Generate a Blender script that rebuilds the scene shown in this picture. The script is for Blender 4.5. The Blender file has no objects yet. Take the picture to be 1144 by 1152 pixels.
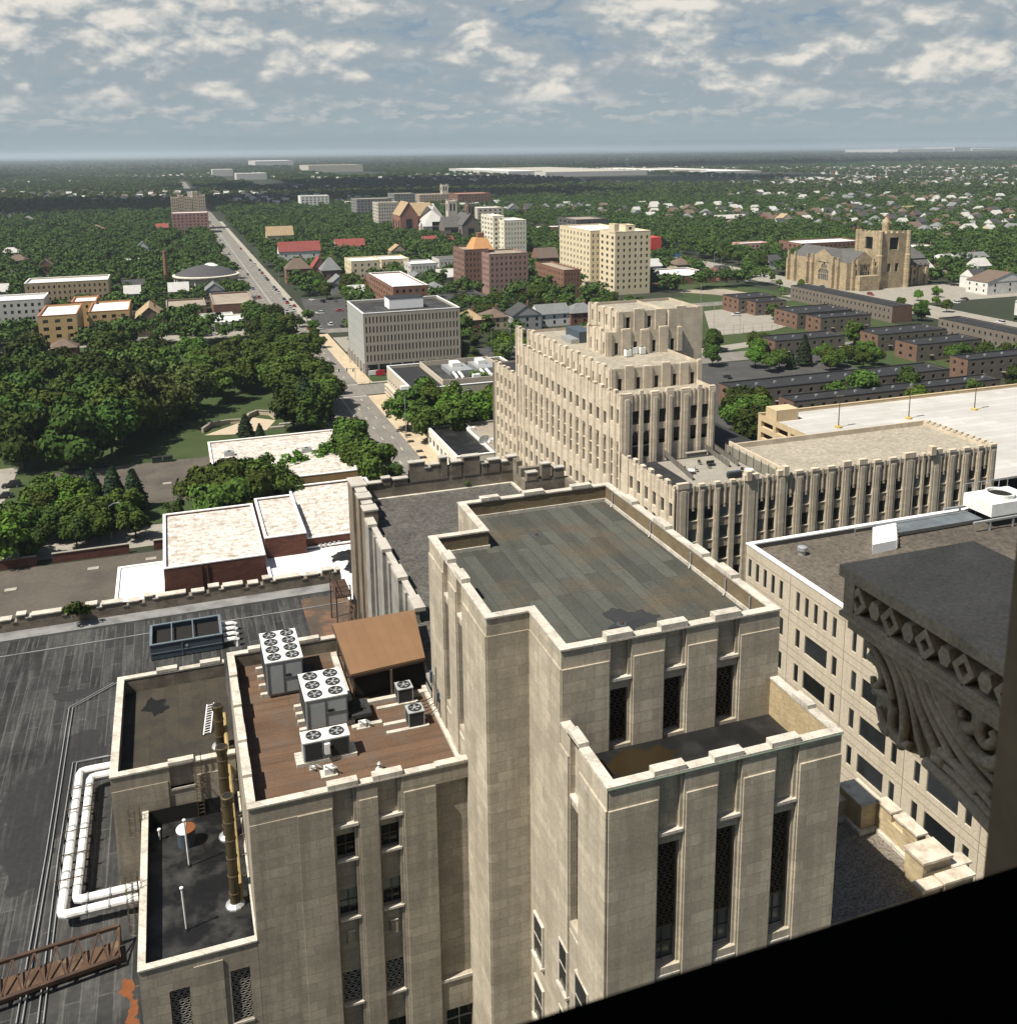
import bpy, math, random
import numpy as np
from math import sin, cos, radians, pi
rnd = random.Random(7)
S = bpy.context.scene
COL = S.collection

# ------------------------------------------------------------------ camera, sky, sun, exposure
H = 85.0
FPX, CX, CY, YAW, PIT, ROL = 1097.85, 572.0, 396.16, 0.33306797, -0.20463313, -0.01173331
def _axes():
    cy, sy = cos(YAW), sin(YAW)
    f = np.array([sy*cos(PIT), cy*cos(PIT), sin(PIT)]); r = np.array([cy, -sy, 0.]); u = np.cross(r, f)
    c, s = cos(ROL), sin(ROL)
    return c*r + s*u, -s*r + c*u, f
AR, AU, AF = _axes()
import mathutils
cd = bpy.data.cameras.new('camera'); cam = bpy.data.objects.new('camera', cd); COL.objects.link(cam)
cd.sensor_fit = 'HORIZONTAL'; cd.sensor_width = 36; cd.lens = FPX/1144*36
cd.shift_x = 0; cd.shift_y = -(576-CY)/1144
cd.clip_start = .05; cd.clip_end = 120000
cd.dof.use_dof = True; cd.dof.focus_distance = 75; cd.dof.aperture_fstop = 9.0
m = mathutils.Matrix(((AR[0], AU[0], -AF[0]), (AR[1], AU[1], -AF[1]), (AR[2], AU[2], -AF[2]))).to_4x4()
m.translation = (0, 0, H); cam.matrix_world = m
S.camera = cam

SUN_AZ, SUN_EL = radians(14), radians(57.5)           # shadows run towards +X, a little +Y
sd = np.array([-cos(SUN_AZ)*cos(SUN_EL), -sin(SUN_AZ)*cos(SUN_EL), sin(SUN_EL)])
sl = bpy.data.lights.new('sun', 'SUN'); sl.energy = 4.8; sl.angle = radians(.53); sl.color = (1, .94, .84)
so = bpy.data.objects.new('sun', sl); COL.objects.link(so)
so.rotation_euler = mathutils.Vector(sd).to_track_quat('Z', 'Y').to_euler()
SKY_STRENGTH = .05
S.view_settings.view_transform = 'Standard'; S.view_settings.look = 'None'
S.view_settings.gamma = 1; S.view_settings.exposure = .85; S.view_settings.use_curve_mapping = False
S.cycles.max_bounces = 5; S.cycles.diffuse_bounces = 3; S.cycles.glossy_bounces = 2
S.cycles.transmission_bounces = 2; S.cycles.volume_bounces = 0; S.cycles.caustics_reflective = False

w = bpy.data.worlds.new('World'); S.world = w; w.use_nodes = True
def build_world():
    nt = w.node_tree; N = nt.nodes; L = nt.links
    N.clear()
    out = N.new('ShaderNodeOutputWorld'); bg = N.new('ShaderNodeBackground'); bg.inputs['Strength'].default_value = SKY_STRENGTH
    L.new(bg.outputs[0], out.inputs[0])
    sky = N.new('ShaderNodeTexSky'); sky.sky_type = 'NISHITA'; sky.sun_disc = False
    sky.sun_elevation = SUN_EL; sky.sun_rotation = math.atan2(sd[0], sd[1]); sky.altitude = 150
    sky.air_density = 1.0; sky.dust_density = 1.6; sky.ozone_density = 1.5
    tc = N.new('ShaderNodeTexCoord'); sep = N.new('ShaderNodeSeparateXYZ'); L.new(tc.outputs['Generated'], sep.inputs[0])
    def M(op, a, b=None, c=None, clamp=False):
        n = N.new('ShaderNodeMath'); n.operation = op; n.use_clamp = clamp
        for i, v in enumerate((a, b, c)):
            if v is None: continue
            if hasattr(v, 'is_linked') or hasattr(v, 'links'): L.new(v, n.inputs[i])
            else: n.inputs[i].default_value = v
        return n.outputs[0]
    az = M('ARCTAN2', sep.outputs[0], sep.outputs[1]); el = M('ARCSINE', sep.outputs[2])
    def layer(ax, ex, dz, det, off):
        cb = N.new('ShaderNodeCombineXYZ')
        L.new(M('MULTIPLY_ADD', az, ax, off), cb.inputs[0]); L.new(M('MULTIPLY_ADD', el, ex, dz*ex), cb.inputs[1]); cb.inputs[2].default_value = off
        n = N.new('ShaderNodeTexNoise'); n.noise_dimensions = '3D'; n.inputs['Scale'].default_value = 1
        n.inputs['Detail'].default_value = det; n.inputs['Roughness'].default_value = .56; n.inputs['Distortion'].default_value = .25
        L.new(cb.outputs[0], n.inputs['Vector']); return n.outputs['Fac']
    def ss(v, a, b):
        n = N.new('ShaderNodeMapRange'); n.interpolation_type = 'SMOOTHSTEP'; L.new(v, n.inputs[0])
        n.inputs[1].default_value = a; n.inputs[2].default_value = b; return n.outputs[0]
    def rgb(c):
        n = N.new('ShaderNodeRGB'); n.outputs[0].default_value = (*c, 1); return n.outputs[0]
    def mix(f, a, b):
        n = N.new('ShaderNodeMix'); n.data_type = 'RGBA'
        if isinstance(f, float): n.inputs[0].default_value = f
        else: L.new(f, n.inputs[0])
        L.new(a, n.inputs[6]); L.new(b, n.inputs[7]); return n.outputs[2]
    def vor(ax, ex, dz, off, dx=0.):
        cb = N.new('ShaderNodeCombineXYZ')
        L.new(M('MULTIPLY_ADD', az, ax, off+dx*ax), cb.inputs[0]); L.new(M('MULTIPLY_ADD', el, ex, dz*ex), cb.inputs[1]); cb.inputs[2].default_value = off
        ns = N.new('ShaderNodeTexNoise'); ns.noise_dimensions = '2D'; ns.inputs['Scale'].default_value = 1.3; ns.inputs['Detail'].default_value = 3; L.new(cb.outputs[0], ns.inputs['Vector'])
        mx = N.new('ShaderNodeVectorMath'); mx.operation = 'MULTIPLY_ADD'; L.new(ns.outputs['Color'], mx.inputs[0]); mx.inputs[1].default_value = (.9, .9, .9); L.new(cb.outputs[0], mx.inputs[2])
        v = N.new('ShaderNodeTexVoronoi'); v.voronoi_dimensions = '2D'; v.feature = 'F1'; v.inputs['Scale'].default_value = 1; v.inputs['Detail'].default_value = 2; v.inputs['Roughness'].default_value = .5
        L.new(mx.outputs[0], v.inputs['Vector']); return M('SUBTRACT', 1, v.outputs['Distance'])
    def field(ax, ex, dz, off, dx=0.):
        f = layer(ax, ex, dz, 3, off+dx*ax) if False else None
        cb = N.new('ShaderNodeCombineXYZ'); L.new(M('MULTIPLY_ADD', az, ax, off+dx*ax), cb.inputs[0]); L.new(M('MULTIPLY_ADD', el, ex, dz*ex), cb.inputs[1]); cb.inputs[2].default_value = off
        n = N.new('ShaderNodeTexNoise'); n.noise_dimensions = '2D'; n.inputs['Scale'].default_value = 1; n.inputs['Detail'].default_value = 6; n.inputs['Roughness'].default_value = .58; L.new(cb.outputs[0], n.inputs['Vector'])
        return M('ADD', M('MULTIPLY', n.outputs['Fac'], .68), M('MULTIPLY', vor(ax*1.7, ex*1.7, dz, off+2.3, dx), .40))
    big = layer(4.5, 12, 0, 3, 6.2)
    h1 = field(6, 12, 0, 3.1); h1o = field(6, 12, .014, 3.1, -.006)
    h3 = field(24, 40, 0, 7.7); h3o = field(24, 40, .0055, 7.7, -.003)
    dens = M('ADD', M('ADD', h1, M('MULTIPLY', h3, .14)), M('MULTIPLY', big, .5))
    cover = ss(dens, .57, .68)
    k1 = field(20, 56, 0, 5.3); k1o = field(20, 56, .005, 5.3, -.005)
    cov2 = ss(M('ADD', k1, M('MULTIPLY', big, .45)), .54, .72)
    relief = M('ADD', M('MULTIPLY', M('SUBTRACT', h1, h1o), 3.2), M('MULTIPLY', M('SUBTRACT', h3, h3o), 1.35))
    lit = M('MULTIPLY', M('ADD', relief, .42, None, True), ss(dens, .66, .90))
    lit2 = M('MULTIPLY_ADD', M('SUBTRACT', k1, k1o), 3.4, .30, True)
    G_ = 7.0
    white = rgb((1.28*G_, 1.22*G_, 1.11*G_)); hz = rgb((.54*G_, .655*G_, .72*G_)); grey = rgb((.54*G_, .635*G_, .70*G_))
    blue = rgb((.39*G_, .535*G_, .68*G_))
    c1 = mix(lit, grey, white); c2 = mix(M('MULTIPLY', lit2, .5), rgb((.51*G_, .62*G_, .69*G_)), white)
    hi = ss(el, .032, .062); lo = M('MULTIPLY', ss(el, .010, .045), M('SUBTRACT', 1, M('MULTIPLY', hi, .6)))
    base = mix(ss(el, .03, .13), hz, blue)
    s1 = mix(M('MULTIPLY', M('MULTIPLY', cov2, lo), .85), base, c2)
    far_up = M('SUBTRACT', 1, M('MULTIPLY', ss(el, .16, .4), .92))
    s1b = mix(ss(el, .14, .32), s1, sky.outputs[0])
    s2 = mix(M('MULTIPLY', M('MULTIPLY', cover, hi), far_up), s1b, c1)
    L.new(s2, bg.inputs['Color'])
build_world()
w.cycles.sampling_method = 'MANUAL'; w.cycles.sample_map_resolution = 512

# ------------------------------------------------------------------ measuring helpers (the calibrated photograph gives real positions)
def ray(x, y): return AR*(x-CX)/FPX - AU*(y-CY)/FPX + AF
def G(x, y, z=0.):
    d = ray(x, y); t = (z-H)/d[2]; return float(d[0]*t), float(d[1]*t)
def atY(x, y, Y):
    d = ray(x, y); t = Y/d[1]; return float(d[0]*t), float(H+d[2]*t)
def atX(x, y, X):
    d = ray(x, y); t = X/d[0]; return float(d[1]*t), float(H+d[2]*t)

# ------------------------------------------------------------------ materials
MATS = {}
def mat(name, c1, c2=None, rough=.85, scale=.5, stain=None, stain_scale=.15, stain_amt=.5, brick=None, streak=0, metal=0, bump=0, spec=.3, rand=0, fine=0, map_='wall', detail=5, fa=.3, smear=None):
    """c1-c2 noise mottling, optional masonry/sheet pattern brick=(len,row,mortar,colour,tone,offset), stains, vertical streaks"""
    if name in MATS: return MATS[name]
    m = bpy.data.materials.new(name); m.use_nodes = True; MATS[name] = m
    nt = m.node_tree; N = nt.nodes; L = nt.links; b = N['Principled BSDF']
    b.inputs['Roughness'].default_value = rough; b.inputs['Metallic'].default_value = metal; b.inputs['Specular IOR Level'].default_value = spec
    geo = N.new('ShaderNodeNewGeometry'); sep = N.new('ShaderNodeSeparateXYZ'); L.new(geo.outputs['Position'], sep.inputs[0])
    def noise(sc, det=4, vec=None, r=.6):
        n = N.new('ShaderNodeTexNoise'); n.inputs['Scale'].default_value = sc; n.inputs['Detail'].default_value = det; n.inputs['Roughness'].default_value = r
        L.new(vec or geo.outputs['Position'], n.inputs['Vector']); return n.outputs['Fac']
    def ramp(f, a, bb):
        n = N.new('ShaderNodeMapRange'); L.new(f, n.inputs[0]); n.inputs[1].default_value = a; n.inputs[2].default_value = bb; return n.outputs[0]
    def mix(f, a, bb, mode='MIX'):
        n = N.new('ShaderNodeMix'); n.data_type = 'RGBA'; n.blend_type = mode
        for v, i in ((f, 0), (a, 6), (bb, 7)):
            if isinstance(v, (int, float)): n.inputs[i].default_value = v
            elif isinstance(v, tuple): n.inputs[i].default_value = (*v, 1)
            else: L.new(v, n.inputs[i])
        return n.outputs[2]
    c2 = c2 or tuple(v*.75 for v in c1)
    col = mix(ramp(noise(scale, detail), .3, .7), c1, c2)
    bumpsrc = None
    if brick:
        ln, row, mo, mc, tone, off = brick
        cb = N.new('ShaderNodeCombineXYZ')
        if map_ == 'wall':
            ad = N.new('ShaderNodeMath'); ad.operation = 'ADD'; L.new(sep.outputs[0], ad.inputs[0]); L.new(sep.outputs[1], ad.inputs[1])
            L.new(ad.outputs[0], cb.inputs[0]); L.new(sep.outputs[2], cb.inputs[1])
        elif map_ == 'roofY': L.new(sep.outputs[1], cb.inputs[0]); L.new(sep.outputs[0], cb.inputs[1])
        else: L.new(sep.outputs[0], cb.inputs[0]); L.new(sep.outputs[1], cb.inputs[1])
        br = N.new('ShaderNodeTexBrick'); br.offset = off; br.offset_frequency = 2; br.squash = 1
        br.inputs['Scale'].default_value = 1; br.inputs['Brick Width'].default_value = ln; br.inputs['Row Height'].default_value = row
        br.inputs['Mortar Size'].default_value = mo; br.inputs['Mortar Smooth'].default_value = .3; br.inputs['Bias'].default_value = 0
        br.inputs['Color1'].default_value = (1-tone, 1-tone, 1-tone, 1); br.inputs['Color2'].default_value = (1+tone*.5, 1+tone*.5, 1+tone*.45, 1)
        br.inputs['Mortar'].default_value = (1, 1, 1, 1)
        L.new(cb.outputs[0], br.inputs['Vector'])
        col = mix(1., col, br.outputs['Color'], 'MULTIPLY')
        mf = N.new('ShaderNodeMath'); mf.operation = 'MULTIPLY'; L.new(br.outputs['Fac'], mf.inputs[0]); mf.inputs[1].default_value = .8
        col = mix(mf.outputs[0], col, mc)
    if stain:
        st = ramp(noise(stain_scale, 7, r=.65), .48, .68)
        mu = N.new('ShaderNodeMath'); mu.operation = 'MULTIPLY'; L.new(st, mu.inputs[0]); mu.inputs[1].default_value = stain_amt
        col = mix(mu.outputs[0], col, stain)
    if smear:
        mp = N.new('ShaderNodeMapping'); mp.inputs['Scale'].default_value = (smear[2], smear[3], 1); L.new(geo.outputs['Position'], mp.inputs[0])
        st = ramp(noise(1, 6, mp.outputs[0], .7), .5, .72)
        mu = N.new('ShaderNodeMath'); mu.operation = 'MULTIPLY'; L.new(st, mu.inputs[0]); mu.inputs[1].default_value = smear[1]
        col = mix(mu.outputs[0], col, smear[0])
    if streak:
        mp = N.new('ShaderNodeMapping'); mp.inputs['Scale'].default_value = (1.6, 1.6, .09); L.new(geo.outputs['Position'], mp.inputs[0])
        st = ramp(noise(1, 5, mp.outputs[0]), .45, .75)
        mu = N.new('ShaderNodeMath'); mu.operation = 'MULTIPLY'; L.new(st, mu.inputs[0]); mu.inputs[1].default_value = streak
        col = mix(mu.outputs[0], col, tuple(v*.45 for v in c1))
    if fine:
        f = ramp(noise(fine, 2), .25, .75)
        n = N.new('ShaderNodeMath'); n.operation = 'MULTIPLY_ADD'; L.new(f, n.inputs[0]); n.inputs[1].default_value = fa; n.inputs[2].default_value = 1-fa*.55
        cbb = N.new('ShaderNodeCombineXYZ'); [L.new(n.outputs[0], cbb.inputs[i]) for i in range(3)]
        col = mix(1., col, cbb.outputs[0], 'MULTIPLY')
    if rand:
        oi = N.new('ShaderNodeObjectInfo'); n = N.new('ShaderNodeMath'); n.operation = 'MULTIPLY_ADD'
        L.new(oi.outputs['Random'], n.inputs[0]); n.inputs[1].default_value = rand*2; n.inputs[2].default_value = 1-rand
        cbb = N.new('ShaderNodeCombineXYZ'); [L.new(n.outputs[0], cbb.inputs[i]) for i in range(3)]
        col = mix(1., col, cbb.outputs[0], 'MULTIPLY')
    L.new(col, b.inputs['Base Color'])
    if bump:
        bn = N.new('ShaderNodeBump'); bn.inputs['Strength'].default_value = bump; bn.inputs['Distance'].default_value = .03
        L.new(noise(fine or 12, 4), bn.inputs['Height']); L.new(bn.outputs[0], b.inputs['Normal'])
    return m

STONE = mat('limestone', (.415, .368, .288), (.345, .305, .235), scale=.35, brick=(1.3, .64, .016, (.20, .172, .132), .18, .37), stain=(.26, .225, .17), stain_scale=.35, stain_amt=.6, streak=.55, fine=6, fa=.28)
LSTONE = mat('darker_limestone', (.335, .297, .235), (.275, .243, .19), scale=.35, brick=(1.3, .64, .016, (.145, .125, .098), .18, .37), stain=(.20, .175, .135), stain_scale=.3, stain_amt=.65, streak=.65, fine=6, fa=.28)  # same limestone pattern in darker tones, for the left blocks
COPE = mat('coping_stone', (.50, .465, .40), (.40, .37, .31), scale=1.2, brick=(1.3, 50, .025, (.2, .18, .145), .12, 0), stain=(.22, .2, .17), stain_scale=1.1, stain_amt=.6, fine=8, fa=.4)
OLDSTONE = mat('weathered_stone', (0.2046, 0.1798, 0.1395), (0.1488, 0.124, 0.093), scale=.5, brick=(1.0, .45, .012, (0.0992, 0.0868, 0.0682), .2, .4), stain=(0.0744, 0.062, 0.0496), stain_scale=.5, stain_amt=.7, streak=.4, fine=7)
GREYSTONE = mat('grey_washed_stone', (0.3, 0.2888, 0.2625), (0.225, 0.2137, 0.195), scale=.5, brick=(1.2, .6, .01, (0.165, 0.15, 0.135), .12, .4), stain=(0.1425, 0.1312, 0.1125), stain_scale=.4, stain_amt=.5, streak=.45, fine=8)
YELLOWBRICK = mat('yellow_brick', (.42, .33, .19), (.34, .26, .14), scale=.8, brick=(.26, .085, .008, (.33, .28, .2), .22, .5), stain=(.24, .19, .12), stain_scale=.6, stain_amt=.6, fine=10)
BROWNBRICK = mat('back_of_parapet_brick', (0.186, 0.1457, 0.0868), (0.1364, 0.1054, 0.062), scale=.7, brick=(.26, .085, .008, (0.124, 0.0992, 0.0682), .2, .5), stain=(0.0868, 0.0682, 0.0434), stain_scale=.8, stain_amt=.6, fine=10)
KSTONE = mat('warm_limestone', (.56, .485, .375), (.47, .405, .31), scale=.3, brick=(1.4, .7, .012, (.33, .28, .21), .12, .4), stain=(.36, .305, .225), stain_scale=.25, stain_amt=.6, streak=.4, fine=4, fa=.2)
KSPAN = mat('spandrel_stone', (.36, .30, .22), (.30, .25, .18), scale=.6, streak=.3, fine=6)
GLASS = mat('window_glass', (.008, .009, .010), (.022, .025, .027), rough=.15, scale=.25, spec=.28, rand=.5)
GLASS2 = mat('blinded_glass', (.13, .15, .15), (.05, .06, .065), rough=.2, scale=.6, spec=.5, rand=.5)
BLACK = mat('black_void', (.012, .011, .01), rough=.9)
BRONZE = mat('bronze_grille', (.13, .10, .065), (.09, .07, .05), rough=.5, metal=.3, scale=3)
IRON = mat('grille_iron', (.30, .28, .25), (.2, .19, .17), rough=.6, scale=3)
WHITE = mat('white_paint', (.78, .78, .76), (.70, .70, .68), scale=1.5, rough=.6)
WHITEROOF = mat('white_membrane', (.54, .525, .49), (.46, .44, .40), scale=.5, stain=(.19, .12, .065), stain_scale=.75, stain_amt=.8, brick=(3.2, 1.9, .06, (.36, .30, .23), .12, .5), map_='roofX', fine=1.6, fa=.45, smear=((.23, .165, .105), .75, .25, 1.9))
WHITEROOF2 = mat('clean_white_membrane', (.62, .615, .60), (.54, .53, .51), scale=.3, fine=2, stain=(.40, .37, .33), stain_scale=.3, stain_amt=.4)
DECKROOF = mat('parking_deck_top', (.41, .40, .38), (.35, .34, .32), scale=.12, brick=(18, 2.7, .1, (.27, .26, .235), .12, .5), map_='roofX', stain=(.30, .285, .255), stain_scale=.1, stain_amt=.6)
TOWERROOF = mat('patched_roof_sheets', (.066, .069, .058), (.053, .056, .047), scale=.5, rough=.8, brick=(7.5, .92, .03, (.026, .024, .02), .32, .3), map_='roofY', stain=(.088, .064, .038), stain_scale=.22, stain_amt=.7, fine=5, fa=.4, smear=((.026, .023, .018), .5, 1.4, .1))
BROWNROOF = mat('brown_roof_sheets', (0.1162, 0.069, 0.04125), (0.09, 0.0525, 0.0315), scale=.5, brick=(9, .8, .025, (0.045, 0.027, 0.018), .2, .4), map_='roofX', stain=(0.0825, 0.07125, 0.06), stain_scale=.4, stain_amt=.6, fine=6, smear=((.04, .028, .018), .6, .12, 1.6))
DARKROOF = mat('dark_tar_roof', (.042, .042, .041), (.02, .02, .0205), scale=.2, rough=.75, brick=(6.5, .95, .05, (.075, .074, .07), .5, .45), map_='roofY', stain=(.008, .008, .009), stain_scale=.13, stain_amt=.9, fine=2.2, fa=.5, smear=((.10, .098, .09), .75, 2.6, .12))
DTARROOF = mat('brown_stained_roof', (0.0425, 0.036, 0.025), (0.025, 0.0225, 0.018), scale=.6, brick=(5, 1.05, .02, (0.015, 0.0135, 0.011), .2, .3), map_='roofY', stain=(0.055, 0.0425, 0.025), stain_scale=.5, stain_amt=.6, fine=5)
BLACKROOF = mat('black_tar_roof', (0.011, 0.011, 0.0115), (0.0065, 0.0065, 0.0065), rough=.5, scale=.5, stain=(0.03, 0.03, 0.029), stain_scale=.35, stain_amt=.8, fine=4)
ASPHROOF = mat('black_bitumen_roof', (0.0225, 0.023, 0.025), (0.0165, 0.017, 0.0185), scale=.3, brick=(12, 1.0, .03, (0.0125, 0.0125, 0.0135), .2, .4), map_='roofX', fine=2)
GRAVEL = mat('grey_gravel', (.082, .077, .068), (.06, .056, .05), scale=.4, fine=3.4, fa=1.1, bump=.5, stain=(.05, .047, .042), stain_scale=.3, stain_amt=.5)
TANGRAVEL = mat('tan_gravel', (.30, .27, .215), (.25, .225, .175), scale=.4, fine=1.3, fa=.6, bump=.4, stain=(.2, .175, .135), stain_scale=.25, stain_amt=.5)
BROWNGRAVEL = mat('brown_gravel', (.105, .090, .070), (.082, .070, .055), scale=.2, fine=2.6, fa=.9, bump=.4, stain=(.05, .042, .034), stain_scale=.09, stain_amt=.8)
PALE = mat('pale_concrete_panel', (.47, .415, .325), (.41, .36, .28), scale=.15, streak=.35, fine=4, stain=(.33, .29, .22), stain_scale=.2, stain_amt=.4)
BEIGE = mat('beige_precast', (0.3525, 0.315, 0.2587), (0.315, 0.2812, 0.2288), scale=.3, streak=.2, fine=5)
GREYPANEL = mat('grey_green_panel', (0.315, 0.3225, 0.3), (0.285, 0.2925, 0.27), scale=.1, brick=(200, 4.0, .25, (0.2475, 0.255, 0.24), .05, 0), streak=.15)
CONC = mat('concrete', (0.2604, 0.2418, 0.2046), (0.2108, 0.1922, 0.1612), scale=.3, stain=(0.155, 0.1426, 0.1178), stain_scale=.2, stain_amt=.5, fine=2)
ASPH = mat('road_asphalt', (0.1843, 0.1708, 0.1483), (0.1483, 0.1375, 0.1214), scale=.12, stain=(0.1079, 0.1007, 0.0899), stain_scale=.35, stain_amt=.6, fine=1.5, brick=(4.2, 3.3, .06, (0.0899, 0.0854, 0.07641), .12, 0), map_='roofY', smear=((.10, .094, .084), .6, 1.1, .05))
LOT = mat('worn_lot_asphalt', (0.08928, 0.07675, 0.0616), (0.06919, 0.05937, 0.04821), scale=.1, stain=(0.04241, 0.0366, 0.03036), stain_scale=.12, stain_amt=.7, fine=1.2)
DRIVE = mat('dark_asphalt', (0.0527, 0.05146, 0.0496), (0.0403, 0.03906, 0.0372), scale=.15, stain=(0.0806, 0.0775, 0.0713), stain_scale=.1, stain_amt=.5, fine=1.5)
WALK = mat('tan_sidewalk', (0.42, 0.3412, 0.2325), (0.375, 0.3, 0.2025), scale=.2, brick=(1.6, 1.6, .05, (0.27, 0.2175, 0.15), .1, 0), map_='roofY', fine=2)
PLAINWALK = mat('grey_sidewalk', (0.3, 0.2775, 0.2325), (0.255, 0.2325, 0.195), scale=.2, brick=(1.8, 1.8, .05, (0.1875, 0.1725, 0.15), .1, 0), map_='roofY')
GRASSM = mat('lawn', (0.03224, 0.0527, 0.0124), (0.0248, 0.04216, 0.00992), scale=.15, stain=(0.0527, 0.0558, 0.0217), stain_scale=.06, stain_amt=.6, fine=1.5, rough=.95)
LANDM = mat('land', (0.0225, 0.029, 0.013), (0.015, 0.021, 0.01), scale=.015, stain=(0.0375, 0.036, 0.025), stain_scale=.012, stain_amt=.5, fine=.11, rough=.95)
REDBRICK = mat('red_brick', (0.124, 0.0465, 0.031), (0.0961, 0.03596, 0.0248), scale=.3, brick=(1.2, .4, .05, (0.0744, 0.031, 0.02232), .25, .5), streak=.2, fine=3)
BRICK2 = mat('brown_red_brick', (0.2025, 0.1087, 0.07125), (0.1575, 0.0825, 0.05625), scale=.2, streak=.2, fine=2)
TOWNBRICK = mat('town_brick', (0.155, 0.093, 0.062), (0.124, 0.0744, 0.0527), scale=.3, fine=2, streak=.15)
TOWNGREY = mat('town_grey_brown', (0.1488, 0.1271, 0.1023), (0.124, 0.1054, 0.0868), scale=.3, fine=2, streak=.2)
PINK = mat('pink_brick', (0.27, 0.1762, 0.1462), (0.225, 0.1462, 0.12), scale=.2, fine=2, streak=.15)
CREAM = mat('cream_brick', (.60, .52, .36), (.53, .455, .31), scale=.2, fine=2, streak=.2)
YAPT = mat('ochre_brick', (.50, .35, .165), (.43, .30, .14), scale=.2, fine=2, streak=.15)
GREYAPT = mat('grey_painted_brick', (.50, .49, .45), (.43, .42, .39), scale=.2, fine=2, streak=.15)
CHURCHST = mat('church_sandstone', (.42, .335, .21), (.30, .235, .15), scale=.25, brick=(1.6, .8, .03, (.2, .16, .1), .25, .4), stain=(.17, .14, .1), stain_scale=.15, stain_amt=.7, streak=.35, fine=2)
SLATE = mat('slate', (0.093, 0.0899, 0.0868), (0.0682, 0.06634, 0.062), scale=.3, fine=2)
TERRA = mat('terracotta', (.44, .17, .09), (.36, .135, .07), scale=.3, fine=2)
REDROOF = mat('red_roof', (0.21, 0.0525, 0.042), (0.168, 0.042, 0.035), scale=.3, fine=2)
AMBERROOF = mat('amber_roof', (.44, .24, .10), (.36, .19, .08), scale=.3, fine=2)
TANROOF = mat('tan_flat_roof', (0.27, 0.2325, 0.18), (0.225, 0.195, 0.15), scale=.1, stain=(0.1875, 0.1575, 0.1275), stain_scale=.1, stain_amt=.6, fine=1)
CANOPYBROWN = mat('brown_metal_canopy', (0.1805, 0.1026, 0.05225), (0.152, 0.0855, 0.0437), rough=.6, scale=.4, brick=(50, .72, .012, (0.095, 0.0551, 0.0285), .05, 0), map_='roofY')
ACWHITE = mat('unit_white', (.70, .71, .68), (.62, .63, .6), rough=.5, scale=2, stain=(.4, .38, .33), stain_scale=1.2, stain_amt=.35)
ACGREY = mat('unit_grey', (.29, .31, .31), (.26, .28, .28), rough=.5, scale=1.5)
COIL = mat('coil_black', (.018, .018, .018), (.03, .03, .03), scale=8)
STEEL = mat('galvanised', (.42, .43, .43), (.33, .34, .34), rough=.45, metal=.5, scale=2)
STACK = mat('old_flue_metal', (0.095, 0.0725, 0.035), (0.05, 0.04, 0.0225), rough=.5, metal=.35, scale=1.2, streak=.4)
RUST = mat('rust', (.055, .03, .02), (.03, .019, .014), scale=1.4, stain=(.12, .075, .042), stain_scale=.6, stain_amt=.5)
ORUST = mat('orange_rust', (0.1562, 0.05208, 0.01519), (0.1128, 0.03906, 0.01302), scale=2)
DARKBLUE = mat('blue_grey_sheet', (.055, .075, .09), (.045, .06, .075), rough=.5, scale=.8)
PIPEW = mat('white_pipe_lagging', (.74, .74, .72), (.62, .61, .58), rough=.5, scale=1.5, stain=(.4, .37, .32), stain_scale=1.5, stain_amt=.4)
CORBEL = mat('carved_dark_stone', (.58, .51, .39), (.44, .385, .285), scale=5, fine=60, fa=.5, bump=.3, stain=(.25, .215, .16), stain_scale=2.2, stain_amt=.55, detail=8)
JAMBM = mat('brown_jamb_stone', (.46, .35, .22), (.32, .24, .15), scale=2, streak=.5, fine=20)
LEAF = {}
def leafmat(name, c1, c2, tr=.12):
    m = bpy.data.materials.new(name); m.use_nodes = True; nt = m.node_tree; N = nt.nodes; L = nt.links; b = N['Principled BSDF']
    b.inputs['Roughness'].default_value = .8; b.inputs['Specular IOR Level'].default_value = .08
    g = N.new('ShaderNodeNewGeometry'); n = N.new('ShaderNodeTexNoise'); n.inputs['Scale'].default_value = .35; n.inputs['Detail'].default_value = 3
    L.new(g.outputs['Position'], n.inputs['Vector'])
    mx = N.new('ShaderNodeMix'); mx.data_type = 'RGBA'; L.new(n.outputs['Fac'], mx.inputs[0]); mx.inputs[6].default_value = (*c1, 1); mx.inputs[7].default_value = (*c2, 1)
    oi = N.new('ShaderNodeObjectInfo'); hs = N.new('ShaderNodeHueSaturation')
    a = N.new('ShaderNodeMath'); a.operation = 'MULTIPLY_ADD'; L.new(oi.outputs['Random'], a.inputs[0]); a.inputs[1].default_value = .055; a.inputs[2].default_value = .48
    v = N.new('ShaderNodeMath'); v.operation = 'MULTIPLY_ADD'; L.new(oi.outputs['Random'], v.inputs[0]); v.inputs[1].default_value = .8; v.inputs[2].default_value = .62
    L.new(a.outputs[0], hs.inputs['Hue']); L.new(v.outputs[0], hs.inputs['Value']); L.new(mx.outputs[2], hs.inputs['Color'])
    rp = N.new('ShaderNodeMix'); rp.data_type = 'RGBA'; rp.blend_type = 'MULTIPLY'; rp.inputs[0].default_value = 1
    ri = N.new('ShaderNodeMath'); ri.operation = 'MULTIPLY_ADD'; L.new(g.outputs['Random Per Island'], ri.inputs[0]); ri.inputs[1].default_value = .7; ri.inputs[2].default_value = .65
    cb = N.new('ShaderNodeCombineXYZ'); [L.new(ri.outputs[0], cb.inputs[i]) for i in range(3)]
    L.new(hs.outputs[0], rp.inputs[6]); L.new(cb.outputs[0], rp.inputs[7]); L.new(rp.outputs[2], b.inputs['Base Color'])
    LEAF[name] = m; return m
leafmat('leaves', (.037, .056, .009), (.056, .08, .014))
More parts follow.
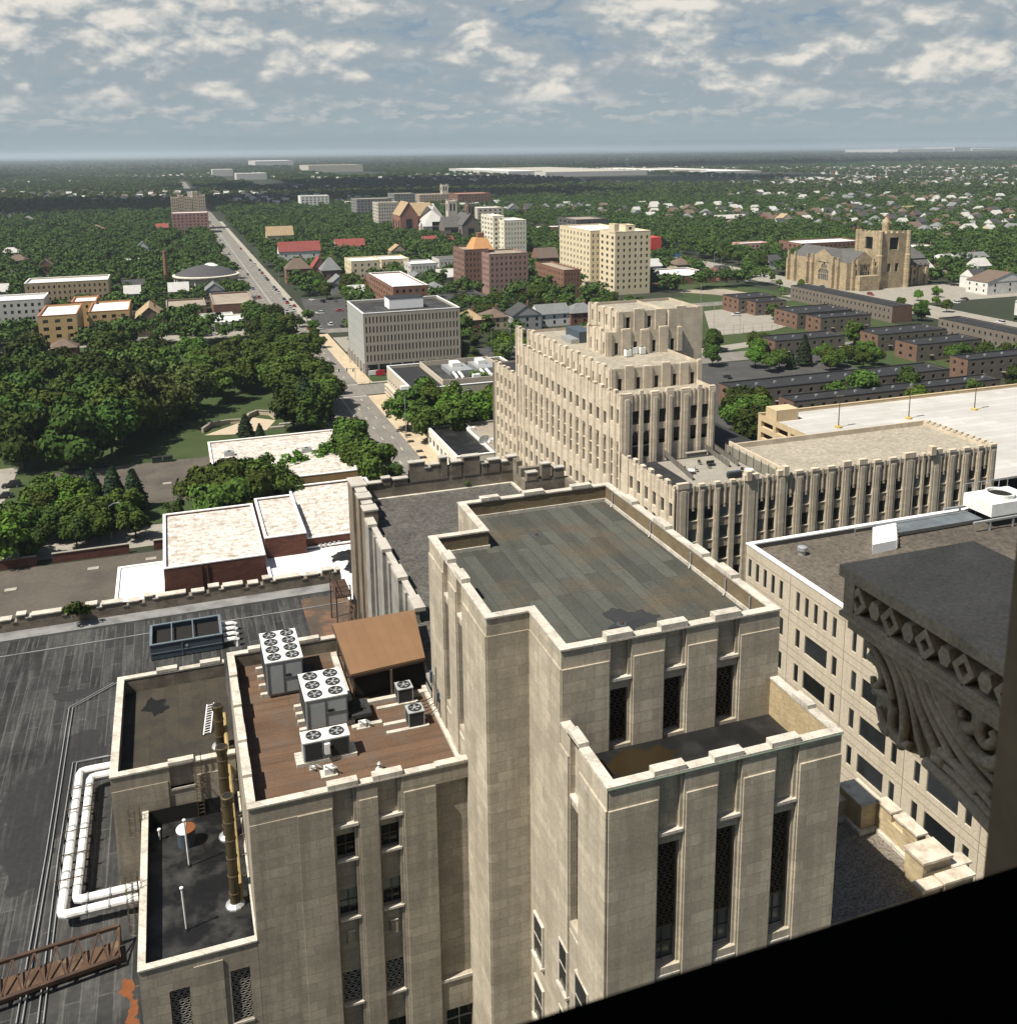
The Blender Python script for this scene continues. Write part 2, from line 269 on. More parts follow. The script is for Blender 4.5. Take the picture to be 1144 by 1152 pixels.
leafmat('bright_leaves', (.05, .085, .010), (.068, .105, .014))
leafmat('willow_leaves', (.06, .08, .02), (.08, .10, .027))
leafmat('dark_leaves', (.026, .042, .008), (.04, .06, .011))
leafmat('needles', (.02, .036, .016), (.03, .048, .022))
BARK = mat('bark', (.07, .055, .04), (.045, .036, .027), scale=2)

# ------------------------------------------------------------------ mesh builder and object helpers
class MB:
    def __init__(s): s.v = []; s.f = []
    def quad(s, *p):
        i = len(s.v); s.v += [tuple(q) for q in p]; s.f.append(tuple(range(i, i+len(p)))); return s
    def box(s, x0, x1, y0, y1, z0, z1):
        if x0 > x1: x0, x1 = x1, x0
        if y0 > y1: y0, y1 = y1, y0
        i = len(s.v)
        s.v += [(x0,y0,z0),(x1,y0,z0),(x1,y1,z0),(x0,y1,z0),(x0,y0,z1),(x1,y0,z1),(x1,y1,z1),(x0,y1,z1)]
        s.f += [tuple(i+k for k in q) for q in ((0,3,2,1),(4,5,6,7),(0,1,5,4),(1,2,6,5),(2,3,7,6),(3,0,4,7))]; return s
    def prism(s, poly, z0, z1, bottom=True):
        n = len(poly); i = len(s.v); s.v += [(p[0], p[1], z0) for p in poly] + [(p[0], p[1], z1) for p in poly]
        if bottom: s.f.append(tuple(i+k for k in reversed(range(n))))
        s.f.append(tuple(i+n+k for k in range(n)))
        for k in range(n): q = (k+1) % n; s.f.append((i+k, i+q, i+n+q, i+n+k))
        return s
    def bar(s, p, q, a, b=None):
        """square bar from p to q, a wide, b deep"""
        b = b or a; p = np.array(p, float); q = np.array(q, float); d = q-p; d /= np.linalg.norm(d)
        up = np.array([0, 0, 1.]) if abs(d[2]) < .95 else np.array([0, 1., 0])
        r = np.cross(d, up); r /= np.linalg.norm(r); u = np.cross(r, d); i = len(s.v)
        for c in (p, q):
            for sx, sy in ((-1,-1),(1,-1),(1,1),(-1,1)): s.v.append(tuple(c + r*sx*a/2 + u*sy*b/2))
        s.f += [tuple(i+k for k in t) for t in ((3,2,1,0),(4,5,6,7),(0,1,5,4),(1,2,6,5),(2,3,7,6),(3,0,4,7))]; return s
    def tube(s, pts, rad, n=8, caps=True):
        pts = [np.array(p, float) for p in pts]; i0 = len(s.v)
        rs = rad if hasattr(rad, '__len__') else [rad]*len(pts)
        prev = None
        for k, p in enumerate(pts):
            d = (pts[min(k+1, len(pts)-1)] - pts[max(k-1, 0)]); d /= np.linalg.norm(d)
            up = prev if prev is not None else (np.array([0, 0, 1.]) if abs(d[2]) < .9 else np.array([1., 0, 0]))
            r = np.cross(d, up); r /= max(np.linalg.norm(r), 1e-9); u = np.cross(r, d); prev = u
            for j in range(n): a = 2*pi*j/n; s.v.append(tuple(p + (r*cos(a) + u*sin(a))*rs[k]))
        for k in range(len(pts)-1):
            for j in range(n):
                a = i0+k*n+j; b = i0+k*n+(j+1) % n; s.f.append((a, b, b+n, a+n))
        if caps: s.f.append(tuple(i0+j for j in reversed(range(n)))); s.f.append(tuple(i0+(len(pts)-1)*n+j for j in range(n)))
        return s
    def lathe(s, x, y, prof, n=16):
        i0 = len(s.v)
        for r, z in prof:
            for j in range(n): a = 2*pi*j/n; s.v.append((x+r*cos(a), y+r*sin(a), z))
        for k in range(len(prof)-1):
            for j in range(n): a = i0+k*n+j; b = i0+k*n+(j+1) % n; s.f.append((a, b, b+n, a+n))
        s.f.append(tuple(i0+j for j in reversed(range(n)))); s.f.append(tuple(i0+(len(prof)-1)*n+j for j in range(n))); return s
    def ring(s, poly, t_in, z0, z1, t_out=0.):
        """closed rectangular-section ring along a counter-clockwise right-angled outline"""
        o = offset(poly, -t_out); q = offset(poly, t_in); n = len(o); i = len(s.v)
        s.v += [(*p, z0) for p in o] + [(*p, z1) for p in o] + [(*p, z1) for p in q] + [(*p, z0) for p in q]
        for k in range(n):
            j = (k+1) % n
            s.f += [(i+k, i+j, i+n+j, i+n+k), (i+n+k, i+n+j, i+2*n+j, i+2*n+k), (i+2*n+k, i+2*n+j, i+3*n+j, i+3*n+k), (i+3*n+k, i+3*n+j, i+j, i+k)]
        return s
    def build(s, name, material, parent=None, smooth=False, label=None):
        off = np.zeros(3)
        o = parent
        while o is not None: off = off + np.array(o.location); o = o.parent
        me = bpy.data.meshes.new(name)
        me.from_pydata([tuple(np.array(p)-off) for p in s.v], [], s.f)
        me.materials.append(material)
        if smooth: me.polygons.foreach_set('use_smooth', [True]*len(me.polygons))
        ob = bpy.data.objects.new(name, me); COL.objects.link(ob)
        if parent is not None: ob.parent = parent
        if label: ob['label'] = label
        return ob
def offset(poly, t):
    n = len(poly); out = []
    for k in range(n):
        p = np.array(poly[k], float); a = np.array(poly[k-1], float); b = np.array(poly[(k+1) % n], float)
        d1 = (p-a)/np.linalg.norm(p-a); d2 = (b-p)/np.linalg.norm(b-p)
        n1 = np.array([-d1[1], d1[0]]); n2 = np.array([-d2[1], d2[0]])
        m_ = n1+n2; m_ /= np.linalg.norm(m_); out.append(tuple(p + m_*t/max(.2, m_.dot(n1))))
    return out
def pieces(mb, name, material, parent, low='ledge'):
    """the separate blocks of a builder, each linked as an object of its own"""
    n = len(mb.v); root = list(range(n))
    def find(a):
        while root[a] != a: root[a] = root[root[a]]; a = root[a]
        return a
    for f in mb.f:
        for v in f[1:]: root[find(v)] = find(f[0])
    isl = {}
    for f in mb.f: isl.setdefault(find(f[0]), []).append(f)
    top = max(v[2] for v in mb.v)
    for fs in isl.values():
        idx = sorted({v for f in fs for v in f}); mp = {v: k for k, v in enumerate(idx)}; p = MB(); p.v = [mb.v[k] for k in idx]; p.f = [tuple(mp[v] for v in f) for f in fs]
        p.build(name if max(v[2] for v in p.v) > top-1.3 else low, material, parent)
def thing(name, label, cat, loc=(0, 0, 0), group=None):
    o = bpy.data.objects.new(name, None); COL.objects.link(o); o.location = loc; o.empty_display_size = .3
    o['label'] = label; o['category'] = cat
    if group: o['group'] = group
    return o
def tag(o, label, cat, group=None):
    o['label'] = label; o['category'] = cat
    if group: o['group'] = group
    return o
def struct(mb, name, m): o = mb.build(name, m); o['kind'] = 'structure'; return o
def stuff(o): o['kind'] = 'stuff'; return o
def dup(root, loc, rz=0, label=None, scale=None):
    r = root.copy(); COL.objects.link(r); r.location = loc; r.rotation_euler = (0, 0, rz)
    if scale: r.scale = scale
    if label: r['label'] = label
    for ch in root.children:
        c = ch.copy(); COL.objects.link(c); c.parent = r
        for g in ch.children:
            d = g.copy(); COL.objects.link(d); d.parent = c
    return r

def facade(mb, panes, o, u, L, z0, z1, rects, depth=.25):
    """wall from point o along unit direction u (left to right seen from outside) with window holes and reveals"""
    nx, ny = u[1], -u[0]
    P = lambda a, z, d=0: (o[0]+u[0]*a-nx*d, o[1]+u[1]*a-ny*d, z)
    us = sorted({0, L, *[r[0] for r in rects], *[r[1] for r in rects]})
    for a, b in zip(us[:-1], us[1:]):
        if b-a < 1e-6: continue
        z = z0
        for r in sorted([r for r in rects if r[0] < (a+b)/2 < r[1]], key=lambda r: r[2]):
            if r[2] > z+1e-6: mb.quad(P(a, z), P(b, z), P(b, r[2]), P(a, r[2]))
            z = max(z, r[3])
        if z < z1-1e-6: mb.quad(P(a, z), P(b, z), P(b, z1), P(a, z1))
    for r in rects:
        a, b, c, d = r[:4]; t = r[4] if len(r) > 4 else depth
        mb.quad(P(a, c), P(b, c), P(b, c, t), P(a, c, t)); mb.quad(P(a, d, t), P(b, d, t), P(b, d), P(a, d))
        mb.quad(P(a, c), P(a, c, t), P(a, d, t), P(a, d)); mb.quad(P(b, c, t), P(b, c), P(b, d), P(b, d, t))
        panes.append((P(a, c, t), P(b, c, t), P(b, d, t), P(a, d, t)))
def add_windows(root, panes, m=GLASS, name='window', maxn=96, alt=None, frame=None, every=3):
    for k, p in enumerate(panes[:maxn]):
        mm = alt if (alt and rnd.random() < 1/every) else m
        ob = MB().quad(*p).build(name, mm, root)
        if frame:
            a, b, c, d = [np.array(q) for q in p]; n = np.cross(b-a, d-a); n /= np.linalg.norm(n); f = MB(); e = n*.03
            mid = (a+b)/2+e; f.bar((a+d)/2+e, (b+c)/2+e, .07); f.bar(mid, (d+c)/2+e, .05)
            f.build('sash', frame, ob)
    if len(panes) > maxn:
        mb = MB()
        for p in panes[maxn:]: mb.quad(*p)
        stuff(mb.build(name, m, root))
def grid(L, n, wf, rows, mar=0.):
    """window rects: n columns over length L, each wf of its bay; rows = list of (z0,z1)"""
    p = (L-2*mar)/n; out = []
    for i in range(n):
        c = mar+p*(i+.5)
        for a, b in rows: out.append((c-p*wf/2, c+p*wf/2, a, b))
    return out
def rowsz(n, z0, step, h): return [(z0+i*step, z0+i*step+h) for i in range(n)]
def building(name, label, cat, x0, x1, y0, y1, z1, wall, roofm, front=(), left=(), right=(), cope=None, par=.7, z0=0, depth=.25, group=None, alt=GLASS2, glass=GLASS, frame=None, maxn=96, fwall=None, copez=.22):
    """flat-roofed block: walls with window holes, parapet, coping, roof"""
    r = thing(name, label, cat, (x0, y0, z0), group); w_ = MB(); panes = []
    facade(w_, panes, (x0, y0), (1, 0), x1-x0, z0, z1, list(front), depth)
    w2 = w_
    if fwall: w2 = MB()
    facade(w2, panes, (x0, y1), (0, -1), y1-y0, z0, z1, list(left), depth)
    facade(w_, panes, (x1, y0), (0, 1), y1-y0, z0, z1, list(right), depth)
    facade(w_, panes, (x1, y1), (-1, 0), x1-x0, z0, z1, [], depth)
    t = min(.45, (x1-x0)/8)
    for a, b, c, d in ((x0+t, x1-t, y0+t, y0+t), (x0+t, x1-t, y1-t, y1-t)): w_.quad((a, c, z1-par), (b, c, z1-par), (b, c, z1), (a, c, z1))
    for a, b, c in ((x0+t, y0+t, y1-t), (x1-t, y0+t, y1-t)): w_.quad((a, b, z1-par), (a, c, z1-par), (a, c, z1), (a, b, z1))
    w_.build('wall', wall, r)
    if fwall: w2.build('side_wall', fwall, r)
    MB().quad((x0+t, y0+t, z1-par), (x1-t, y0+t, z1-par), (x1-t, y1-t, z1-par), (x0+t, y1-t, z1-par)).build('roof', roofm, r)
    c = MB().ring([(x0, y0), (x1, y0), (x1, y1), (x0, y1)], t+.03, z1, z1+copez, .06); c.build('coping', cope or COPE, r)
    add_windows(r, panes, glass, alt=alt, frame=frame, maxn=maxn)
    return r

# ------------------------------------------------------------------ ground, roads, lots
RG = 40000
def land():
    mb = MB(); rad = [0, 200, 600, 1500, 4000, 10000, 20000, RG]; n = 48
    mb.v.append((0, 0, 0))
    for r in rad[1:]:
        for k in range(n): a = 2*pi*k/n; mb.v.append((r*cos(a), r*sin(a), 0))
    for k in range(n): mb.f.append((0, 1+k, 1+(k+1) % n))
    for j in range(len(rad)-2):
        for k in range(n): a = 1+j*n+k; b = 1+j*n+(k+1) % n; mb.f.append((a, a+n, b+n, b))
    struct(mb, 'ground', LANDM)
land()
LAYER = [0.004]
def sheet(name, pts, m, z=None):
    if z is None: LAYER[0] += .004; z = LAYER[0]
    return struct(MB().quad(*[(p[0], p[1], z) for p in pts]), name, m)
def rect(x0, x1, y0, y1): return [(x0, y0), (x1, y0), (x1, y1), (x0, y1)]
def pxs(*pts): return [G(*p) for p in pts]
sheet('park_lawn', rect(-150, 40, 283, 470), GRASSM)
sheet('lawn', rect(-20, 40, 232, 300), GRASSM)
sheet('lawn', rect(-170, -30, 230, 300), GRASSM)
sheet('field', pxs((700, 338), (830, 330), (1000, 342), (860, 350), (790, 352)), GRASSM)
sheet('field', pxs((755, 318), (800, 316), (905, 332), (870, 338), (770, 333)), GRASSM)
sheet('lawn', rect(225, 330, 290, 470), GRASSM)
sheet('lawn', pxs((300, 282), (330, 282), (345, 300), (315, 300)), GRASSM)
sheet('parking_lot', rect(-75, -6, 170, 214.5), LOT)
sheet('parking_lot', rect(-34, 6, 246, 281), LOT)
sheet('alley', rect(-90, 39, 218, 231), CONC)
sheet('driveway', rect(-60, -44, 231, 290), CONC)
sheet('parking_lot', rect(-85, -60, 240, 285), DRIVE)
sheet('parking_lot', rect(-80, 39.5, 470, 486), CONC)
sheet('parking_lot', pxs((338, 336), (392, 334), (398, 372), (355, 374)), DRIVE)
sheet('parking_lot', rect(69, 110, 415, 450), CONC)
sheet('car_park', rect(69.5, 250, 225, 334), DRIVE)
sheet('car_park', rect(109, 170, 353, 400), DRIVE)
sheet('play_court', pxs((792, 350), (868, 342), (940, 352), (868, 372), (800, 378)), CONC)
sheet('path', pxs((788, 392), (868, 381), (868, 386), (790, 399)), CONC)
sheet('dirt_track', pxs((735, 327), (815, 325), (865, 333), (845, 336), (800, 331)), TANROOF)
sheet('church_forecourt', rect(335, 470, 425, 480), CONC)
sheet('side_street', rect(60, 400, 335.5, 351), ASPH)
sheet('side_street', rect(62, 330, 462, 474), ASPH)
sheet('boulevard', rect(44, 62.5, 120, 3200), ASPH)
sheet('boulevard', rect(358, 386, 300, 1300), CONC)
mk = MB(); zk = LAYER[0]+.005
for k in range(150):
    y = 205+k*12.24
    if 334 < y < 352: continue
    for x in (47.0, 49.8, 56.2, 59.4): mk.box(x-.09, x+.09, y, y+3.1, zk-.004, zk)
for x in (52.85, 53.2):
    for a, b in ((150, 334), (352, 1600)): mk.box(x-.06, x+.06, a, b, zk-.004, zk)
for x in (334.2, 352.4): mk.box(44.6, 62, x-.2, x+.2, zk-.004, zk)
struct(mk, 'lane_markings', mat('faded_marking_paint', (.62, .60, .54), (.40, .38, .33), scale=.6))
for nm, x0, x1, a, b, mm in (('sidewalk', 62.5, 69.3, 205, 334, WALK), ('sidewalk', 62.5, 68.2, 352.5, 461, WALK), ('sidewalk', 62.5, 66.5, 475, 1300, PLAINWALK),
                             ('sidewalk', 41.5, 44, 150, 1300, PLAINWALK)):
    struct(MB().box(x0, x1, a, b, -.1, .13), nm, mm)
struct(MB().box(69.3, 110, 331.5, 335, -.1, .13), 'sidewalk', PLAINWALK)
struct(MB().box(68.2, 108, 352.5, 354.6, -.1, .13), 'sidewalk', PLAINWALK)
struct(MB().box(69.4, 73, 270, 331, -.1, .2), 'planting_strip', GRASSM)
struct(MB().box(68.4, 107, 355, 366.5, -.1, .2), 'lawn', GRASSM)

# ------------------------------------------------------------------ the near limestone complex
def lattice(mb, x0, x1, z0, z1, P, cw=.17, ch=.34, t=.028):
    """honeycomb bars; P(a, z) gives the point on the grille plane"""
    n = max(3, round((x1-x0)/cw)); cw = (x1-x0)/n; rows = max(3, round((z1-z0)/ch)); ch = (z1-z0)/rows
    for i in range(n+1):
        for j in range(rows):
            for h in (0, 1):
                sgn = 1 if (i+j+h) % 2 == 0 else -1
                a0 = x0+cw*i+sgn*cw*.42; a1 = a0
                za = z0+ch*(j+h*.5)
                nxt = -sgn
                b = x0+cw*i+nxt*cw*.42
                cl = lambda q: min(max(q, x0), x1)
                if cl(a0) == cl(a1) and (cl(a0) in (x0, x1)) and i in (0, n) : pass
                mb.bar(P(cl(a0), za), P(cl(a1)+1e-4, za+ch*.25), t)
                if abs(cl(a0)-cl(b)) > 1e-3: mb.bar(P(cl(a0), za+ch*.25), P(cl(b), za+ch*.5), t)
def slot_front(wall, trim, rects, o, u, a, b, zb, ledge, z1, d1=.28, d2=.55, sill=True):
    """one recessed slot on a facade: stone panel above a moulded ledge, deep opening below"""
    nx, ny = u[1], -u[0]
    P = lambda q, z, d=0: (o[0]+u[0]*q-nx*d, o[1]+u[1]*q-ny*d, z)
    rects.append((a, b, ledge, z1-.004, d1)); rects.append((a, b, zb, ledge-.004, d2))
    wall.quad(P(a, ledge, d1), P(b, ledge, d1), P(b, z1, d1), P(a, z1, d1))                      # upper panel
    def bx(mb, q0, q1, z0, z1_, da, db):
        c = [P(q0, z0, da), P(q1, z0, da), P(q1, z0, db), P(q0, z0, db)]; e = [P(q0, z1_, da), P(q1, z1_, da), P(q1, z1_, db), P(q0, z1_, db)]
        i = len(mb.v); mb.v += c+e; mb.f += [tuple(i+k for k in q) for q in ((0,3,2,1),(4,5,6,7),(0,1,5,4),(1,2,6,5),(2,3,7,6),(3,0,4,7))]
    bx(trim, a+.003, b-.003, ledge, ledge+.16, -.03, d1-.004)                                       # ledge
    bx(wall, a+.003, b-.003, ledge-.5, ledge-.003, .1, d2)                                          # lintel
    bx(wall, b-.16, b-.003, ledge+.165, z1-.01, .12, d1-.004)                                       # stepped jamb
    bx(wall, b-.137, b-.003, zb, ledge-.505, .16, d2)
    return P
def pier_panel(mb, o, u, a, b, z0, z1, t=.09):
    nx, ny = u[1], -u[0]
    c = [(o[0]+u[0]*q+nx*d, o[1]+u[1]*q+ny*d) for q, d in ((a, t), (b, t), (b, -.0), (a, -.0))]
    i = len(mb.v); mb.v += [(*p, z0) for p in c]+[(*p, z1) for p in c]
    mb.f += [tuple(i+k for k in q) for q in ((0,3,2,1),(4,5,6,7),(0,1,5,4),(1,2,6,5),(3,0,4,7))]
def bump(mb, o, u, a, b, z, d0=-.05, d1=.5, h=.3):
    nx, ny = u[1], -u[0]
    c = [(o[0]+u[0]*q-nx*d, o[1]+u[1]*q-ny*d) for q, d in ((a, d0), (b, d0), (b, d1), (a, d1))]
    mb.prism(c, z, z+h)
def slot_fill(root, P, a, b, zb, zt, d, low=None, grille=True, m=BRONZE, glass=BLACK):
    """glass and honeycomb grille inside a deep slot"""
    e = d-.02
    w_ = MB().quad(P(a, zb, e), P(b, zb, e), P(b, zt, e), P(a, zt, e)).build('window', glass, root)
    if low:
        f = MB(); f.bar(P((a+b)/2, zb, e-.05), P((a+b)/2, low, e-.05), .05); f.bar(P(a, low, e-.06), P(b, low, e-.06), .12); f.bar(P(a, (zb+low)/2, e-.05), P(b, (zb+low)/2, e-.05), .05)
        f.build('sash', BRONZE, w_)
        MB().quad(P(a, zb+.1, e-.02), P(b, zb+.1, e-.02), P(b, low, e-.02), P(a, low, e-.02)).build('pane', GLASS2, w_)
    if grille:
        g = MB(); lattice(g, a+.02, b-.02, (low or zb)+.06, zt-.05, lambda q, z: P(q, z, e-.16)); g.build('lattice_grille', m, w_)
def sloped_sill(mb, P, a, b, zb, d):
    i = len(mb.v); mb.v += [P(a, zb-.45, -.03), P(b, zb-.45, -.03), P(b, zb+.02, d), P(a, zb+.02, d), P(a, zb-.57, -.03), P(b, zb-.57, -.03)]
    mb.f += [(i, i+1, i+2, i+3), (i+4, i+5, i+1, i)]

# --- main tower (flat roof, top at 60 m)
TX0, TX1, TX2, TX3 = 14.71, 17.22, 18.28, 30.2
TY0, TY1, TY2, TY3 = 42.13, 46.76, 59.0, 64.4
tower = thing('limestone_tower', 'tall pale limestone block with flat grey and brown patched roof, in the middle', 'building', (TX0, TY0, 0))
ZT = 60.0; ZB = 30.0
wall = MB(); trim = MB(); fills = []
fp = [(TX1, TY0), (TX3, TY0), (TX3, TY3), (TX2, TY3), (TX2, TY2), (TX0, TY2), (TX0, TY1), (TX1, TY1)]
ZP = 58.82
o, u = (TX1, TY0), (1, 0); rects = []; panes = []
FB = ((19.98-TX1, 21.2-TX1), (23.15-TX1, 24.42-TX1), (26.36-TX1, 27.68-TX1))
for a, b in FB:
    P = slot_front(wall, trim, rects, o, u, a, b, 53.95, 57.7, ZT); fills.append((P, a, b-.14, 53.95, 57.2, .55, None)); sloped_sill(trim, P, a, b, 53.95, .5)
facade(wall, panes, o, u, TX3-TX1, ZB, ZT, rects)
e = [0, *[v for ab in FB for v in ab], TX3-TX1]
for k in range(4): pier_panel(wall, o, u, e[2*k]+(0 if k == 0 else .09), e[2*k+1]-(.09 if k < 3 else 0), ZB, 58.98)
for a, b in FB: bump(trim, o, u, a-.25, b+.05, ZT, h=.42)
o, u = (TX0, TY2), (0, -1); rects = []
LB = ((TY2-55.5, TY2-54.35), (TY2-52.55, TY2-51.35))
for a, b in LB:
    P = slot_front(wall, trim, rects, o, u, a, b, 50.2, 57.5, ZT, d2=.5); fills.append((P, a, b-.14, 50.2, 57.0, .5, None)); sloped_sill(trim, P, a, b, 50.2, .45)
facade(wall, panes, o, u, TY2-TY1, ZB, ZT, rects)
e = [0, *[v for ab in LB for v in ab], TY2-TY1]
for k in range(3): pier_panel(wall, o, u, e[2*k]+(0 if k == 0 else .09), e[2*k+1]-(.09 if k < 2 else 0), ZB, 58.98)
for a, b in LB: bump(trim, o, u, a-.25, b+.05, ZT, h=.38)
for (p, q) in (((TX3, TY0), (TX3, TY3)), ((TX3, TY3), (TX2, TY3)), ((TX2, TY3), (TX2, TY2)), ((TX2, TY2), (TX0, TY2)), ((TX0, TY1), (TX1, TY1)), ((TX1, TY1), (TX1, TY0))):
    L_ = math.hypot(q[0]-p[0], q[1]-p[1]); uu = ((q[0]-p[0])/L_, (q[1]-p[1])/L_); facade(wall, panes, p, uu, L_, ZB, ZT, [])
    if p == (TX0, TY1) or p == (TX1, TY1): pier_panel(wall, p, uu, .0, L_-.0, ZB, 58.98, .06)
wall.build('wall', STONE, tower)
inn = MB(); q = offset(fp, .42)
for k in range(len(q)):
    a, b = q[k], q[(k+1) % len(q)]; inn.quad((*a, ZP), (*b, ZP), (*b, ZT), (*a, ZT))
inn.build('parapet_back', BROWNBRICK, tower)
fl = MB().ring(offset(fp, .42), .09, ZP, ZP+.24, -.002); fl.build('flashing', COPE, tower)
trim.ring(fp, .47, ZT, ZT+.1, .06)
bmp = [(64.4, 19.9, 21.3), (64.4, 23.2, 24.8), (64.4, 27.0, 28.6)]
for y, a, b in bmp: trim.box(a, b, y-.5, y+.05, ZT+.1, ZT+.34)
for a, b in ((46.3, 48.1), (49.6, 51.2), (54.4, 56.2), (59.4, 61.0)): trim.box(TX3-.5, TX3+.07, a, b, ZT+.1, ZT+.34)
pieces(trim, 'coping', COPE, tower)
rf = MB(); rf.prism(offset(fp, .42), ZP-.3, ZP); rf.build('roof', TOWERROOF, tower)
for f in fills: slot_fill(tower, *f[:6], low=f[6])
ds = MB()
for y in (62.6, 56.5, 51.0, 46.9, 44.3):
    ds.tube([(TX3-.5, y, ZT-.1), (TX3-.5, y, ZP+.3), (TX3-.7, y-.12, ZP+.06)], .05, 6)
pieces(ds, 'drain_spout', STEEL, tower, 'drain_spout')
def blob(px, z, lab, name, cat, m, dz=.006, seed=1):
    """irregular flat patch through the listed pixels, at height z"""
    out = [np.array(G(*p, z)) for p in px]; rr = np.random.RandomState(seed)
    for it in range(4):
        nx_ = []
        for k in range(len(out)):
            a, b = out[k], out[(k+1) % len(out)]; d = b-a; nx_ += [a, (a+b)/2+np.array((-d[1], d[0]))*rr.uniform(-.24, .24)]
        out = nx_
    ob = MB().quad(*[(p[0], p[1], z+dz) for p in out]).build(name, m); tag(ob, lab, cat); return ob
WET = mat('wet_tar', (.035, .034, .031), (.026, .025, .023), rough=.22, scale=1.5, spec=.4)
blob([(677, 690), (690, 684), (705, 688), (722, 685), (743, 692), (741, 701), (722, 704), (712, 710), (694, 708), (680, 710), (692, 700), (684, 696)], ZP, 'dark wet puddle on the flat roof of the middle tower', 'puddle', 'puddle', WET)
def drain(px, z, lab):
    x, y = G(*px, z); t = thing('roof_drain', lab, 'drain', (x, y, z))
    MB().lathe(x, y, [(.18, z+.008), (.16, z+.07), (.08, z+.14)], 10).build('dome', RUST, t); MB().lathe(x, y, [(.28, z+.002), (.27, z+.02)], 12).build('flange', DARKBLUE, t)
drain((603, 602), ZP, 'rusty drain dome far back on the middle tower roof'); drain((699, 702), ZP, 'rusty drain dome beside the puddle on the tower roof')

# --- lower terrace block in front of the tower
CZ = 56.0; CYF = 36.4; CX1 = 30.15; CDK = 53.82
ter = thing('terrace_block', 'lower limestone block with black roof terrace in front of the middle tower', 'building', (TX1, CYF, 0))
wall = MB(); trim = MB(); fills = []; rects = []
o, u = (TX1, CYF), (1, 0)
CB = ((19.88-TX1, 21.22-TX1), (23.08-TX1, 24.38-TX1), (26.32-TX1, 27.62-TX1))
for a, b in CB:
    P = slot_front(wall, trim, rects, o, u, a, b, 45.3, 52.75, CZ, d2=.6); fills.append((P, a, b-.14, 45.3, 52.25, .6, 47.2)); sloped_sill(trim, P, a, b, 45.3, .55)
facade(wall, panes, o, u, CX1-TX1, ZB, CZ, rects)
e = [0, *[v for ab in CB for v in ab], CX1-TX1]
for k in range(4): pier_panel(wall, o, u, e[2*k]+(0 if k == 0 else .09), e[2*k+1]-(.09 if k < 3 else 0), ZB, 54.84)
for a, b in CB: bump(trim, o, u, a-.3, b+.06, CZ, h=.36)
o, u = (TX1-.05, TY0-.03), (0, -1); rects = []; LL = TY0-.03-CYF
a, b = TY0-40.85, TY0-39.7
P = slot_front(wall, trim, rects, o, u, a, b, 45.2, 52.6, CZ, d2=.55); fills.append((P, a, b-.14, 45.2, 52.1, .55, None)); sloped_sill(trim, P, a, b, 45.2, .5)
facade(wall, panes, o, u, LL, ZB, CZ, rects)
pier_panel(wall, o, u, .0, a-.09, ZB, 54.84); pier_panel(wall, o, u, b+.09, LL, ZB, 54.84)
bump(trim, o, u, a-.25, b+.05, CZ, h=.34)
facade(wall, panes, (CX1, CYF), (0, 1), LL, ZB, CZ, [])
# plain glazing bays low on the left-facing walls
wall.build('wall', STONE, ter)
inn = MB(); t = .42
inn.quad((TX1+t, CYF+t, CDK), (CX1-t, CYF+t, CDK), (CX1-t, CYF+t, CZ), (TX1+t, CYF+t, CZ)); inn.quad((TX1+t, CYF+t, CDK), (TX1+t, TY0-.1, CDK), (TX1+t, TY0-.1, CZ), (TX1+t, CYF+t, CZ))
inn.quad((CX1-t, CYF+t, CDK), (CX1-t, TY0-.1, CDK), (CX1-t, TY0-.1, CZ), (CX1-t, CYF+t, CZ)); inn.build('parapet_back', YELLOWBRICK, ter)
MB().box(TX1+t, CX1-t, CYF+t, TY0-.1, CDK-.3, CDK).build('roof', BLACKROOF, ter)
for x0, x1, y0, y1 in ((TX1-.1, CX1+.06, CYF-.06, CYF+t+.04), (TX1-.1, TX1+t+.04, CYF+t+.045, TY0-.1), (CX1-t-.04, CX1+.06, CYF+t+.045, TY0-.1)): trim.box(x0, x1, y0, y1, CZ, CZ+.1)
trim.box(CX1-t-.05, CX1+.07, 38.6, 40.0, CZ+.1, CZ+.33)
pieces(trim, 'coping', COPE, ter)
gl = MB(); GREENCU = mat('copper_stain', (.26, .42, .31), (.30, .38, .28), scale=3)
gl.box(TX1-.06, CX1+.07, CYF-.066, CYF-.05, CZ-.05, CZ-.002); gl.box(TX1-.07, TX1-.052, CYF, TY0-.2, CZ-.05, CZ-.002); gl.build('copper_edge', GREENCU, ter)
for f in fills: slot_fill(ter, *f[:6], low=f[6])
blob([(676, 868), (690, 850), (715, 842), (742, 838), (762, 846), (758, 858), (730, 868), (700, 876)], CDK, 'shallow brown puddle on the black terrace roof', 'puddle', 'puddle', mat('brown_wet', (.022, .015, .006), rough=.45, spec=.25))
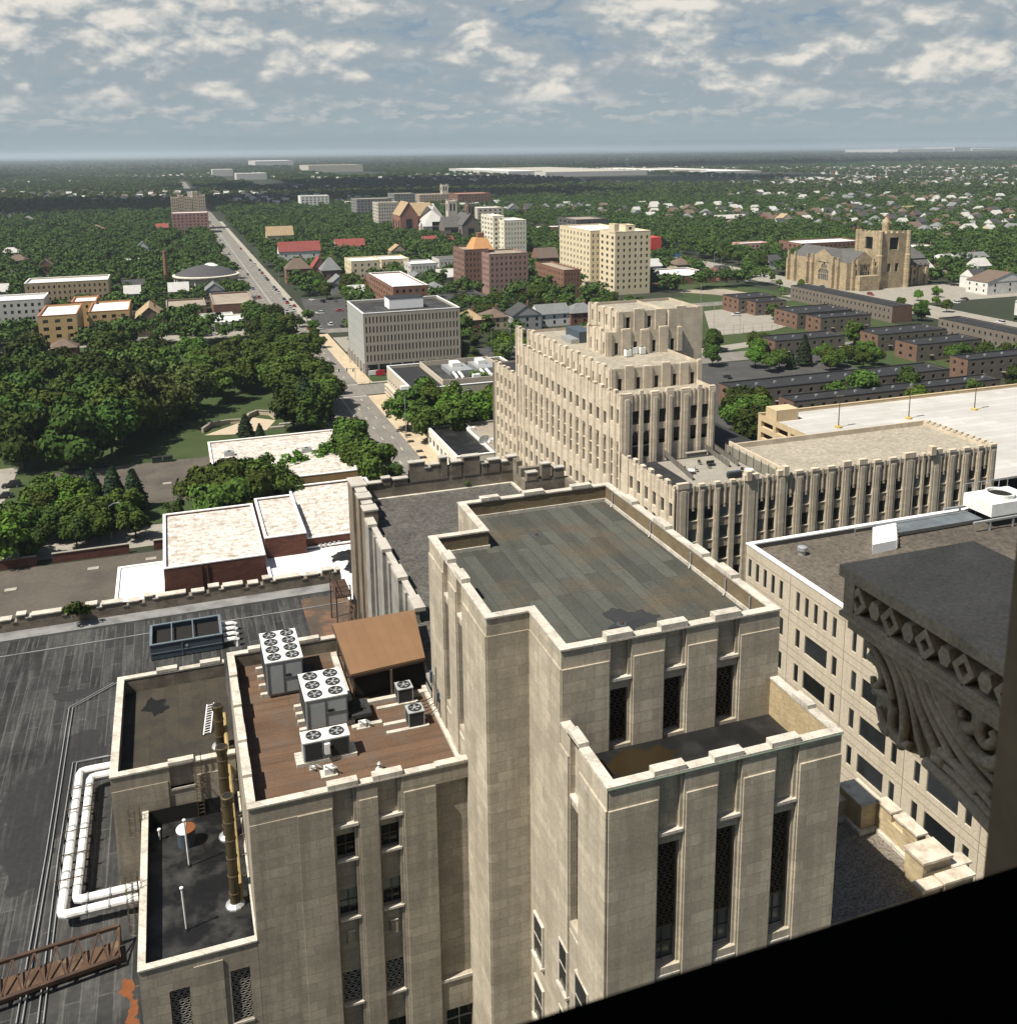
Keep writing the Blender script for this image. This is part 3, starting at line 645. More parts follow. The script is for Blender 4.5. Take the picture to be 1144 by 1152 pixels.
# small left-facing windows below the tower's return wall
lw = MB()
for y0, y1, z0, z1 in ((44.55, 46.0, 38.9, 41.6), (44.55, 46.0, 34.6, 37.3), (40.9, 42.1, 40.4, 43.2), (40.9, 42.1, 36.2, 38.9), (38.2, 39.9, 40.3, 43.1), (38.2, 39.9, 36.1, 38.8)):
    wn = MB().box(TX1-.085-.05, TX1-.075, y0, y1, z0, z1); par_ = ter if y1 < TY0+.2 else tower
    wn = MB().box(TX1-.16, TX1-.14, y0+.1, y1-.1, z0+.1, z1-.1).build('window', GLASS, par_)
    f = MB(); f.box(TX1-.2, TX1-.05, y0, y0+.1, z0, z1); f.box(TX1-.2, TX1-.05, y1-.1, y1, z0, z1); f.box(TX1-.2, TX1-.05, y0+.1, y1-.1, z1-.1, z1); f.box(TX1-.32, TX1-.05, y0-.05, y1+.05, z0-.16, z0); f.box(TX1-.18, TX1-.1, y0+.1, y1-.1, (z0+z1)/2-.04, (z0+z1)/2+.04)
    f.build('frame', COPE, wn)

# --- left block with the brown roof and the cooling units
LX0, LX1, LY0, LY1 = 1.74, TX0-.01, 50.65, 69.1; LZ = 48.86; LDK = 47.85
lb = thing('roof_plant_block', 'limestone block with brown roof carrying the cooling units, left of the middle tower', 'building', (LX0, LY0, 0))
wall = MB(); trim = MB(); rects = []; fills = []; o, u = (LX0, LY0), (1, 0)
D1 = .26
S1 = (6.45-LX0, 7.85-LX0); S2 = (9.08-LX0, 10.5-LX0); R3 = (12.56-LX0, LX1-LX0)
for (a, b), top in ((S1, LZ), (S2, LZ)):
    rects += [(a, b, 28.0, LZ-.004, D1)]
    P = lambda q, z, d=0: (LX0+q, LY0+d, z)
    wq = []; facade(wall, wq, (LX0+a, LY0+D1), (1, 0), b-a, 28.0, LZ, [(.13, b-a-.16, 44.15, 45.7, .3), (.13, b-a-.16, 40.15, 42.0, .3), (.1, b-a-.22, 34.1, 36.25, .3), (.13, b-a-.16, 29.5, 31.9, .3)])
    for k, p in enumerate(wq):
        wn = MB().quad(*p).build('window', GLASS if k != 1 else GLASS, lb)
        if k == 2:
            g = MB(); lattice(g, p[0][0]+.02, p[1][0]-.02, 34.15, 36.2, lambda q, z: (q, LY0+D1+.08, z), .19, .34, .04); g.build('lattice_grille', IRON, wn)
        else:
            f = MB(); x0, x1, z0, z1 = p[0][0], p[1][0], p[0][2], p[2][2]; y = LY0+D1+.24
            f.bar(((x0+x1)/2, y, z0), ((x0+x1)/2, y, z1), .05); f.bar((x0, y, (z0+z1)/2), (x1, y, (z0+z1)/2), .06); f.build('sash', BRONZE, wn)
            if k == 1: MB().box(x0+.03, x1-.03, y+.02, y+.03, z0+(.5 if a < 6 else .9), z1-.03).build('blind', mat('pale_blind', (.24, .25, .21)), wn)
        trim.box(p[0][0]-.08, p[1][0]+.1, LY0+.02, LY0+D1-.003, p[0][2]-.16, p[0][2]-.02)
    trim.box(LX0+a-.05, LX0+b+.05, LY0-.04, LY0+D1-.004, 46.3, 46.48)
    wall.box(LX0+b-.2, LX0+b-.004, LY0+.1, LY0+D1-.003, 28, 46.29); wall.box(LX0+b-.2, LX0+b-.004, LY0+.1, LY0+D1-.003, 46.49, LZ-.005)
    wall.box(LX0+a+.5, LX0+a+.92, LY0+.12, LY0+D1-.003, 38.2, 39.1); trim.box(LX0+a+.48, LX0+a+.94, LY0+.1, LY0+.2, 39.1, 39.16)
rects.append((R3[0], R3[1], 33.9, LZ-1.05, .3)); rects.append((R3[0]+.3, R3[1]-.1, 29, 31.6, .35))
pn = []; facade(wall, pn, o, u, LX1-LX0, 28, LZ, rects)
p = pn[2]; wall.quad(*p); wn = MB().quad(*pn[3]).build('window', GLASS, lb); f = MB(); f.bar((13.75, LY0+.3, 29), (13.75, LY0+.3, 31.6), .06); f.bar((12.9, LY0+.3, 30.6), (14.6, LY0+.3, 30.6), .06); f.build('sash', STEEL, wn)
trim.box(LX0+R3[0]-.05, LX1, LY0-.07, LY0-.003, 33.72, 33.92)
pier_panel(wall, o, u, 4.4-LX0, S1[0]-.06, 28, LZ-1.05, .14); pier_panel(wall, o, u, S1[1]+.12, S2[0]-.02, 28, LZ-.95, .08); pier_panel(wall, o, u, S2[1]+.12, R3[0], 28, LZ-1.05, .12)
pier_panel(wall, o, u, .0, 4.4-LX0, 28, LZ-1.05, .05)
bump(trim, o, u, S1[0]-.25, S1[1]+.1, LZ+.1, h=.3); bump(trim, o, u, S2[0]-.25, S2[1]+.1, LZ+.1, h=.3); trim.box(12.6, LX1-.05, LY0-.07, LY0+.45, LZ+.1, LZ+.2)
facade(wall, panes, (LX0, LY1), (0, -1), LY1-LY0, 28, LZ, []); facade(wall, panes, (LX1, LY1), (-1, 0), LX1-LX0, 28, LZ, [])
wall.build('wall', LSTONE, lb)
t = .42; inn = MB(); x0, x1, y0, y1 = LX0+t, LX1, LY0+t, LY1-t
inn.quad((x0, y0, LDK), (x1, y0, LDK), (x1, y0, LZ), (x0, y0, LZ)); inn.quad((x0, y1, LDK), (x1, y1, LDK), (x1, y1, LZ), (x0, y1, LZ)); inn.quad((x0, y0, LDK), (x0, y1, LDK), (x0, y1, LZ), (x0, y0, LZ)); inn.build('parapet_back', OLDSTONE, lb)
trim.box(LX0-.06, LX1, LY0-.06, LY0+t+.03, LZ, LZ+.1); trim.box(LX0-.06, LX0+t+.03, LY0+t+.035, LY1-t-.035, LZ, LZ+.1); trim.box(LX0-.06, LX1, LY1-t-.03, LY1+.06, LZ, LZ+.1)
for a, b in ((53.5, 55.2), (57.2, 59), (61.4, 63.2), (65.4, 67)): trim.box(LX0-.07, LX0+t+.04, a, b, LZ+.1, LZ+.3)
for a, b in ((3.2, 5.0), (6.2, 8.4)): trim.box(a, b, LY1-t-.04, LY1+.07, LZ+.1, LZ+.32)
pieces(trim, 'coping', COPE, lb)
MB().box(x0, x1, y0, y1, LDK-.3, LDK).build('roof', BROWNROOF, lb)
MB().box(x1-.3, x1-.02, y0, y1, LDK, LDK+.25).build('flashing', COPE, lb)

# --- small roof block and the black sunken roof left of it
DX0, DX1, DY0, DY1, DZ, DD = -6.6, LX0-.08, 65.0, 78.7, 43.3, 42.1
db = thing('small_roof_block', 'small limestone block with stained roof and a white ladder, beside the flues', 'building', (DX0, DY0, 0))
wall = MB(); trim = MB(); o, u = (DX0, DY0), (1, 0); rects = [(3.8, 5.4, 41.6, DZ-.004, .25)]
facade(wall, [], o, u, DX1-DX0, 33, DZ, rects); wall.quad((DX0+3.8, DY0+.25, 41.6), (DX0+5.4, DY0+.25, 41.6), (DX0+5.4, DY0+.25, DZ), (DX0+3.8, DY0+.25, DZ))
pier_panel(wall, o, u, 0, 3.65, 33, DZ-1.05, .1); pier_panel(wall, o, u, 5.6, 8.0, 33, DZ-1.0, .1); trim.box(DX0+3.75, DX0+5.45, DY0-.05, DY0+.24, 41.43, 41.6)
facade(wall, [], (DX0, DY1), (0, -1), DY1-DY0, 33, DZ, []); facade(wall, [], (DX1, DY1), (-1, 0), DX1-DX0, 33, DZ, [])
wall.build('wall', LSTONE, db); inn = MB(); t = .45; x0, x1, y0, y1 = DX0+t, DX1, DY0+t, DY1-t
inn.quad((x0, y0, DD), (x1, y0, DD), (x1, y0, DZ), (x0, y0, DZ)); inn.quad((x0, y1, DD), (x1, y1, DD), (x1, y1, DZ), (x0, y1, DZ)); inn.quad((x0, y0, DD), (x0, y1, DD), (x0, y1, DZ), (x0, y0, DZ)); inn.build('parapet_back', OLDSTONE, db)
MB().box(x0, x1, y0, y1, DD-.3, DD).build('roof', DTARROOF, db)
trim.box(DX0-.06, DX1, DY0-.06, DY0+t+.03, DZ, DZ+.12); trim.box(DX0-.06, DX0+t+.03, DY0+t+.035, DY1-t-.035, DZ, DZ+.12); trim.box(DX0-.06, DX1, DY1-t-.03, DY1+.06, DZ, DZ+.12)
for a, b in ((-3.65, -2.05), (-.25, 1.35)): trim.box(a, b, DY1-t-.04, DY1+.08, DZ+.12, DZ+.38)
for a, b in ((-2.85, -1.15),): trim.box(a, b, DY0-.08, DY0+.45, DZ+.12, DZ+.34)
pieces(trim, 'coping', COPE, db)
blob([(158, 800), (164, 794), (170, 784), (175, 788), (186, 786), (184, 793), (191, 797), (184, 802), (172, 807), (165, 801)], DD, 'black tar patch on the stained small roof', 'tar_patch', 'tar patch', BLACKROOF, seed=3)
SX0, SX1, SY0, SY1, SZ, SD = -4.75, LX0-.02, LY0-.02, DY0-.14, 40.3, 39.1
sb = thing('sunken_roof_block', 'low limestone block with glossy black tarred roof, bottom left', 'building', (SX0, SY0, 0))
wall = MB(); trim = MB(); pn = []; W1, W2 = (1.5, 2.6), (4.85, 5.95)
facade(wall, pn, (SX0, SY0), (1, 0), SX1-SX0, 28, SZ, [(W1[0], W1[1], 35.0, 38.5, .35), (W2[0], W2[1], 35.2, 38.75, .35), (W1[0], W1[1], 29.6, 32.5, .35), (W2[0], W2[1], 29.6, 32.5, .35)])
for p in pn:
    wn = MB().quad(*p).build('window', BLACK, sb); g = MB(); lattice(g, p[0][0]+.02, p[1][0]-.02, p[0][2]+.02, p[2][2]-.02, lambda q, z: (q, SY0+.14, z), .19, .32, .038); g.build('lattice_grille', IRON, wn)
    trim.box(p[0][0]-.06, p[1][0]+.06, SY0-.05, SY0+.3, p[0][2]-.15, p[0][2]-.01)
facade(wall, [], (SX0, SY1), (0, -1), SY1-SY0, 28, SZ, []); facade(wall, [], (SX1, SY0), (0, 1), SY1-SY0, 27, SZ, [])
pier_panel(wall, (SX0, SY0), (1, 0), 2.9, 4.5, 28, SZ-.6, .07)
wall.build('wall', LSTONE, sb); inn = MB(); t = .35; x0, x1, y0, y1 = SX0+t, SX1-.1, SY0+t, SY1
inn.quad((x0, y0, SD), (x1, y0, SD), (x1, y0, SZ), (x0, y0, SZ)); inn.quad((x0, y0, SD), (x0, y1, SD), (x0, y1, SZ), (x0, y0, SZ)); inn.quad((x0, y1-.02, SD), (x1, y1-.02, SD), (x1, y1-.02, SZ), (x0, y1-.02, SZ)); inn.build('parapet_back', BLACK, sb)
MB().box(x0, x1, y0, y1, SD-.3, SD).build('roof', mat('wet_black_tar', (.008, .0082, .0085), (.005, .005, .0055), rough=.4, scale=.5, stain=(.05, .049, .046), stain_scale=.42, stain_amt=.8, spec=.4, brick=(4, 1.0, .015, (.008, .008, .008), .2, .5), map_='roofX'), sb)
trim.box(SX0-.05, SX1, SY0-.06, SY0+t+.03, SZ, SZ+.1); trim.box(SX0-.05, SX0+t+.03, SY0+t+.035, SY1, SZ, SZ+.1); trim.box(SX1-.12, SX1, SY0+t+.035, SY1, SZ, SZ+.08); pieces(trim, 'coping', COPE, sb)

# --- long dark roof with its notched parapet
EZ = 35.0
er = thing('long_roof_block', 'broad low building wing with streaked dark tar roof and notched far parapet, at left', 'building', (-45, 40, 0))
MB().prism([(-66, 33), (SX0, 33), (SX0, SY1+.05), (DX0, SY1+.05), (DX0, 78.6), (3.2, 78.6), (3.2, 69.0), (16.2, 69.0), (16.2, 108.2), (-66, 108.2)], EZ-.4, EZ).build('roof', DARKROOF, er)
MB().box(-66, 16.2, 108.9, 109.15, 0, EZ-.4).build('wall', OLDSTONE, er)
pw = MB(); pc = MB(); pw.box(-66, 16.2, 108.2, 109.05, EZ-.4, 36.15)
x = -22.8; rr = random.Random(4); pat = [(1.9, .55), (.55, 0), (1.0, .4), (.5, 0), (.8, .75), (.5, .35), (2.6, .5), (.6, 0), (1.2, .4), (.45, 0), (1.0, .7), (.45, .3)]
k = 0
while x < 15.9:
    L_, h = pat[k % len(pat)]; k += 1; x1 = min(x+L_*1.11, 16.1)
    if h: pw.box(x, x1-.004, 108.22, 109.03, 36.15, 36.15+h)
    (pc if h else pw).box(x-.05*(h > 0), x1+.05*(h > 0)-.004, 108.14, 109.14, 36.15+h, 36.28+h); x = x1
pw.build('parapet', OLDSTONE, er); pieces(pc, 'coping', COPE, er)
kb = MB(); kb.box(-66, 16.1, 106.2, 108.18, EZ+.002, EZ+.24); kb.box(-66, 16.1, 102.9, 103.06, EZ+.002, EZ+.1); kb.build('flashing', mat('grey_flashing', (.20, .20, .195), (.14, .14, .138), scale=.4, stain=(.06, .06, .06), stain_scale=.4), er)
blob([(60, 780), (85, 776), (108, 775), (122, 770), (120, 778), (95, 785), (70, 790)], EZ, 'dark wet patch on the streaked roof', 'puddle', 'puddle', WET, seed=5)
stain = blob([(0, 905), (40, 870), (75, 830), (110, 822), (122, 840), (110, 875), (75, 905), (60, 950), (45, 1000), (10, 1010)], EZ, 'broad black tar stain on the streaked roof', 'tar_stain', 'tar stain', mat('soaked_tar', (.021, .0205, .021), (.015, .015, .0155), scale=.35, rough=.7, fine=2.2, fa=.5, smear=((.05, .049, .047), .6, 2.6, .12)), seed=6)
# chiller box
def chiller():
    x0, x1, y0, y1, z0, z1 = -4.9, 2.05, 96.8, 101.3, EZ, 36.65
    t = thing('chiller_box', 'blue-grey open-topped steel chiller on the dark roof', 'cooling unit', (x0, y0, z0))
    b = MB(); b.box(x0, x1, y0, y0+.12, z0+.1, z1); b.box(x0, x1, y1-.12, y1, z0+.1, z1); b.box(x0, x0+.12, y0+.12, y1-.12, z0+.1, z1); b.box(x1-.12, x1, y0+.12, y1-.12, z0+.1, z1)
    b.build('casing', DARKBLUE, t)
    MB().box(x0+.12, x1-.12, y0+.12, y1-.12, z0+.2, z1-.55).build('louvre_well', BLACK, t)
    r_ = MB(); r_.box(x0-.06, x1+.06, y0-.06, y0+.2, z1, z1+.1); r_.box(x0-.06, x1+.06, y1-.2, y1+.06, z1, z1+.1); r_.box(x0-.06, x0+.2, y0+.2, y1-.2, z1, z1+.1); r_.box(x1-.2, x1+.06, y0+.2, y1-.2, z1, z1+.1)
    for k in (1, 2): r_.box(x0+k*2.08-.05, x0+k*2.08+.05, y0+.2, y1-.2, z1-.1, z1+.08)
    r_.build('rim', mat('chiller_rim', (.12, .15, .17)), t)
    d = MB(); d.box(x0, x1, y0-.04, y0-.002, z0+.72, z0+.8); d.box(x0+3.0, x0+3.08, y0-.045, y0-.002, z0+.1, z1); d.build('panel_seam', mat('chiller_rim', (.12, .15, .17)), t)
    dr = MB(); dr.tube([(x0+3.5, y0-.06, z0+1.1), (x0+3.5, y0, z0+1.1)], .13, 10); dr.build('port', STEEL, t)
chiller()
pg = thing('pipe_rack', 'stack of short white pipes beside the chiller', 'pipes', (2.9, 97, EZ))
for k in range(4):
    b = MB(); y = 97.1+k*1.2; b.tube([(2.2, y, EZ+.83), (3.3, y, EZ+.83), (3.55, y, EZ+.72), (3.55, y, EZ)], .24, 8); b.build('pipe', PIPEW, pg)
# lagged pipes
lp = thing('lagged_pipe_run', 'two parallel white lagged pipes running along the dark roof', 'pipes', (-9.5, 63, EZ))
zp = 36.05
for k, (xa, ya, yb) in enumerate(((-10.1, 62.0, 80.4), (-9.25, 63.1, 79.3))):
    b = MB(); yb2 = min(yb, 78.2-k*1.1)
    b.tube([(DX0+.05, yb2, zp), (xa+.4, yb2, zp), (xa+.1, yb2-.1, zp), (xa, yb2-.4, zp), (xa, ya+.4, zp), (xa+.06, ya+.12, zp), (xa+.35, ya, zp), (SX0+.02, ya, zp)], .3, 12); b.build('pipe', PIPEW, lp)
    c = MB()
    for q in range(8): y = 64.2+q*1.65; c.tube([(xa, y, zp), (xa, y+.13, zp)], .355, 12)
    for q in range(3): x = -8.6+q*1.4; c.tube([(x, ya, zp), (x+.11, ya, zp)], .355, 12)
    c.build('clamp', STEEL, lp)
sp = MB()
for q in range(5):
    y = 65.0+q*2.6; sp.bar((-10.7, y, zp-.37), (-8.7, y, zp-.37), .09); sp.bar((-10.6, y, EZ), (-10.6, y, zp+.1), .09); sp.bar((-8.75, y, EZ), (-8.75, y, zp+.1), .09); sp.bar((-10.7, y, zp+.37), (-8.7, y, zp+.37), .05)
sp.build('support', RUST, lp)
# thin conduit lines over the roof
for k, (pts, lab) in enumerate(((((128, 768), (78, 796), (52, 960), (18, 1152)), 'long grey conduit pair crossing the dark roof, outer one'), (((122, 850), (82, 858), (66, 960), (42, 1152)), 'grey conduit pair beside the white pipes'))):
    b = MB(); P3 = [(*G(*p, EZ+.12), EZ+.12) for p in pts]
    b.tube(P3, .045, 6); b.tube([(p[0]+.32, p[1]-.1, p[2]) for p in P3], .045, 6); tag(b.build('roof_conduit', STEEL), lab, 'conduit')
# rusty truss
tr = thing('rusty_truss', 'rusty steel lattice girder lying above the dark roof, bottom left', 'girder', (-13, 52, EZ))
A0 = (*G(0, 1082, 36.4), 36.4); A1 = (*G(134, 1042, 36.4), 36.4); B0 = (*G(0, 1128, 35.7), 35.7); B1 = (*G(134, 1078, 35.7), 35.7)
A0 = tuple(np.array(A0)*1+np.array([-3., -.35, 0])); B0 = tuple(np.array(B0)+np.array([-3., -.35, 0]))
ch = MB(); ch.bar(A0, A1, .22); ch.bar(B0, B1, .26); ch.build('chord', RUST, tr)
wb = MB()
for k in range(9):
    ta = k/8; pa = np.array(A0)*(1-ta)+np.array(A1)*ta; tb = min(1, (k+.5)/8); pb = np.array(B0)*(1-tb)+np.array(B1)*tb; wb.bar(pa, pb, .09)
    if k < 8: t2 = (k+1)/8; pa2 = np.array(A0)*(1-t2)+np.array(A1)*t2; wb.bar(pb, pa2, .09)
wb.build('lattice', RUST, tr)
pl = MB(); pl.bar(tuple((np.array(A0)+np.array(B0))/2-np.array([0, 0, .55])), tuple((np.array(A1)+np.array(B1))/2-np.array([0, 0, .55])), 1.5, .08); pl.build('catwalk_plate', mat('rusty_plate', (.085, .05, .028), (.05, .028, .017), scale=.8, stain=(.2, .15, .1), stain_scale=.7, stain_amt=.6), tr)
lg = MB()
for p in (A0, A1, B0, B1): lg.bar(p, (p[0], p[1], EZ), .15)
lg.build('leg', RUST, tr)
blob([(140, 1152), (133, 1118), (140, 1100), (150, 1105), (156, 1125), (162, 1160)], EZ, 'orange rust stain on the roof by the caged ladder', 'rust_stain', 'rust stain', ORUST, seed=9)
def caged_ladder(x, y, z0, z1, lab, nx=-1):
    t = thing('caged_ladder', lab, 'ladder', (x, y, z0)); b = MB(); hw = .24
    for s in (-hw, hw): b.bar((x, y+s, z0), (x, y+s, z1+1), .05)
    k = z0+.3
    while k < z1+.6: b.bar((x, y-hw, k), (x, y+hw, k), .03); k += .3
    b.build('rails_and_rungs', BRONZE, t); c = MB(); k = z0+2.2
    while k < z1+1: c.tube([(x, y-.35, k), (x+nx*.35, y-.36, k), (x+nx*.68, y-.2, k), (x+nx*.75, y, k), (x+nx*.68, y+.2, k), (x+nx*.35, y+.36, k), (x, y+.35, k)], .02, 5); k += .75
    for s in ((.35, -.36), (.68, -.2), (.75, 0), (.68, .2), (.35, .36)): c.bar((x+nx*s[0], y+s[1], z0+2.2), (x+nx*s[0], y+s[1], z1+.95), .025)
    c.build('safety_cage', BRONZE, t)
caged_ladder(SX0-.15, 57.5, EZ, SZ, 'caged steel ladder on the side of the sunken black roof, above the rust')
caged_ladder(SX0-.15, 64.2, 37, SZ, 'caged steel ladder where the white pipes meet the wall')
t = thing('wall_ladder', 'thin caged ladder on the shaded stone wall above the black roof', 'ladder', (-1.0, DY0-.2, SD)); b = MB()
for s in (-.22, .22): b.bar((-.9+s, DY0-.2, SD), (-.9+s, DY0-.2, DZ+.9), .05)
for k in range(14): b.bar((-1.12, DY0-.2, SD+.3+k*.29), (-.68, DY0-.2, SD+.3+k*.29), .03)
for k in range(3): z = 40.8+k*.95; b.tube([(-1.12, DY0-.2, z), (-1.25, DY0-.7, z), (-.9, DY0-.95, z), (-.55, DY0-.7, z), (-.68, DY0-.2, z)], .025, 5)
b.build('rails_and_rungs', BRONZE, t)
t = thing('white_ladder', 'white ladder lying across the small stained roof', 'ladder', (-.4, 61, DD)); b = MB()
A = np.array([*G(233, 793, DD+.9), DD+.9]); B = np.array([*G(229, 827, DD+.1), DD+.1]); s_ = np.array([.5, .1, 0])
b.bar(A, B, .07); b.bar(A+s_, B+s_, .07)
for k in range(12): p = A+(B-A)*(k+.5)/12; b.bar(p, p+s_, .05)
b.build('rails_and_rungs', WHITE, t)
# flues against the left wall of the plant block
fx = LX0-.75
def flue(x, y, z0, z1, r, lab, hood=True):
    t = thing('flue_pipe', lab, 'flue', (x, y, z0)); b = MB(); b.tube([(x, y, z0), (x, y, z1)], r, 14)
    b.build('pipe', STACK, t); c = MB(); z = z0+.9
    while z < z1: c.tube([(x, y, z), (x, y, z+.07)], r+.035, 14); z += 1.25
    pieces(c, 'band', BRONZE, t, 'band')
    d = MB(); d.lathe(x, y, [(r+.05, z1-.02), (r+.09, z1+.35), (r+.02, z1+.38)], 14); d.build('cowl', STACK, t); MB().lathe(x, y, [(r-.02, z1+.381), (r-.03, z1+.39)], 14).build('mouth', BLACK, t)
    f = MB(); f.lathe(x, y, [(r+.3, z0+.003), (r+.28, z0+.1), (r+.06, z0+.25)], 12); f.build('collar', STEEL, t)
flue(*G(265, 1018, SD), SD, 46.4, .31, 'tall round flue nearest the camera, rising from the black roof corner')
flue(.72, 62.0, SD, 45.6, .34, 'middle flue of the three standing by the plant block wall')
flue(.75, 68.2, DD, 45.1, .34, 'farthest of the three flues, on the small stained roof')
t = thing('yellow_conduit', 'yellowish conduit pipe strapped along the plant block wall', 'conduit', (1.3, 56, SD)); b = MB(); b.tube([(1.1, 55.6, SD), (1.1, 55.6, SD+.9), (1.15, 64.8, 42.4), (1.2, 70, 43.6)], .15, 8); b.build('pipe', mat('yellow_pipe', (.33, .25, .11), (.22, .16, .07), scale=2), t)
c = MB()
for k in range(8): c.bar((1.0, 56.5+k*1.5, 40.0+k*.35), (LX0-.02, 56.5+k*1.5, 40.2+k*.35), .05)
c.build('strap', BRONZE, t)
# drum, poles, small unit on the black roof
x, y = G(210, 945, SD+.3); t = thing('vent_drum', 'round drum vent with half white half rust lid on the black roof', 'vent', (x, y, SD)); MB().lathe(x, y, [(.58, SD), (.58, SD+1.1), (.6, SD+1.1)], 20).build('drum', DARKBLUE, t)
n = 20; a0 = [(x+.63*cos(pi/2+pi*k/n), y+.63*sin(pi/2+pi*k/n)) for k in range(n+1)]; a1 = [(x+.63*cos(-pi/2+pi*k/n), y+.63*sin(-pi/2+pi*k/n)) for k in range(n+1)]
MB().prism(a0, SD+1.105, SD+1.2).build('white_lid', WHITE, t); MB().prism(a1, SD+1.105, SD+1.2).build('rusty_lid', ORUST, t)
for px, h, lab in (((213, 975), 3.4, 'slim white post beside the drum vent on the black roof'), ((210, 1047), 2.9, 'slim white post standing in the middle of the black roof')):
    x, y = G(*px, SD); t = thing('roof_post', lab, 'post', (x, y, SD)); MB().tube([(x, y, SD), (x-.08, y, SD+h)], .055, 8).build('post', PIPEW, t); MB().lathe(x-.08, y, [(.1, SD+h), (.12, SD+h+.1), (.04, SD+h+.16)], 10).build('cap', PIPEW, t); MB().lathe(x, y, [(.2, SD+.002), (.1, SD+.15)], 10).build('boot', BLACK, t)
x, y = G(180, 945, SD); t = thing('vent_pipe', 'short white vent pipe left of the drum vent', 'vent', (x, y, SD)); MB().tube([(x, y, SD), (x, y, SD+.75)], .07, 10).build('pipe', PIPEW, t); MB().lathe(x, y, [(.13, SD+.75), (.11, SD+.84)], 10).build('cap', PIPEW, t)

# --- gravel roofed wing behind
FX0, FY0, FY1, FZ, FR = 16.3, LY1+.05, 98.2, 49.6, 48.7
fw = thing('gravel_roof_wing', 'stone wing with grey gravel roof and tall notched parapet behind the middle tower', 'building', (FX0, FY0, 0))
wall = MB(); trim = MB(); pn = []; L_ = 89.6-FY0; rects = []
for k in range(3):
    c = 2.6+k*6.3
    for j in (0, 2.3): rects += [(c+j-.55, c+j+.5, 44.4, 47.2, .35), (c+j-.55, c+j+.5, 40.9, 43.2, .35), (c+j-.55, c+j+.5, 36.6, 39, .35)]
facade(wall, pn, (FX0, 89.6), (0, -1), L_, 33, FZ, rects, .35)
for k in range(4):
    c = 2.6+(k-1)*6.3; a = max(0, c+3.0); b = min(L_, c+5.6)
    if b > a: pier_panel(wall, (FX0, 89.6), (0, -1), a, b, 33, FZ+.001, .35); trim.box(FX0-.4, FX0+.5, 89.6-b-.05, 89.6-a+.05, FZ+.1, FZ+.42)
    for q in (c+.85, c+2.9):
        if 0 < q < L_: pier_panel(wall, (FX0, 89.6), (0, -1), q-.28, q+.28, 33, FZ-.2, .2)
trim.box(FX0-.06, FX0+.48, FY0, 89.6, FZ, FZ+.1)
wall.build('wall', GREYSTONE, fw); add_windows(fw, pn, GLASS)
cw = MB()
for x0, x1, y0, y1, z in ((FX0-.35, 17.3, 89.6, 91.2, 50.6), (FX0-.4, 17.2, 92.2, 93.8, 51.0), (FX0-.45, 17.3, 95.4, 98.2, 51.2), (FX0-.15, 17.1, 91.2, 92.2, 50.7), (FX0-.15, 17.1, 93.8, 95.4, 51.0)):
    cw.box(x0, x1, y0, y1-.004, 30, z); trim.box(x0-.08, x1+.06, y0-.06, y1+.05, z, z+.16)
cw.build('corner_pier', mat('stained_pier_stone', (.21, .175, .13), (.145, .12, .09), scale=.5, streak=.7, fine=6, stain=(.13, .1, .075), stain_scale=.5, stain_amt=.6), fw)
pp = MB(); pp.box(17.2, 38.7, 97.6, 98.2, 38, 50.2)
for x0, x1, z in ((17.9, 19.3, 50.55), (19.4, 20.3, 50.95), (20.6, 22.2, 50.7), (22.4, 24.1, 52.3), (24.1, 24.7, 51.6), (24.7, 25.7, 51.85), (25.75, 26.6, 52.5), (27.0, 28.2, 51.85), (28.4, 30.3, 52.3), (30.5, 31.2, 51.3), (31.3, 32.6, 51.6), (32.8, 33.5, 51.25), (33.5, 34.6, 51.7)):
    pp.box(x0, x1, 97.55, 98.25, 50.2, z); trim.box(x0-.05, x1+.05, 97.48, 98.3, z, z+.13)
pp.box(22.4, 30.3, 97.605, 98.195, 50.2, 51.5)
for y0, y1, z in ((93.6, 97.5, 50.2), (96.2, 97.5, 51.6), (94.9, 95.8, 51.2)): pp.box(34.1, 34.7, y0, y1, 46 if z < 50.5 else 50.2, z)
pp.box(34.7, 38.7, 93.6, 94.2, 46, 50.2)
for x0, x1, z in ((34.3, 35.5, 51.0), (36.0, 37.0, 51.8), (37.4, 38.6, 51.2)): pp.box(x0, x1, 93.56, 94.24, 50.2, z); trim.box(x0-.05, x1+.05, 93.5, 94.3, z, z+.13)
pp.box(38.7, 39.2, 64, 94.2, 30, 50)
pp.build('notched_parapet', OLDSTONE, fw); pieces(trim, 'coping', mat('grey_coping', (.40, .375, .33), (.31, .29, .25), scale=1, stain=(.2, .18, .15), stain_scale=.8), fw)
fg = MB(); fg.box(17.3, 34.0, 97.2, 97.56, FR+.003, FR+.2); fg.box(33.75, 34.08, 94.3, 97.2, FR+.003, FR+.2); fg.build('flashing', COPE, fw)
MB().prism([(TX0+.02, TY2+.03), (TX2-.02, TY2+.03), (TX2-.02, TY3+.03), (38.6, TY3+.03), (38.6, 97.58), (FX0+.3, 97.58), (FX0+.3, FY0), (TX0+.02, FY0)], FR-.3, FR).build('roof', GRAVEL, fw); MB().box(TX0+.02, TX0+.3, TY2+.03, FY0-.02, 46, FR+.35).build('low_parapet', GREYSTONE, fw)
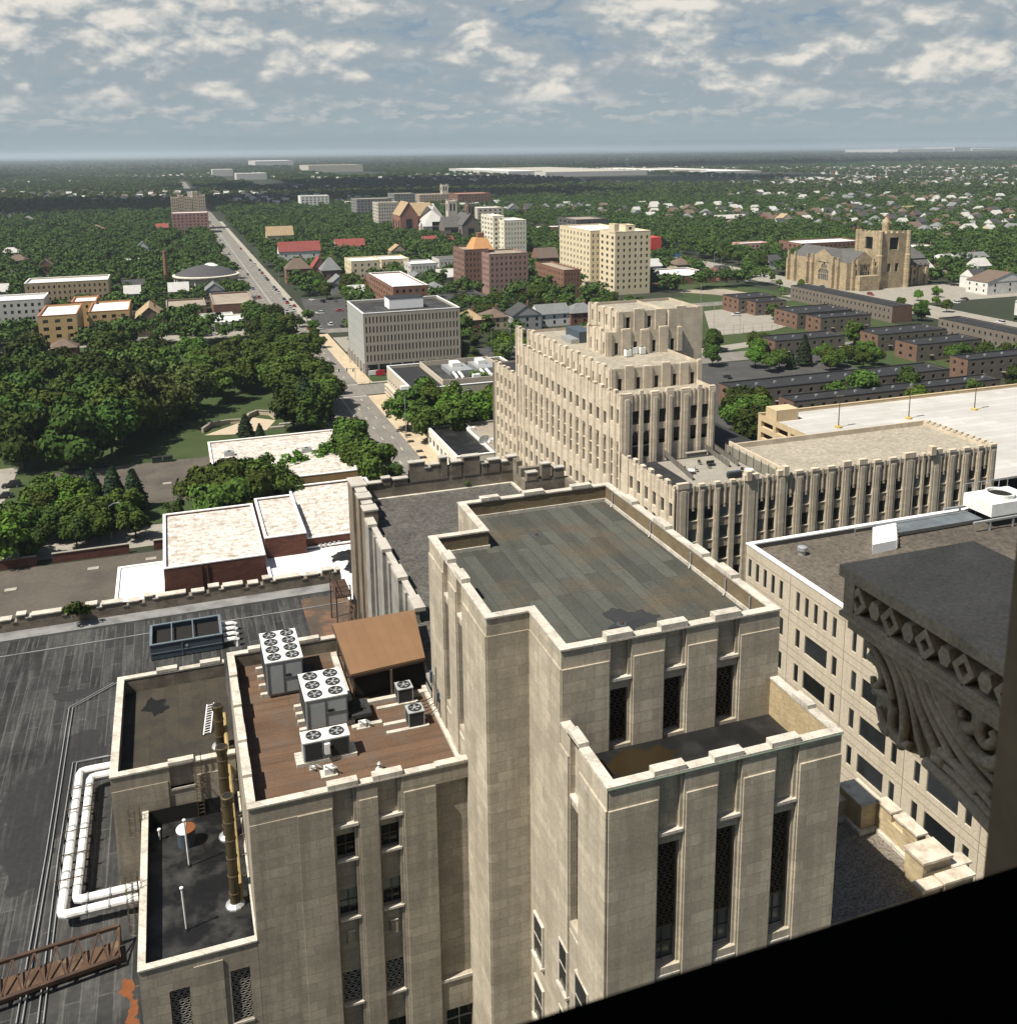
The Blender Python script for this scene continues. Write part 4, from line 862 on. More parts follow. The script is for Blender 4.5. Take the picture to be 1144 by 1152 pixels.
# service bridge and rusty ladder at its foot
t = thing('rusty_fire_stair', 'dark rusted steel stair and platform between the dark roof and the gravel wing', 'fire stair', (14, 96, EZ)); b = MB()
b.box(13.6, 15.3, 95.5, 99.8, 39.2, 39.35)
for x, y in ((13.7, 95.6), (13.7, 99.7), (15.2, 95.6)): b.bar((x, y, EZ), (x, y, 40.5), .12)
for z in (39.9, 40.4): b.bar((13.7, 95.6, z), (15.2, 95.6, z), .06); b.bar((13.7, 95.6, z), (13.7, 99.7, z), .06)
b.build('platform', RUST, t); c = MB()
for s in (0, 1.1): c.bar((15.0+s*.2, 94.6-s, 39.2), (13.4+s*.2, 89.2-s, EZ), .14)
for k in range(12): f_ = (k+.5)/12; c.bar((15.0-1.6*f_, 94.6-5.4*f_, 39.2-4.2*f_), (15.22-1.6*f_, 93.5-5.4*f_, 39.2-4.2*f_), .2, .05)
c.build('stair_flight', RUST, t)
wk = MB(); wk.box(11.0, 16.18, 84, 105.5, EZ+.003, EZ+.015); tag(wk.build('rusted_roof_pad', mat('rusted_pad', (.075, .055, .04), (.045, .035, .028), scale=.5, stain=(.2, .1, .05), stain_scale=.35, stain_amt=.7)), 'rust-stained dark roof pad under the fire stair', 'roof pad')

# --- low gravel roof at the right with notched stub walls
gz = 41.6
gr = thing('low_gravel_wing', 'low brick wing with gravel roof and broken notched parapet, right of the terrace block', 'building', (31, 30, 0))
MB().box(CX1+.02, 40.7, 24, 46.9, gz-.3, gz).build('roof', mat('pea_gravel', (.17, .15, .12), (.12, .105, .085), scale=1.2, fine=7, fa=1.3, bump=.6), gr)
b = MB(); c = MB()
b.box(40.33, 41.02, 41.02, 45.20, gz-2, gz+1.35); b.box(30.20, 39.22, 46.47, 47.10, gz-2, gz+1.3); c.box(30.20, 39.17, 46.42, 47.16, gz+1.3, gz+1.42)
b.box(39.16, 40.65, 44.95, 47.21, gz-2, gz+1.85); c.box(39.06, 40.75, 44.86, 47.32, gz+1.85, gz+2.0)
for y0, y1, z in ((43.6, 44.9, 2.0), (41.35, 42.55, 2.0)): b.box(40.35, 41.00, y0, y1, gz+1.35, gz+z); c.box(40.25, 41.10, y0-.06, y1+.06, gz+z, gz+z+.14)
b.box(40.49, 41.23, 42.71, 43.45, gz+1.35, gz+1.8); c.box(40.38, 41.34, 42.64, 43.53, gz+1.8, gz+1.95)
b.box(39.16, 41.18, 39.48, 40.99, gz-2, gz+1.8); c.box(39.06, 41.28, 39.38, 41.07, gz+1.8, gz+1.98)
b.box(38.32, 39.59, 38.53, 39.17, gz-2, gz+1.0); c.box(38.21, 39.70, 38.42, 39.27, gz+1.0, gz+1.14)
b.box(39.80, 41.92, 38.42, 39.06, gz-2, gz+1.15); c.box(39.70, 42.02, 38.32, 39.17, gz+1.15, gz+1.3)
b.box(41.28, 42.55, 39.38, 40.12, gz-2, gz+1.1); c.box(41.23, 42.66, 39.27, 40.22, gz+1.1, gz+1.24)
b.box(30.20, 38.32, 38.58, 39.06, gz-2, gz+.2)
b.build('notched_parapet', mat('sandy_brick', (.47, .385, .24), (.38, .30, .18), scale=.8, brick=(.5, .16, .01, (.33, .27, .18), .2, .5), stain=(.22, .17, .11), stain_scale=.7, stain_amt=.6), gr)
pieces(c, 'coping', mat('stained_coping', (.55, .49, .39), (.36, .31, .24), scale=1.6, stain=(.25, .2, .15), stain_scale=1.2, stain_amt=.7), gr)
f = MB(); f.box(38.90, 39.13, 44.67, 46.58, gz+.003, gz+.25); f.box(39.13, 40.33, 44.67, 44.92, gz+.003, gz+.25); f.box(40.07, 40.31, 41.02, 44.67, gz+.003, gz+.25); f.box(30.20, 38.90, 46.15, 46.45, gz+.003, gz+.25); f.build('flashing', COPE, gr)
MB().box(30.2, 40.7, 47.2, 47.5, 0, gz-.3).build('wall', STONE, gr)

# --- things on the brown roof
DKZ = LDK
def fan(mb_r, mb_b, x, y, z, r):
    mb_r.lathe(x, y, [(r, z), (r+.02, z+.06), (r-.06, z+.06), (r-.06, z+.005)], 18)
    for k in range(5):
        a = k*2*pi/5+.3*x; mb_b.quad((x+.1*cos(a), y+.1*sin(a), z+.03), (x+r*.86*cos(a-.22), y+r*.86*sin(a-.22), z+.02), (x+r*.86*cos(a+.3), y+r*.86*sin(a+.3), z+.05))
    mb_b.lathe(x, y, [(.13, z+.02), (.12, z+.06)], 10)
def condenser(name, label, x0, x1, y0, y1, z0, z1, nx, ny, r, top=ACWHITE, body=ACGREY, coilside=True, group=None):
    t = thing(name, label, 'cooling unit', (x0, y0, DKZ), group)
    MB().box(x0, x1, y0, y1, z0, z1-.08).build('casing', body, t)
    MB().box(x0-.04, x1+.04, y0-.04, y1+.04, z1-.08, z1).build('top_panel', top, t)
    hole = MB(); rg = MB(); bl = MB()
    for i in range(nx):
        for j in range(ny):
            x = x0+(x1-x0)*(i+.5)/nx; y = y0+(y1-y0)*(j+.5)/ny
            f = t
            h = MB(); h.lathe(x, y, [(r-.06, z1+.002), (r-.07, z1+.004)], 18); h = h.build('fan_opening', BLACK, t)
            a, b = MB(), MB(); fan(a, b, x, y, z1+.006, r); a.build('fan_ring', COIL, h); b.build('fan_blades', STEEL, h)
    s = MB()
    if coilside: s.box(x0-.02, x0-.003, y0+.15, y1-.15, z0+.2, z1-.25); s.build('coil', COIL, t); s = MB()
    L_ = x1-x0
    for q in (0.04, .46, .97): s.box(x0+L_*q-.02, x0+L_*q+.02, y0-.045, y0-.003, z0+.05, z1-.1)
    s.box(x0+L_*.48, x1-.08, y0-.045, y0-.003, z0+(z1-z0)*.45, z0+(z1-z0)*.45+.03); s.build('panel_seam', mat('seam', (.12, .13, .13)), t)
    MB().box(x0+L_*.52, x0+L_*.66, y0-.05, y0-.004, z0+(z1-z0)*.5, z0+(z1-z0)*.5+.14).build('badge', BLACK, t)
    c = MB()
    for q in (.08, .36, .64, .92): yy = y0+(y1-y0)*q; c.box(x0-.45, x1+.45, yy-.15, yy+.15, DKZ+.003, z0-.004)
    c.build('curb', COPE, t); return t
condenser('eight_fan_condenser', 'big pale cooling unit with eight roof fans, farthest on the brown roof', 4.05, 6.55, 63.6, 68.0, DKZ+.3, 50.6, 2, 4, .46)
condenser('six_fan_condenser', 'big pale cooling unit with six roof fans, in the middle of the brown roof', 6.05, 8.75, 58.45, 61.9, DKZ+.3, 50.25, 2, 3, .47)
t = condenser('twin_fan_condenser', 'low cooling unit with two fans and dark coils near the front parapet', 5.4, 8.25, 55.05, 56.25, DKZ+.25, 49.45, 2, 1, .46, coilside=False)
cb = MB(); cb.box(5.5, 6.55, 55.0, 55.04, DKZ+.35, 49.3); cb.box(7.1, 8.15, 55.0, 55.04, DKZ+.35, 49.3); cb.build('coil', COIL, t); cb = MB(); cb.box(6.68, 7.0, 54.82, 55.0, 48.5, 49.2); cb.build('control_box', ACWHITE, t)
for (x0, y0), lab in (((12.39, 59.72), 'small single-fan condenser near the canopy, back one of two'), ((12.42, 56.69), 'small single-fan condenser on a long pad, front one of two')):
    t = thing('small_condenser', lab, 'cooling unit', (x0, y0, DKZ), 'small condensers on the brown roof'); x1, y1, z1 = x0+1.05, y0+1.0, DKZ+1.15
    MB().box(x0, x1, y0, y1, DKZ+.12, z1-.06).build('casing', COIL, t); MB().box(x0-.03, x1+.03, y0-.03, y1+.03, z1-.06, z1).build('top_panel', ACGREY, t)
    f = MB()
    for q in (x0-.01, x1-.05):
        for y in (y0-.01, y1-.05): f.box(q, q+.06, y, y+.06, DKZ+.12, z1-.06)
    f.build('frame', ACGREY, t)
    h = MB(); h.lathe(x0+.52, y0+.5, [(.38, z1+.002), (.37, z1+.004)], 18); h = h.build('fan_opening', BLACK, t); a, b = MB(), MB(); fan(a, b, x0+.52, y0+.5, z1+.006, .42); a.build('fan_ring', COIL, h); b.build('fan_blades', STEEL, h)
    c = MB(); c.box(x0-1.5, x1+.3, y0-.15, y0+.15, DKZ+.003, DKZ+.115); c.box(x0-1.5, x1+.3, y1-.2, y1+.1, DKZ+.003, DKZ+.115); c.build('pad', COPE, t)
def padbox(px, lab, h=.3, s=.5):
    x, y = G(*px, DKZ); t = thing('pipe_portal', lab, 'roof vent', (x, y, DKZ)); MB().box(x-s, x+s, y-s*.8, y+s*.8, DKZ+.003, DKZ+.1).build('pad', COPE, t)
    MB().box(x-s*.55, x+s*.55, y-s*.5, y+s*.5, DKZ+.1, DKZ+.1+h).build('hood', ACWHITE, t); b = MB()
    for k in (-.2, .2): b.tube([(x+k, y, DKZ+.1+h), (x+k, y-.1, DKZ+.25+h), (x+k+.3, y-.3, DKZ+.1+h)], .05, 6)
    b.build('pipe', STEEL, t)
padbox((370, 871), 'white pipe portal box right at the front parapet', .4, .5); padbox((408, 818), 'white valve box right of the six-fan unit', .3, .42); padbox((352, 866), 'tiny white vent left of the front portal box', .12, .2); padbox((318, 744), 'small white box left of the eight-fan unit', .2, .3)
x, y = G(427, 866, DKZ); t = thing('roof_vent', 'small mushroom vent near the front parapet of the brown roof', 'roof vent', (x, y, DKZ)); MB().lathe(x, y, [(.28, DKZ+.003), (.2, DKZ+.12), (.09, DKZ+.15), (.09, DKZ+.42)], 12).build('stem', COPE, t); MB().lathe(x, y, [(.16, DKZ+.42), (.05, DKZ+.55)], 12).build('cap', STEEL, t)
pt = thing('refrigerant_pipes', 'dark insulated pipes running over the brown roof to the big units', 'pipes', (9, 58, DKZ)); b = MB()
for k in range(3): b.tube([(8.9, 59.0+k*.35, DKZ+.9), (9.9, 58.9+k*.35, DKZ+.9-.1*k), (9.95+.1*k, 58.6+k*.3, DKZ+.12)], .07, 6); b.tube([(6.6, 64.5+k*.5, DKZ+.8), (7.6, 64.4+k*.5, DKZ+.7), (7.7, 64.2+k*.4, DKZ+.1)], .07, 6)
for k in range(3): b.tube([(13.5, 57.3+k*.9, DKZ+.4), (14.1, 57.6+k*.8, DKZ+.25), (LX1-.1, 57.7+k*.7, DKZ+.5), (LX1-.08, 57.7+k*.5, DKZ+2.2)], .035, 6)
b.build('pipe', COIL, pt); c = MB(); c.box(9.0, 10.3, 58.3, 60.2, DKZ+.5, DKZ+.75); c.box(6.75, 7.6, 64.4, 66, DKZ+.4, DKZ+.8); pieces(c, 'pipe_box', COIL, pt, 'pipe_box'); d = MB(); d.box(8.9, 10.9, 57.9, 58.25, DKZ+.003, DKZ+.14); d.build('pad', COPE, pt)
wb_ = thing('wall_conduits', 'cluster of conduits and boxes on the tower wall above the brown roof', 'conduit', (LX1, 57, DKZ)); b = MB()
for y, z0, z1 in ((58.3, .3, 2.6), (57.8, .5, 3.4), (57.3, .4, 2.1), (56.9, .3, 1.6)): b.tube([(TX0-.1, y, DKZ+z0), (TX0-.1, y, DKZ+z1)], .05, 6)
b.build('pipe', COIL, wb_); c = MB(); c.box(TX0-.25, TX0-.1, 58.7, 59, DKZ+1.8, DKZ+2.6); c.box(TX0-.25, TX0-.1, 57.0, 57.25, DKZ+1.4, DKZ+2.0); c.build('box', DARKBLUE, wb_)
# brown canopy
cz = 50.3
cn = thing('brown_canopy', 'flat brown metal canopy roof over the far end of the brown roof', 'canopy', (9.4, 60.6, DKZ))
cp = [G(394, 759, cz), G(484.3, 738.5, cz), G(466, 686, cz), G(373.6, 702, cz)]
cp[1] = (TX0-.03, cp[1][1]); MB().prism(cp, cz-.12, cz).build('sheet_roof', CANOPYBROWN, cn); MB().ring(cp, .12, cz-.3, cz-.125, .03).build('fascia', mat('dark_brown_trim', (.06, .04, .028)), cn)
lgs = MB()
for p in ((9.6, 60.9), (9.6, 64.5), (9.65, 67.8), (12.2, 60.8)): lgs.bar((p[0], p[1], DKZ), (p[0], p[1], cz-.3), .14)
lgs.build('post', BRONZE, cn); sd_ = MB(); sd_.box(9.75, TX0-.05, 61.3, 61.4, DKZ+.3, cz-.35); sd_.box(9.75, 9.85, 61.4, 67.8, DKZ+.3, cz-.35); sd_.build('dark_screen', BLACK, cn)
cu = MB(); cu.box(9.3, TX0-.05, 60.3, 60.7, DKZ+.003, DKZ+.3); cu.box(9.1, 9.5, 60.7, 68, DKZ+.003, DKZ+.3); cu.build('curb', COPE, cn)

# --- pale office with ribbon windows on the right
OX0, OY1, OZ = 60.0, 90.55, 40.34
orects = []; L_ = OY1-28
for k in range(40):
    q = .5+k*1.52
    z0 = OZ-3.75
    if (k % 6) in (0, 1, 2, 3, 4) and q+.6 < L_: orects.append((q, q+.62, z0, z0+2.2))
for fl_ in range(1, 9):
    z0 = OZ-3.75-fl_*4.05
    for k in range(8):
        q = .7+k*9.1
        for a, b in ((0, .75), (1.6, 5.3), (6.1, 6.85)):
            if q+b < L_: orects.append((q+a, q+b, z0, z0+2.1))
op = []
ob_ = thing('pale_office_block', 'pale precast office block with narrow and ribbon windows, behind the carved bracket', 'building', (OX0, 28, 0)); wall = MB()
facade(wall, op, (OX0, OY1), (0, -1), L_, 0, OZ, orects, .14); facade(wall, op, (OX0+90, OY1), (-1, 0), 90, 0, OZ, [])
jt = MB()
for fl_ in range(9):
    z0 = OZ-3.75-fl_*4.05; jt.box(OX0-.012, OX0-.002, 28, OY1, z0-.62, z0-.57); jt.box(OX0-.012, OX0-.002, 28, OY1, z0+2.55, z0+2.6)
for k in range(8): jt.box(OX0-.016, OX0-.004, OY1-.3-(k+1)*9.1-.03+.9, OY1-.3-(k+1)*9.1+.03+.9, 0, OZ)
wall.build('wall', PALE, ob_); jt.build('panel_joint', mat('joint', (.2, .17, .12)), ob_); add_windows(ob_, op, GLASS, maxn=96)
MB().box(OX0+.5, OX0+90, 28, OY1-.5, OZ-1, OZ-.55).build('roof', BROWNGRAVEL, ob_)
c = MB(); c.box(OX0-.08, OX0+.5, 28, OY1+.08, OZ, OZ+.15); c.box(OX0+.5, OX0+90, OY1-.5, OY1+.08, OZ, OZ+.15); c.build('coping', WHITE, ob_)
i_ = MB(); i_.quad((OX0+.5, 28, OZ-.6), (OX0+.5, OY1-.5, OZ-.6), (OX0+.5, OY1-.5, OZ), (OX0+.5, 28, OZ)); i_.quad((OX0+.5, OY1-.5, OZ-.6), (OX0+90, OY1-.5, OZ-.6), (OX0+90, OY1-.5, OZ), (OX0+.5, OY1-.5, OZ)); i_.build('parapet_back', mat('dark_flash', (.06, .055, .05)), ob_)
zr = OZ-.55
def rp(px, z=zr): return G(*px, z)
p = [rp((988, 596)), rp((1085, 581)), rp((1100, 588)), rp((1000, 605))]
t = thing('roof_skylight', 'long grey glazed skylight strip on the pale office roof', 'skylight', (*p[0], zr)); MB().prism(p, zr, zr+.5).build('curb', PALE, t); q = offset(p, .35); MB().prism(q, zr+.5, zr+.62).build('glazing', mat('skylight_glass', (.12, .135, .145), (.07, .08, .09), rough=.8, scale=.7), t)
a = rp((981, 604)); b = rp((981, 624)); c_ = rp((1006, 618))
t = thing('roof_wedge_vent', 'white wedge-shaped vent hood on the pale office roof', 'vent', (*b, zr)); w1 = MB(); A = np.array([a[0], a[1]]); B = np.array([b[0], b[1]]); Cc = np.array([c_[0]+.3, c_[1]])
w1.quad((*A, zr), (*B, zr), (*B, zr+1.2), (*A, zr+1.2)); w1.quad((*B, zr), (*Cc, zr), (*Cc, zr+1.1), (*B, zr+1.2)); D_ = A+(Cc-B); w1.quad((*Cc, zr), (*D_, zr), (*D_, zr+1.1), (*Cc, zr+1.1)); w1.quad((*A, zr+1.2), (*B, zr+1.2), (*Cc, zr+1.1), (*D_, zr+1.1)); w1.build('hood', WHITE, t)
lv = MB()
for k in range(5): s_ = k/5; pA = Cc*(1-s_)+D_*s_; lv.bar((*pA, zr+.1), (*pA, zr+1.25), .18)
lv.build('louvre', COPE, t)
x, y = rp((902, 624)); t = thing('mushroom_vent', 'small metal mushroom vent at the corner of the pale office roof', 'vent', (x, y, zr)); MB().lathe(x, y, [(.4, zr), (.4, zr+.5), (.55, zr+.55), (.55, zr+.95), (.3, zr+1.05)], 14).build('body', STEEL, t)
x, y = rp((1122, 574), zr+1.2); t = thing('cooling_tower', 'white round-fan cooling tower on a steel frame at the roof edge', 'cooling unit', (x, y, zr)); MB().box(x-3, x+4, y-2, y+2.5, zr+1.4, zr+3.0).build('casing', ACWHITE, t)
h = MB(); h.lathe(x+.4, y+.2, [(1.6, zr+3.0), (1.7, zr+3.5), (1.5, zr+3.5), (1.45, zr+3.1)], 24); h = h.build('fan_ring', ACWHITE, t); MB().lathe(x+.4, y+.2, [(1.4, zr+3.2), (1.3, zr+3.25)], 20).build('fan_opening', BLACK, h)
f = MB()
for q in (-3.5, 0, 4.2): f.bar((x+q, y-2.4, zr), (x+q, y-2.4, zr+1.35), .2); f.bar((x+q, y+2.4, zr), (x+q, y+2.4, zr+1.35), .2)
for q in (-2.4, 2.4): f.bar((x-6, y+q, zr+1.25), (x+5, y+q, zr+1.25), .25)
for q in range(6): f.bar((x-3+q*1.4, y+2.6, zr+3), (x-3+q*1.4, y+2.6, zr+4.1), .06)
f.bar((x-3, y+2.6, zr+4.1), (x+4, y+2.6, zr+4.1), .06); f.build('steel_frame', STEEL, t)
rl = thing('roof_rail', 'thin pipe rail along the far edge of the pale office roof', 'railing', (OX0+5, OY1-1, zr)); b = MB(); b.tube([(OX0+14, OY1-1.2, zr+.8), (OX0+50, OY1-1.2, zr+.8)], .04, 5)
for k in range(13): b.bar((OX0+14+k*3, OY1-1.2, zr), (OX0+14+k*3, OY1-1.2, zr+.8), .06)
b.build('rail', STEEL, rl)

# ------------------------------------------------------------------ the stone tower the view is taken from: wall, opening, carved bracket
vt = thing('lookout_tower', 'shade-black sill and stone jamb of the lookout opening, filling the bottom right corner', 'building', (0, .9, 0))
b = MB(); yo, yi = .9, .3
b.box(-14, -.62, yi, yo, 0, 118); b.box(1.0, 9, yi, yo, 0, 83.5); b.box(1.0, 9, yi, yo, 83.5, 118); b.box(-.62, 1.0, yi, yo, 0, 83.6); b.box(-.62, 1.0, yi, yo, 86.6, 118)
b.build('wall', JAMBM, vt)
MB().box(-.61, .995, -.15, .6, 83.7, 84.335).build('sill', mat('shade_black_sill', (.008, .008, .008), rough=1, spec=0), vt)  # the sill's deep shade is put into its near-black colour
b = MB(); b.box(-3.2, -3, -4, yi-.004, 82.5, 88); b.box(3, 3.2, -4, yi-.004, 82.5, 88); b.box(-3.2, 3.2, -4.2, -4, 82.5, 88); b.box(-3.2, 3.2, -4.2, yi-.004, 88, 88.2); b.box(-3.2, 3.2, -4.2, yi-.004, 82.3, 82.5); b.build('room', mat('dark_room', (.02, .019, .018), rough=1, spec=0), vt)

def bracket():
    kx = 1.6; X0 = 1.485*kx; X1 = X0+.66; zt = H-1.0*kx; Yf = 1.84*kx; Yw = yo
    t = thing('carved_bracket', 'carved grey stone bracket with diamond frieze and scrolls, jutting out at right', 'bracket', (X0, Yw, 80))
    Pk = lambda x, y: atX(x, y, X0)
    zs = Pk(943, 683)[1]
    MB().box(X0, X1, Yw, Yf, zt-.045, zt).build('top_slab', CORBEL, t)
    zb = Pk(945.5, 690)[1]; zfr = zt-.045
    # frieze field set back, with frame strips
    fld = MB(); fld.box(X0+.075, X1, Yw, Yf-.03, zb, zfr-.001); fld.build('frieze_field', CORBEL, t)
    fr = MB(); fr.box(X0+.002, X0+.075, Yf-.09, Yf-.032, zb, zfr-.002); fr.box(X0+.004, X0+.075, Yw, Yf-.091, zb, zb+.035); fr.box(X0+.015, X1, Yw, Yf-.05, zb-.05, zb-.002); fr.box(X0-.006, X0+.1, Yw, Yf-.02, zb-.005, zb+.014); fr.build('moulding', CORBEL, t)
    hh = (zfr-zb)/2; zc = zb+hh+.012; n = 0; y = 2.834
    while y > Yw+.05:  # one diamond and one lozenge per step
        d = MB(); r = hh*.82; ro = r; ri = r*.45
        for k in range(4):
            a0, a1 = k*pi/2, (k+1)*pi/2
            q = [(X0+.004, y+ro*.8*cos(a0), zc+ro*sin(a0)), (X0+.004, y+ro*.8*cos(a1), zc+ro*sin(a1)), (X0+.004, y+ri*.8*cos(a1), zc+ri*sin(a1)), (X0+.004, y+ri*.8*cos(a0), zc+ri*sin(a0))]
            i = len(d.v); d.v += q+[(X0+.075, p[1], p[2]) for p in q]; d.f += [tuple(i+j for j in f) for f in ((0,1,2,3),(0,4,5,1),(1,5,6,2),(2,6,7,3),(3,7,4,0))]
        d.build('carved_diamond', CORBEL, t)
        e = MB(); yy = y-.0885; n6 = [(X0+.008, yy+.03*cos(a), zc+hh*.5*sin(a)) for a in np.linspace(0, 2*pi, 7)[:-1]]; i = len(e.v)
        e.v += n6+[(X0+.075, p[1]*1.0+(p[1]-yy)*.25, p[2]+(p[2]-zc)*.25) for p in n6]; e.f += [tuple(range(i, i+6))]+[(i+k, i+6+k, i+6+(k+1) % 6, i+(k+1) % 6) for k in range(6)]; e.build('carved_lozenge', CORBEL, t)
        y -= .177
    # console body: silhouette in the Y-Z plane, extruded
    px = [(946, 699), (949, 716), (953, 731), (950.5, 742), (957, 752), (964.5, 765), (961, 779), (959.5, 798), (961, 815.5), (969, 830.5), (981, 843), (995.5, 853), (1010, 858), (1023.5, 861), (1031, 870), (1050, 896), (1078, 930), (1102, 961)]
    pr = [Pk(*p) for p in px]; top = zb-.05
    pr = [(pr[0][0], top)]+pr[1:]+[(Yw, pr[-1][1]-.1), (Yw, top)]
    bd = MB(); n = len(pr); xs = (X0+.11, X1-.03); i = 0
    bd.v = [(xs[0], a, z) for a, z in pr]+[(xs[1], a, z) for a, z in pr]; bd.f = [tuple(range(n)), tuple(range(2*n-1, n-1, -1))]+[(k, n+k, n+(k+1) % n, (k+1) % n) for k in range(n)]
    bd.build('console_body', CORBEL, t)
    def ridge(pts, r, r1=None, dx=.0):
        # smooth through the listed points
        P_ = [np.array(Pk(*p)) for p in pts]; out = []
        for k in range(len(P_)-1):
            p0, p1, p2, p3 = P_[max(k-1, 0)], P_[k], P_[k+1], P_[min(k+2, len(P_)-1)]
            for s in np.linspace(0, 1, 5)[:-1]: out.append(.5*((2*p1)+(-p0+p2)*s+(2*p0-5*p1+4*p2-p3)*s*s+(-p0+3*p1-3*p2+p3)*s**3))
        out.append(P_[-1]); q = [(X0+.085-dx, a, z) for a, z in out]; rr_ = np.linspace(r, r1 or r, len(q))
        m_ = MB(); m_.tube(q, list(rr_*.62), 8); m_.build('carved_ridge', CORBEL, t, smooth=True)
    ridge([(954, 706), (980, 744), (994, 785), (997, 822), (992, 846)], .036, .03); ridge([(966, 712), (998, 754), (1012, 795), (1024, 830), (1040, 868)], .034, .03)
    ridge([(982, 720), (1014, 760), (1030, 800), (1050, 838), (1072, 872), (1096, 902)], .034, .03); ridge([(998, 728), (1028, 766), (1044, 803), (1066, 838), (1092, 862), (1112, 880)], .03, .026)
    ridge([(1013, 738), (1041, 772), (1056, 806), (1072, 822), (1084, 822), (1086, 806), (1078, 792), (1067, 788), (1061, 796), (1064, 806), (1071, 806)], .042, .026, .03)
    ridge([(1028, 746), (1055, 786), (1066, 820), (1084, 852), (1104, 864), (1120, 848), (1122, 824), (1108, 808), (1092, 812), (1088, 828), (1096, 842), (1106, 836), (1102, 826)], .05, .028, .03)
    ridge([(1010, 742), (1050, 762), (1085, 790), (1112, 800)], .02, .018)
    ridge([(960, 708), (989, 750), (1004, 792), (1011, 830), (1018, 858)], .026, .022); ridge([(974, 716), (1006, 757), (1021, 798), (1037, 834), (1056, 872), (1076, 900)], .026, .022); ridge([(990, 724), (1021, 763), (1037, 801), (1058, 838), (1082, 868), (1104, 892)], .024, .022)
    ridge([(1028, 856), (1054, 880), (1083, 912), (1104, 938)], .024, .024)
    ridge([(956, 728), (966, 738), (978, 768), (984, 792)], .026, .022); ridge([(968, 800), (974, 818), (984, 834), (998, 844)], .024, .022); ridge([(1042, 884), (1066, 905), (1092, 936)], .022, .022)
    ridge([(958, 742), (968, 752), (972, 768), (964, 778), (962, 766)], .03, .02); ridge([(964, 782), (976, 788), (984, 806), (978, 830), (970, 818)], .03, .024); ridge([(985, 800), (983, 820), (990, 838), (1004, 846)], .03, .03)
    ridge([(1020, 862), (1048, 888), (1076, 918), (1100, 945)], .035, .04); ridge([(1036, 850), (1060, 872), (1090, 905), (1108, 930)], .03, .03)
bracket()

# ------------------------------------------------------------------ the big limestone office across the way
KX0, KY0 = 78.5, 140.0
ko = thing('stepped_limestone_office', 'large warm limestone office with tall piers, stepped towers and a roof terrace, right of centre', 'building', (KX0, KY0, 0))
kp = []; kp2 = []; wall = MB(); pil = MB(); span = MB()
KZ1 = 28.1; ST = 3.94
# long front: windows between piers, from photographed columns
cols = [(30, 62, 0), (105, 132, 0), (143, 168, 0), (208, 233, 0), (264, 290, 0), (320, 347, 0), (377, 402, 0), (433, 458, 0), (489, 512, 0), (540, 566, 0), (595, 619, 0), (660, 684, 0), (696, 719, 0), (754, 777, 0), (804, 828, 0), (854, 878, 0), (898, 921, 0)]
cx = [(atY(820+.3124*a, 565, KY0)[0], atY(820+.3124*b_, 565, KY0)[0]) for a, b_, _ in cols]
cx = [(80.9, 82.7), (84.0, 85.8), (87.1, 88.9), (90.1, 91.6)] + cx[1:]
KX1 = 148.0
cx = [c for c in cx if c[1] < KX1-.6]
cols_ok = [cx[0]]
for c in cx[1:]:
    if c[0] > cols_ok[-1][1]+.25: cols_ok.append(c)
cx = cols_ok
rects = [(a-KX0, b_-KX0, 0, KZ1-1.0, .4) for a, b_ in cx]
facade(wall, [], (KX0, KY0), (1, 0), KX1-KX0, 0, KZ1-.2, rects)
for a, b_ in cx:
    for s in range(7):
        zt_ = 24.1-s*ST
        if zt_ < 1: break
        z0 = max(zt_-2.5, .2)
        kp.append(((a, KY0+.34, z0), (b_, KY0+.34, z0), (b_, KY0+.34, zt_), (a, KY0+.34, zt_)))
        if s: span.box(a+.002, b_-.002, KY0+.14, KY0+.36, zt_, zt_+1.44); pil.box(a+.002, b_-.002, KY0+.06, KY0+.36, zt_+1.44, zt_+1.6)
    span.box(a+.002, b_-.002, KY0+.14, KY0+.36, 24.1, KZ1-1)
    m_ = (a+b_)/2; pil.box(m_-.22, m_+.22, KY0+.02, KY0+.19, 23.6, KZ1+.15); pil.box(m_-.14, m_+.14, KY0-.05, KY0+.02, 24.3, KZ1+.05)
edges = [KX0]+[v for c in cx for v in c]+[KX1]
for k in range(0, len(edges), 2):
    a, b_ = edges[k], edges[k+1]; w_ = b_-a
    tall = 1.0 if w_ > 1.9 else 0
    pil.box(a+.12*(k > 0), b_-.12*(k < len(edges)-2), KY0-.12, KY0-.002, 0, KZ1-.25+tall*.45)
    if w_ > 1.2: pil.box(a+w_*.28, b_-w_*.28, KY0-.2, KY0-.122, 0, KZ1-.9+tall*.3)
    pil.box(a+.1, b_-.1, KY0-.2, KY0+.55, KZ1-.2, KZ1+.3+tall*.5)
for a, b_ in ((92.0, 93.0), (99.6, 100.6), (131.9, 133.0)): pil.box(a, b_, KY0-.5, KY0+.7, KZ1-.2 , KZ1+1.5)
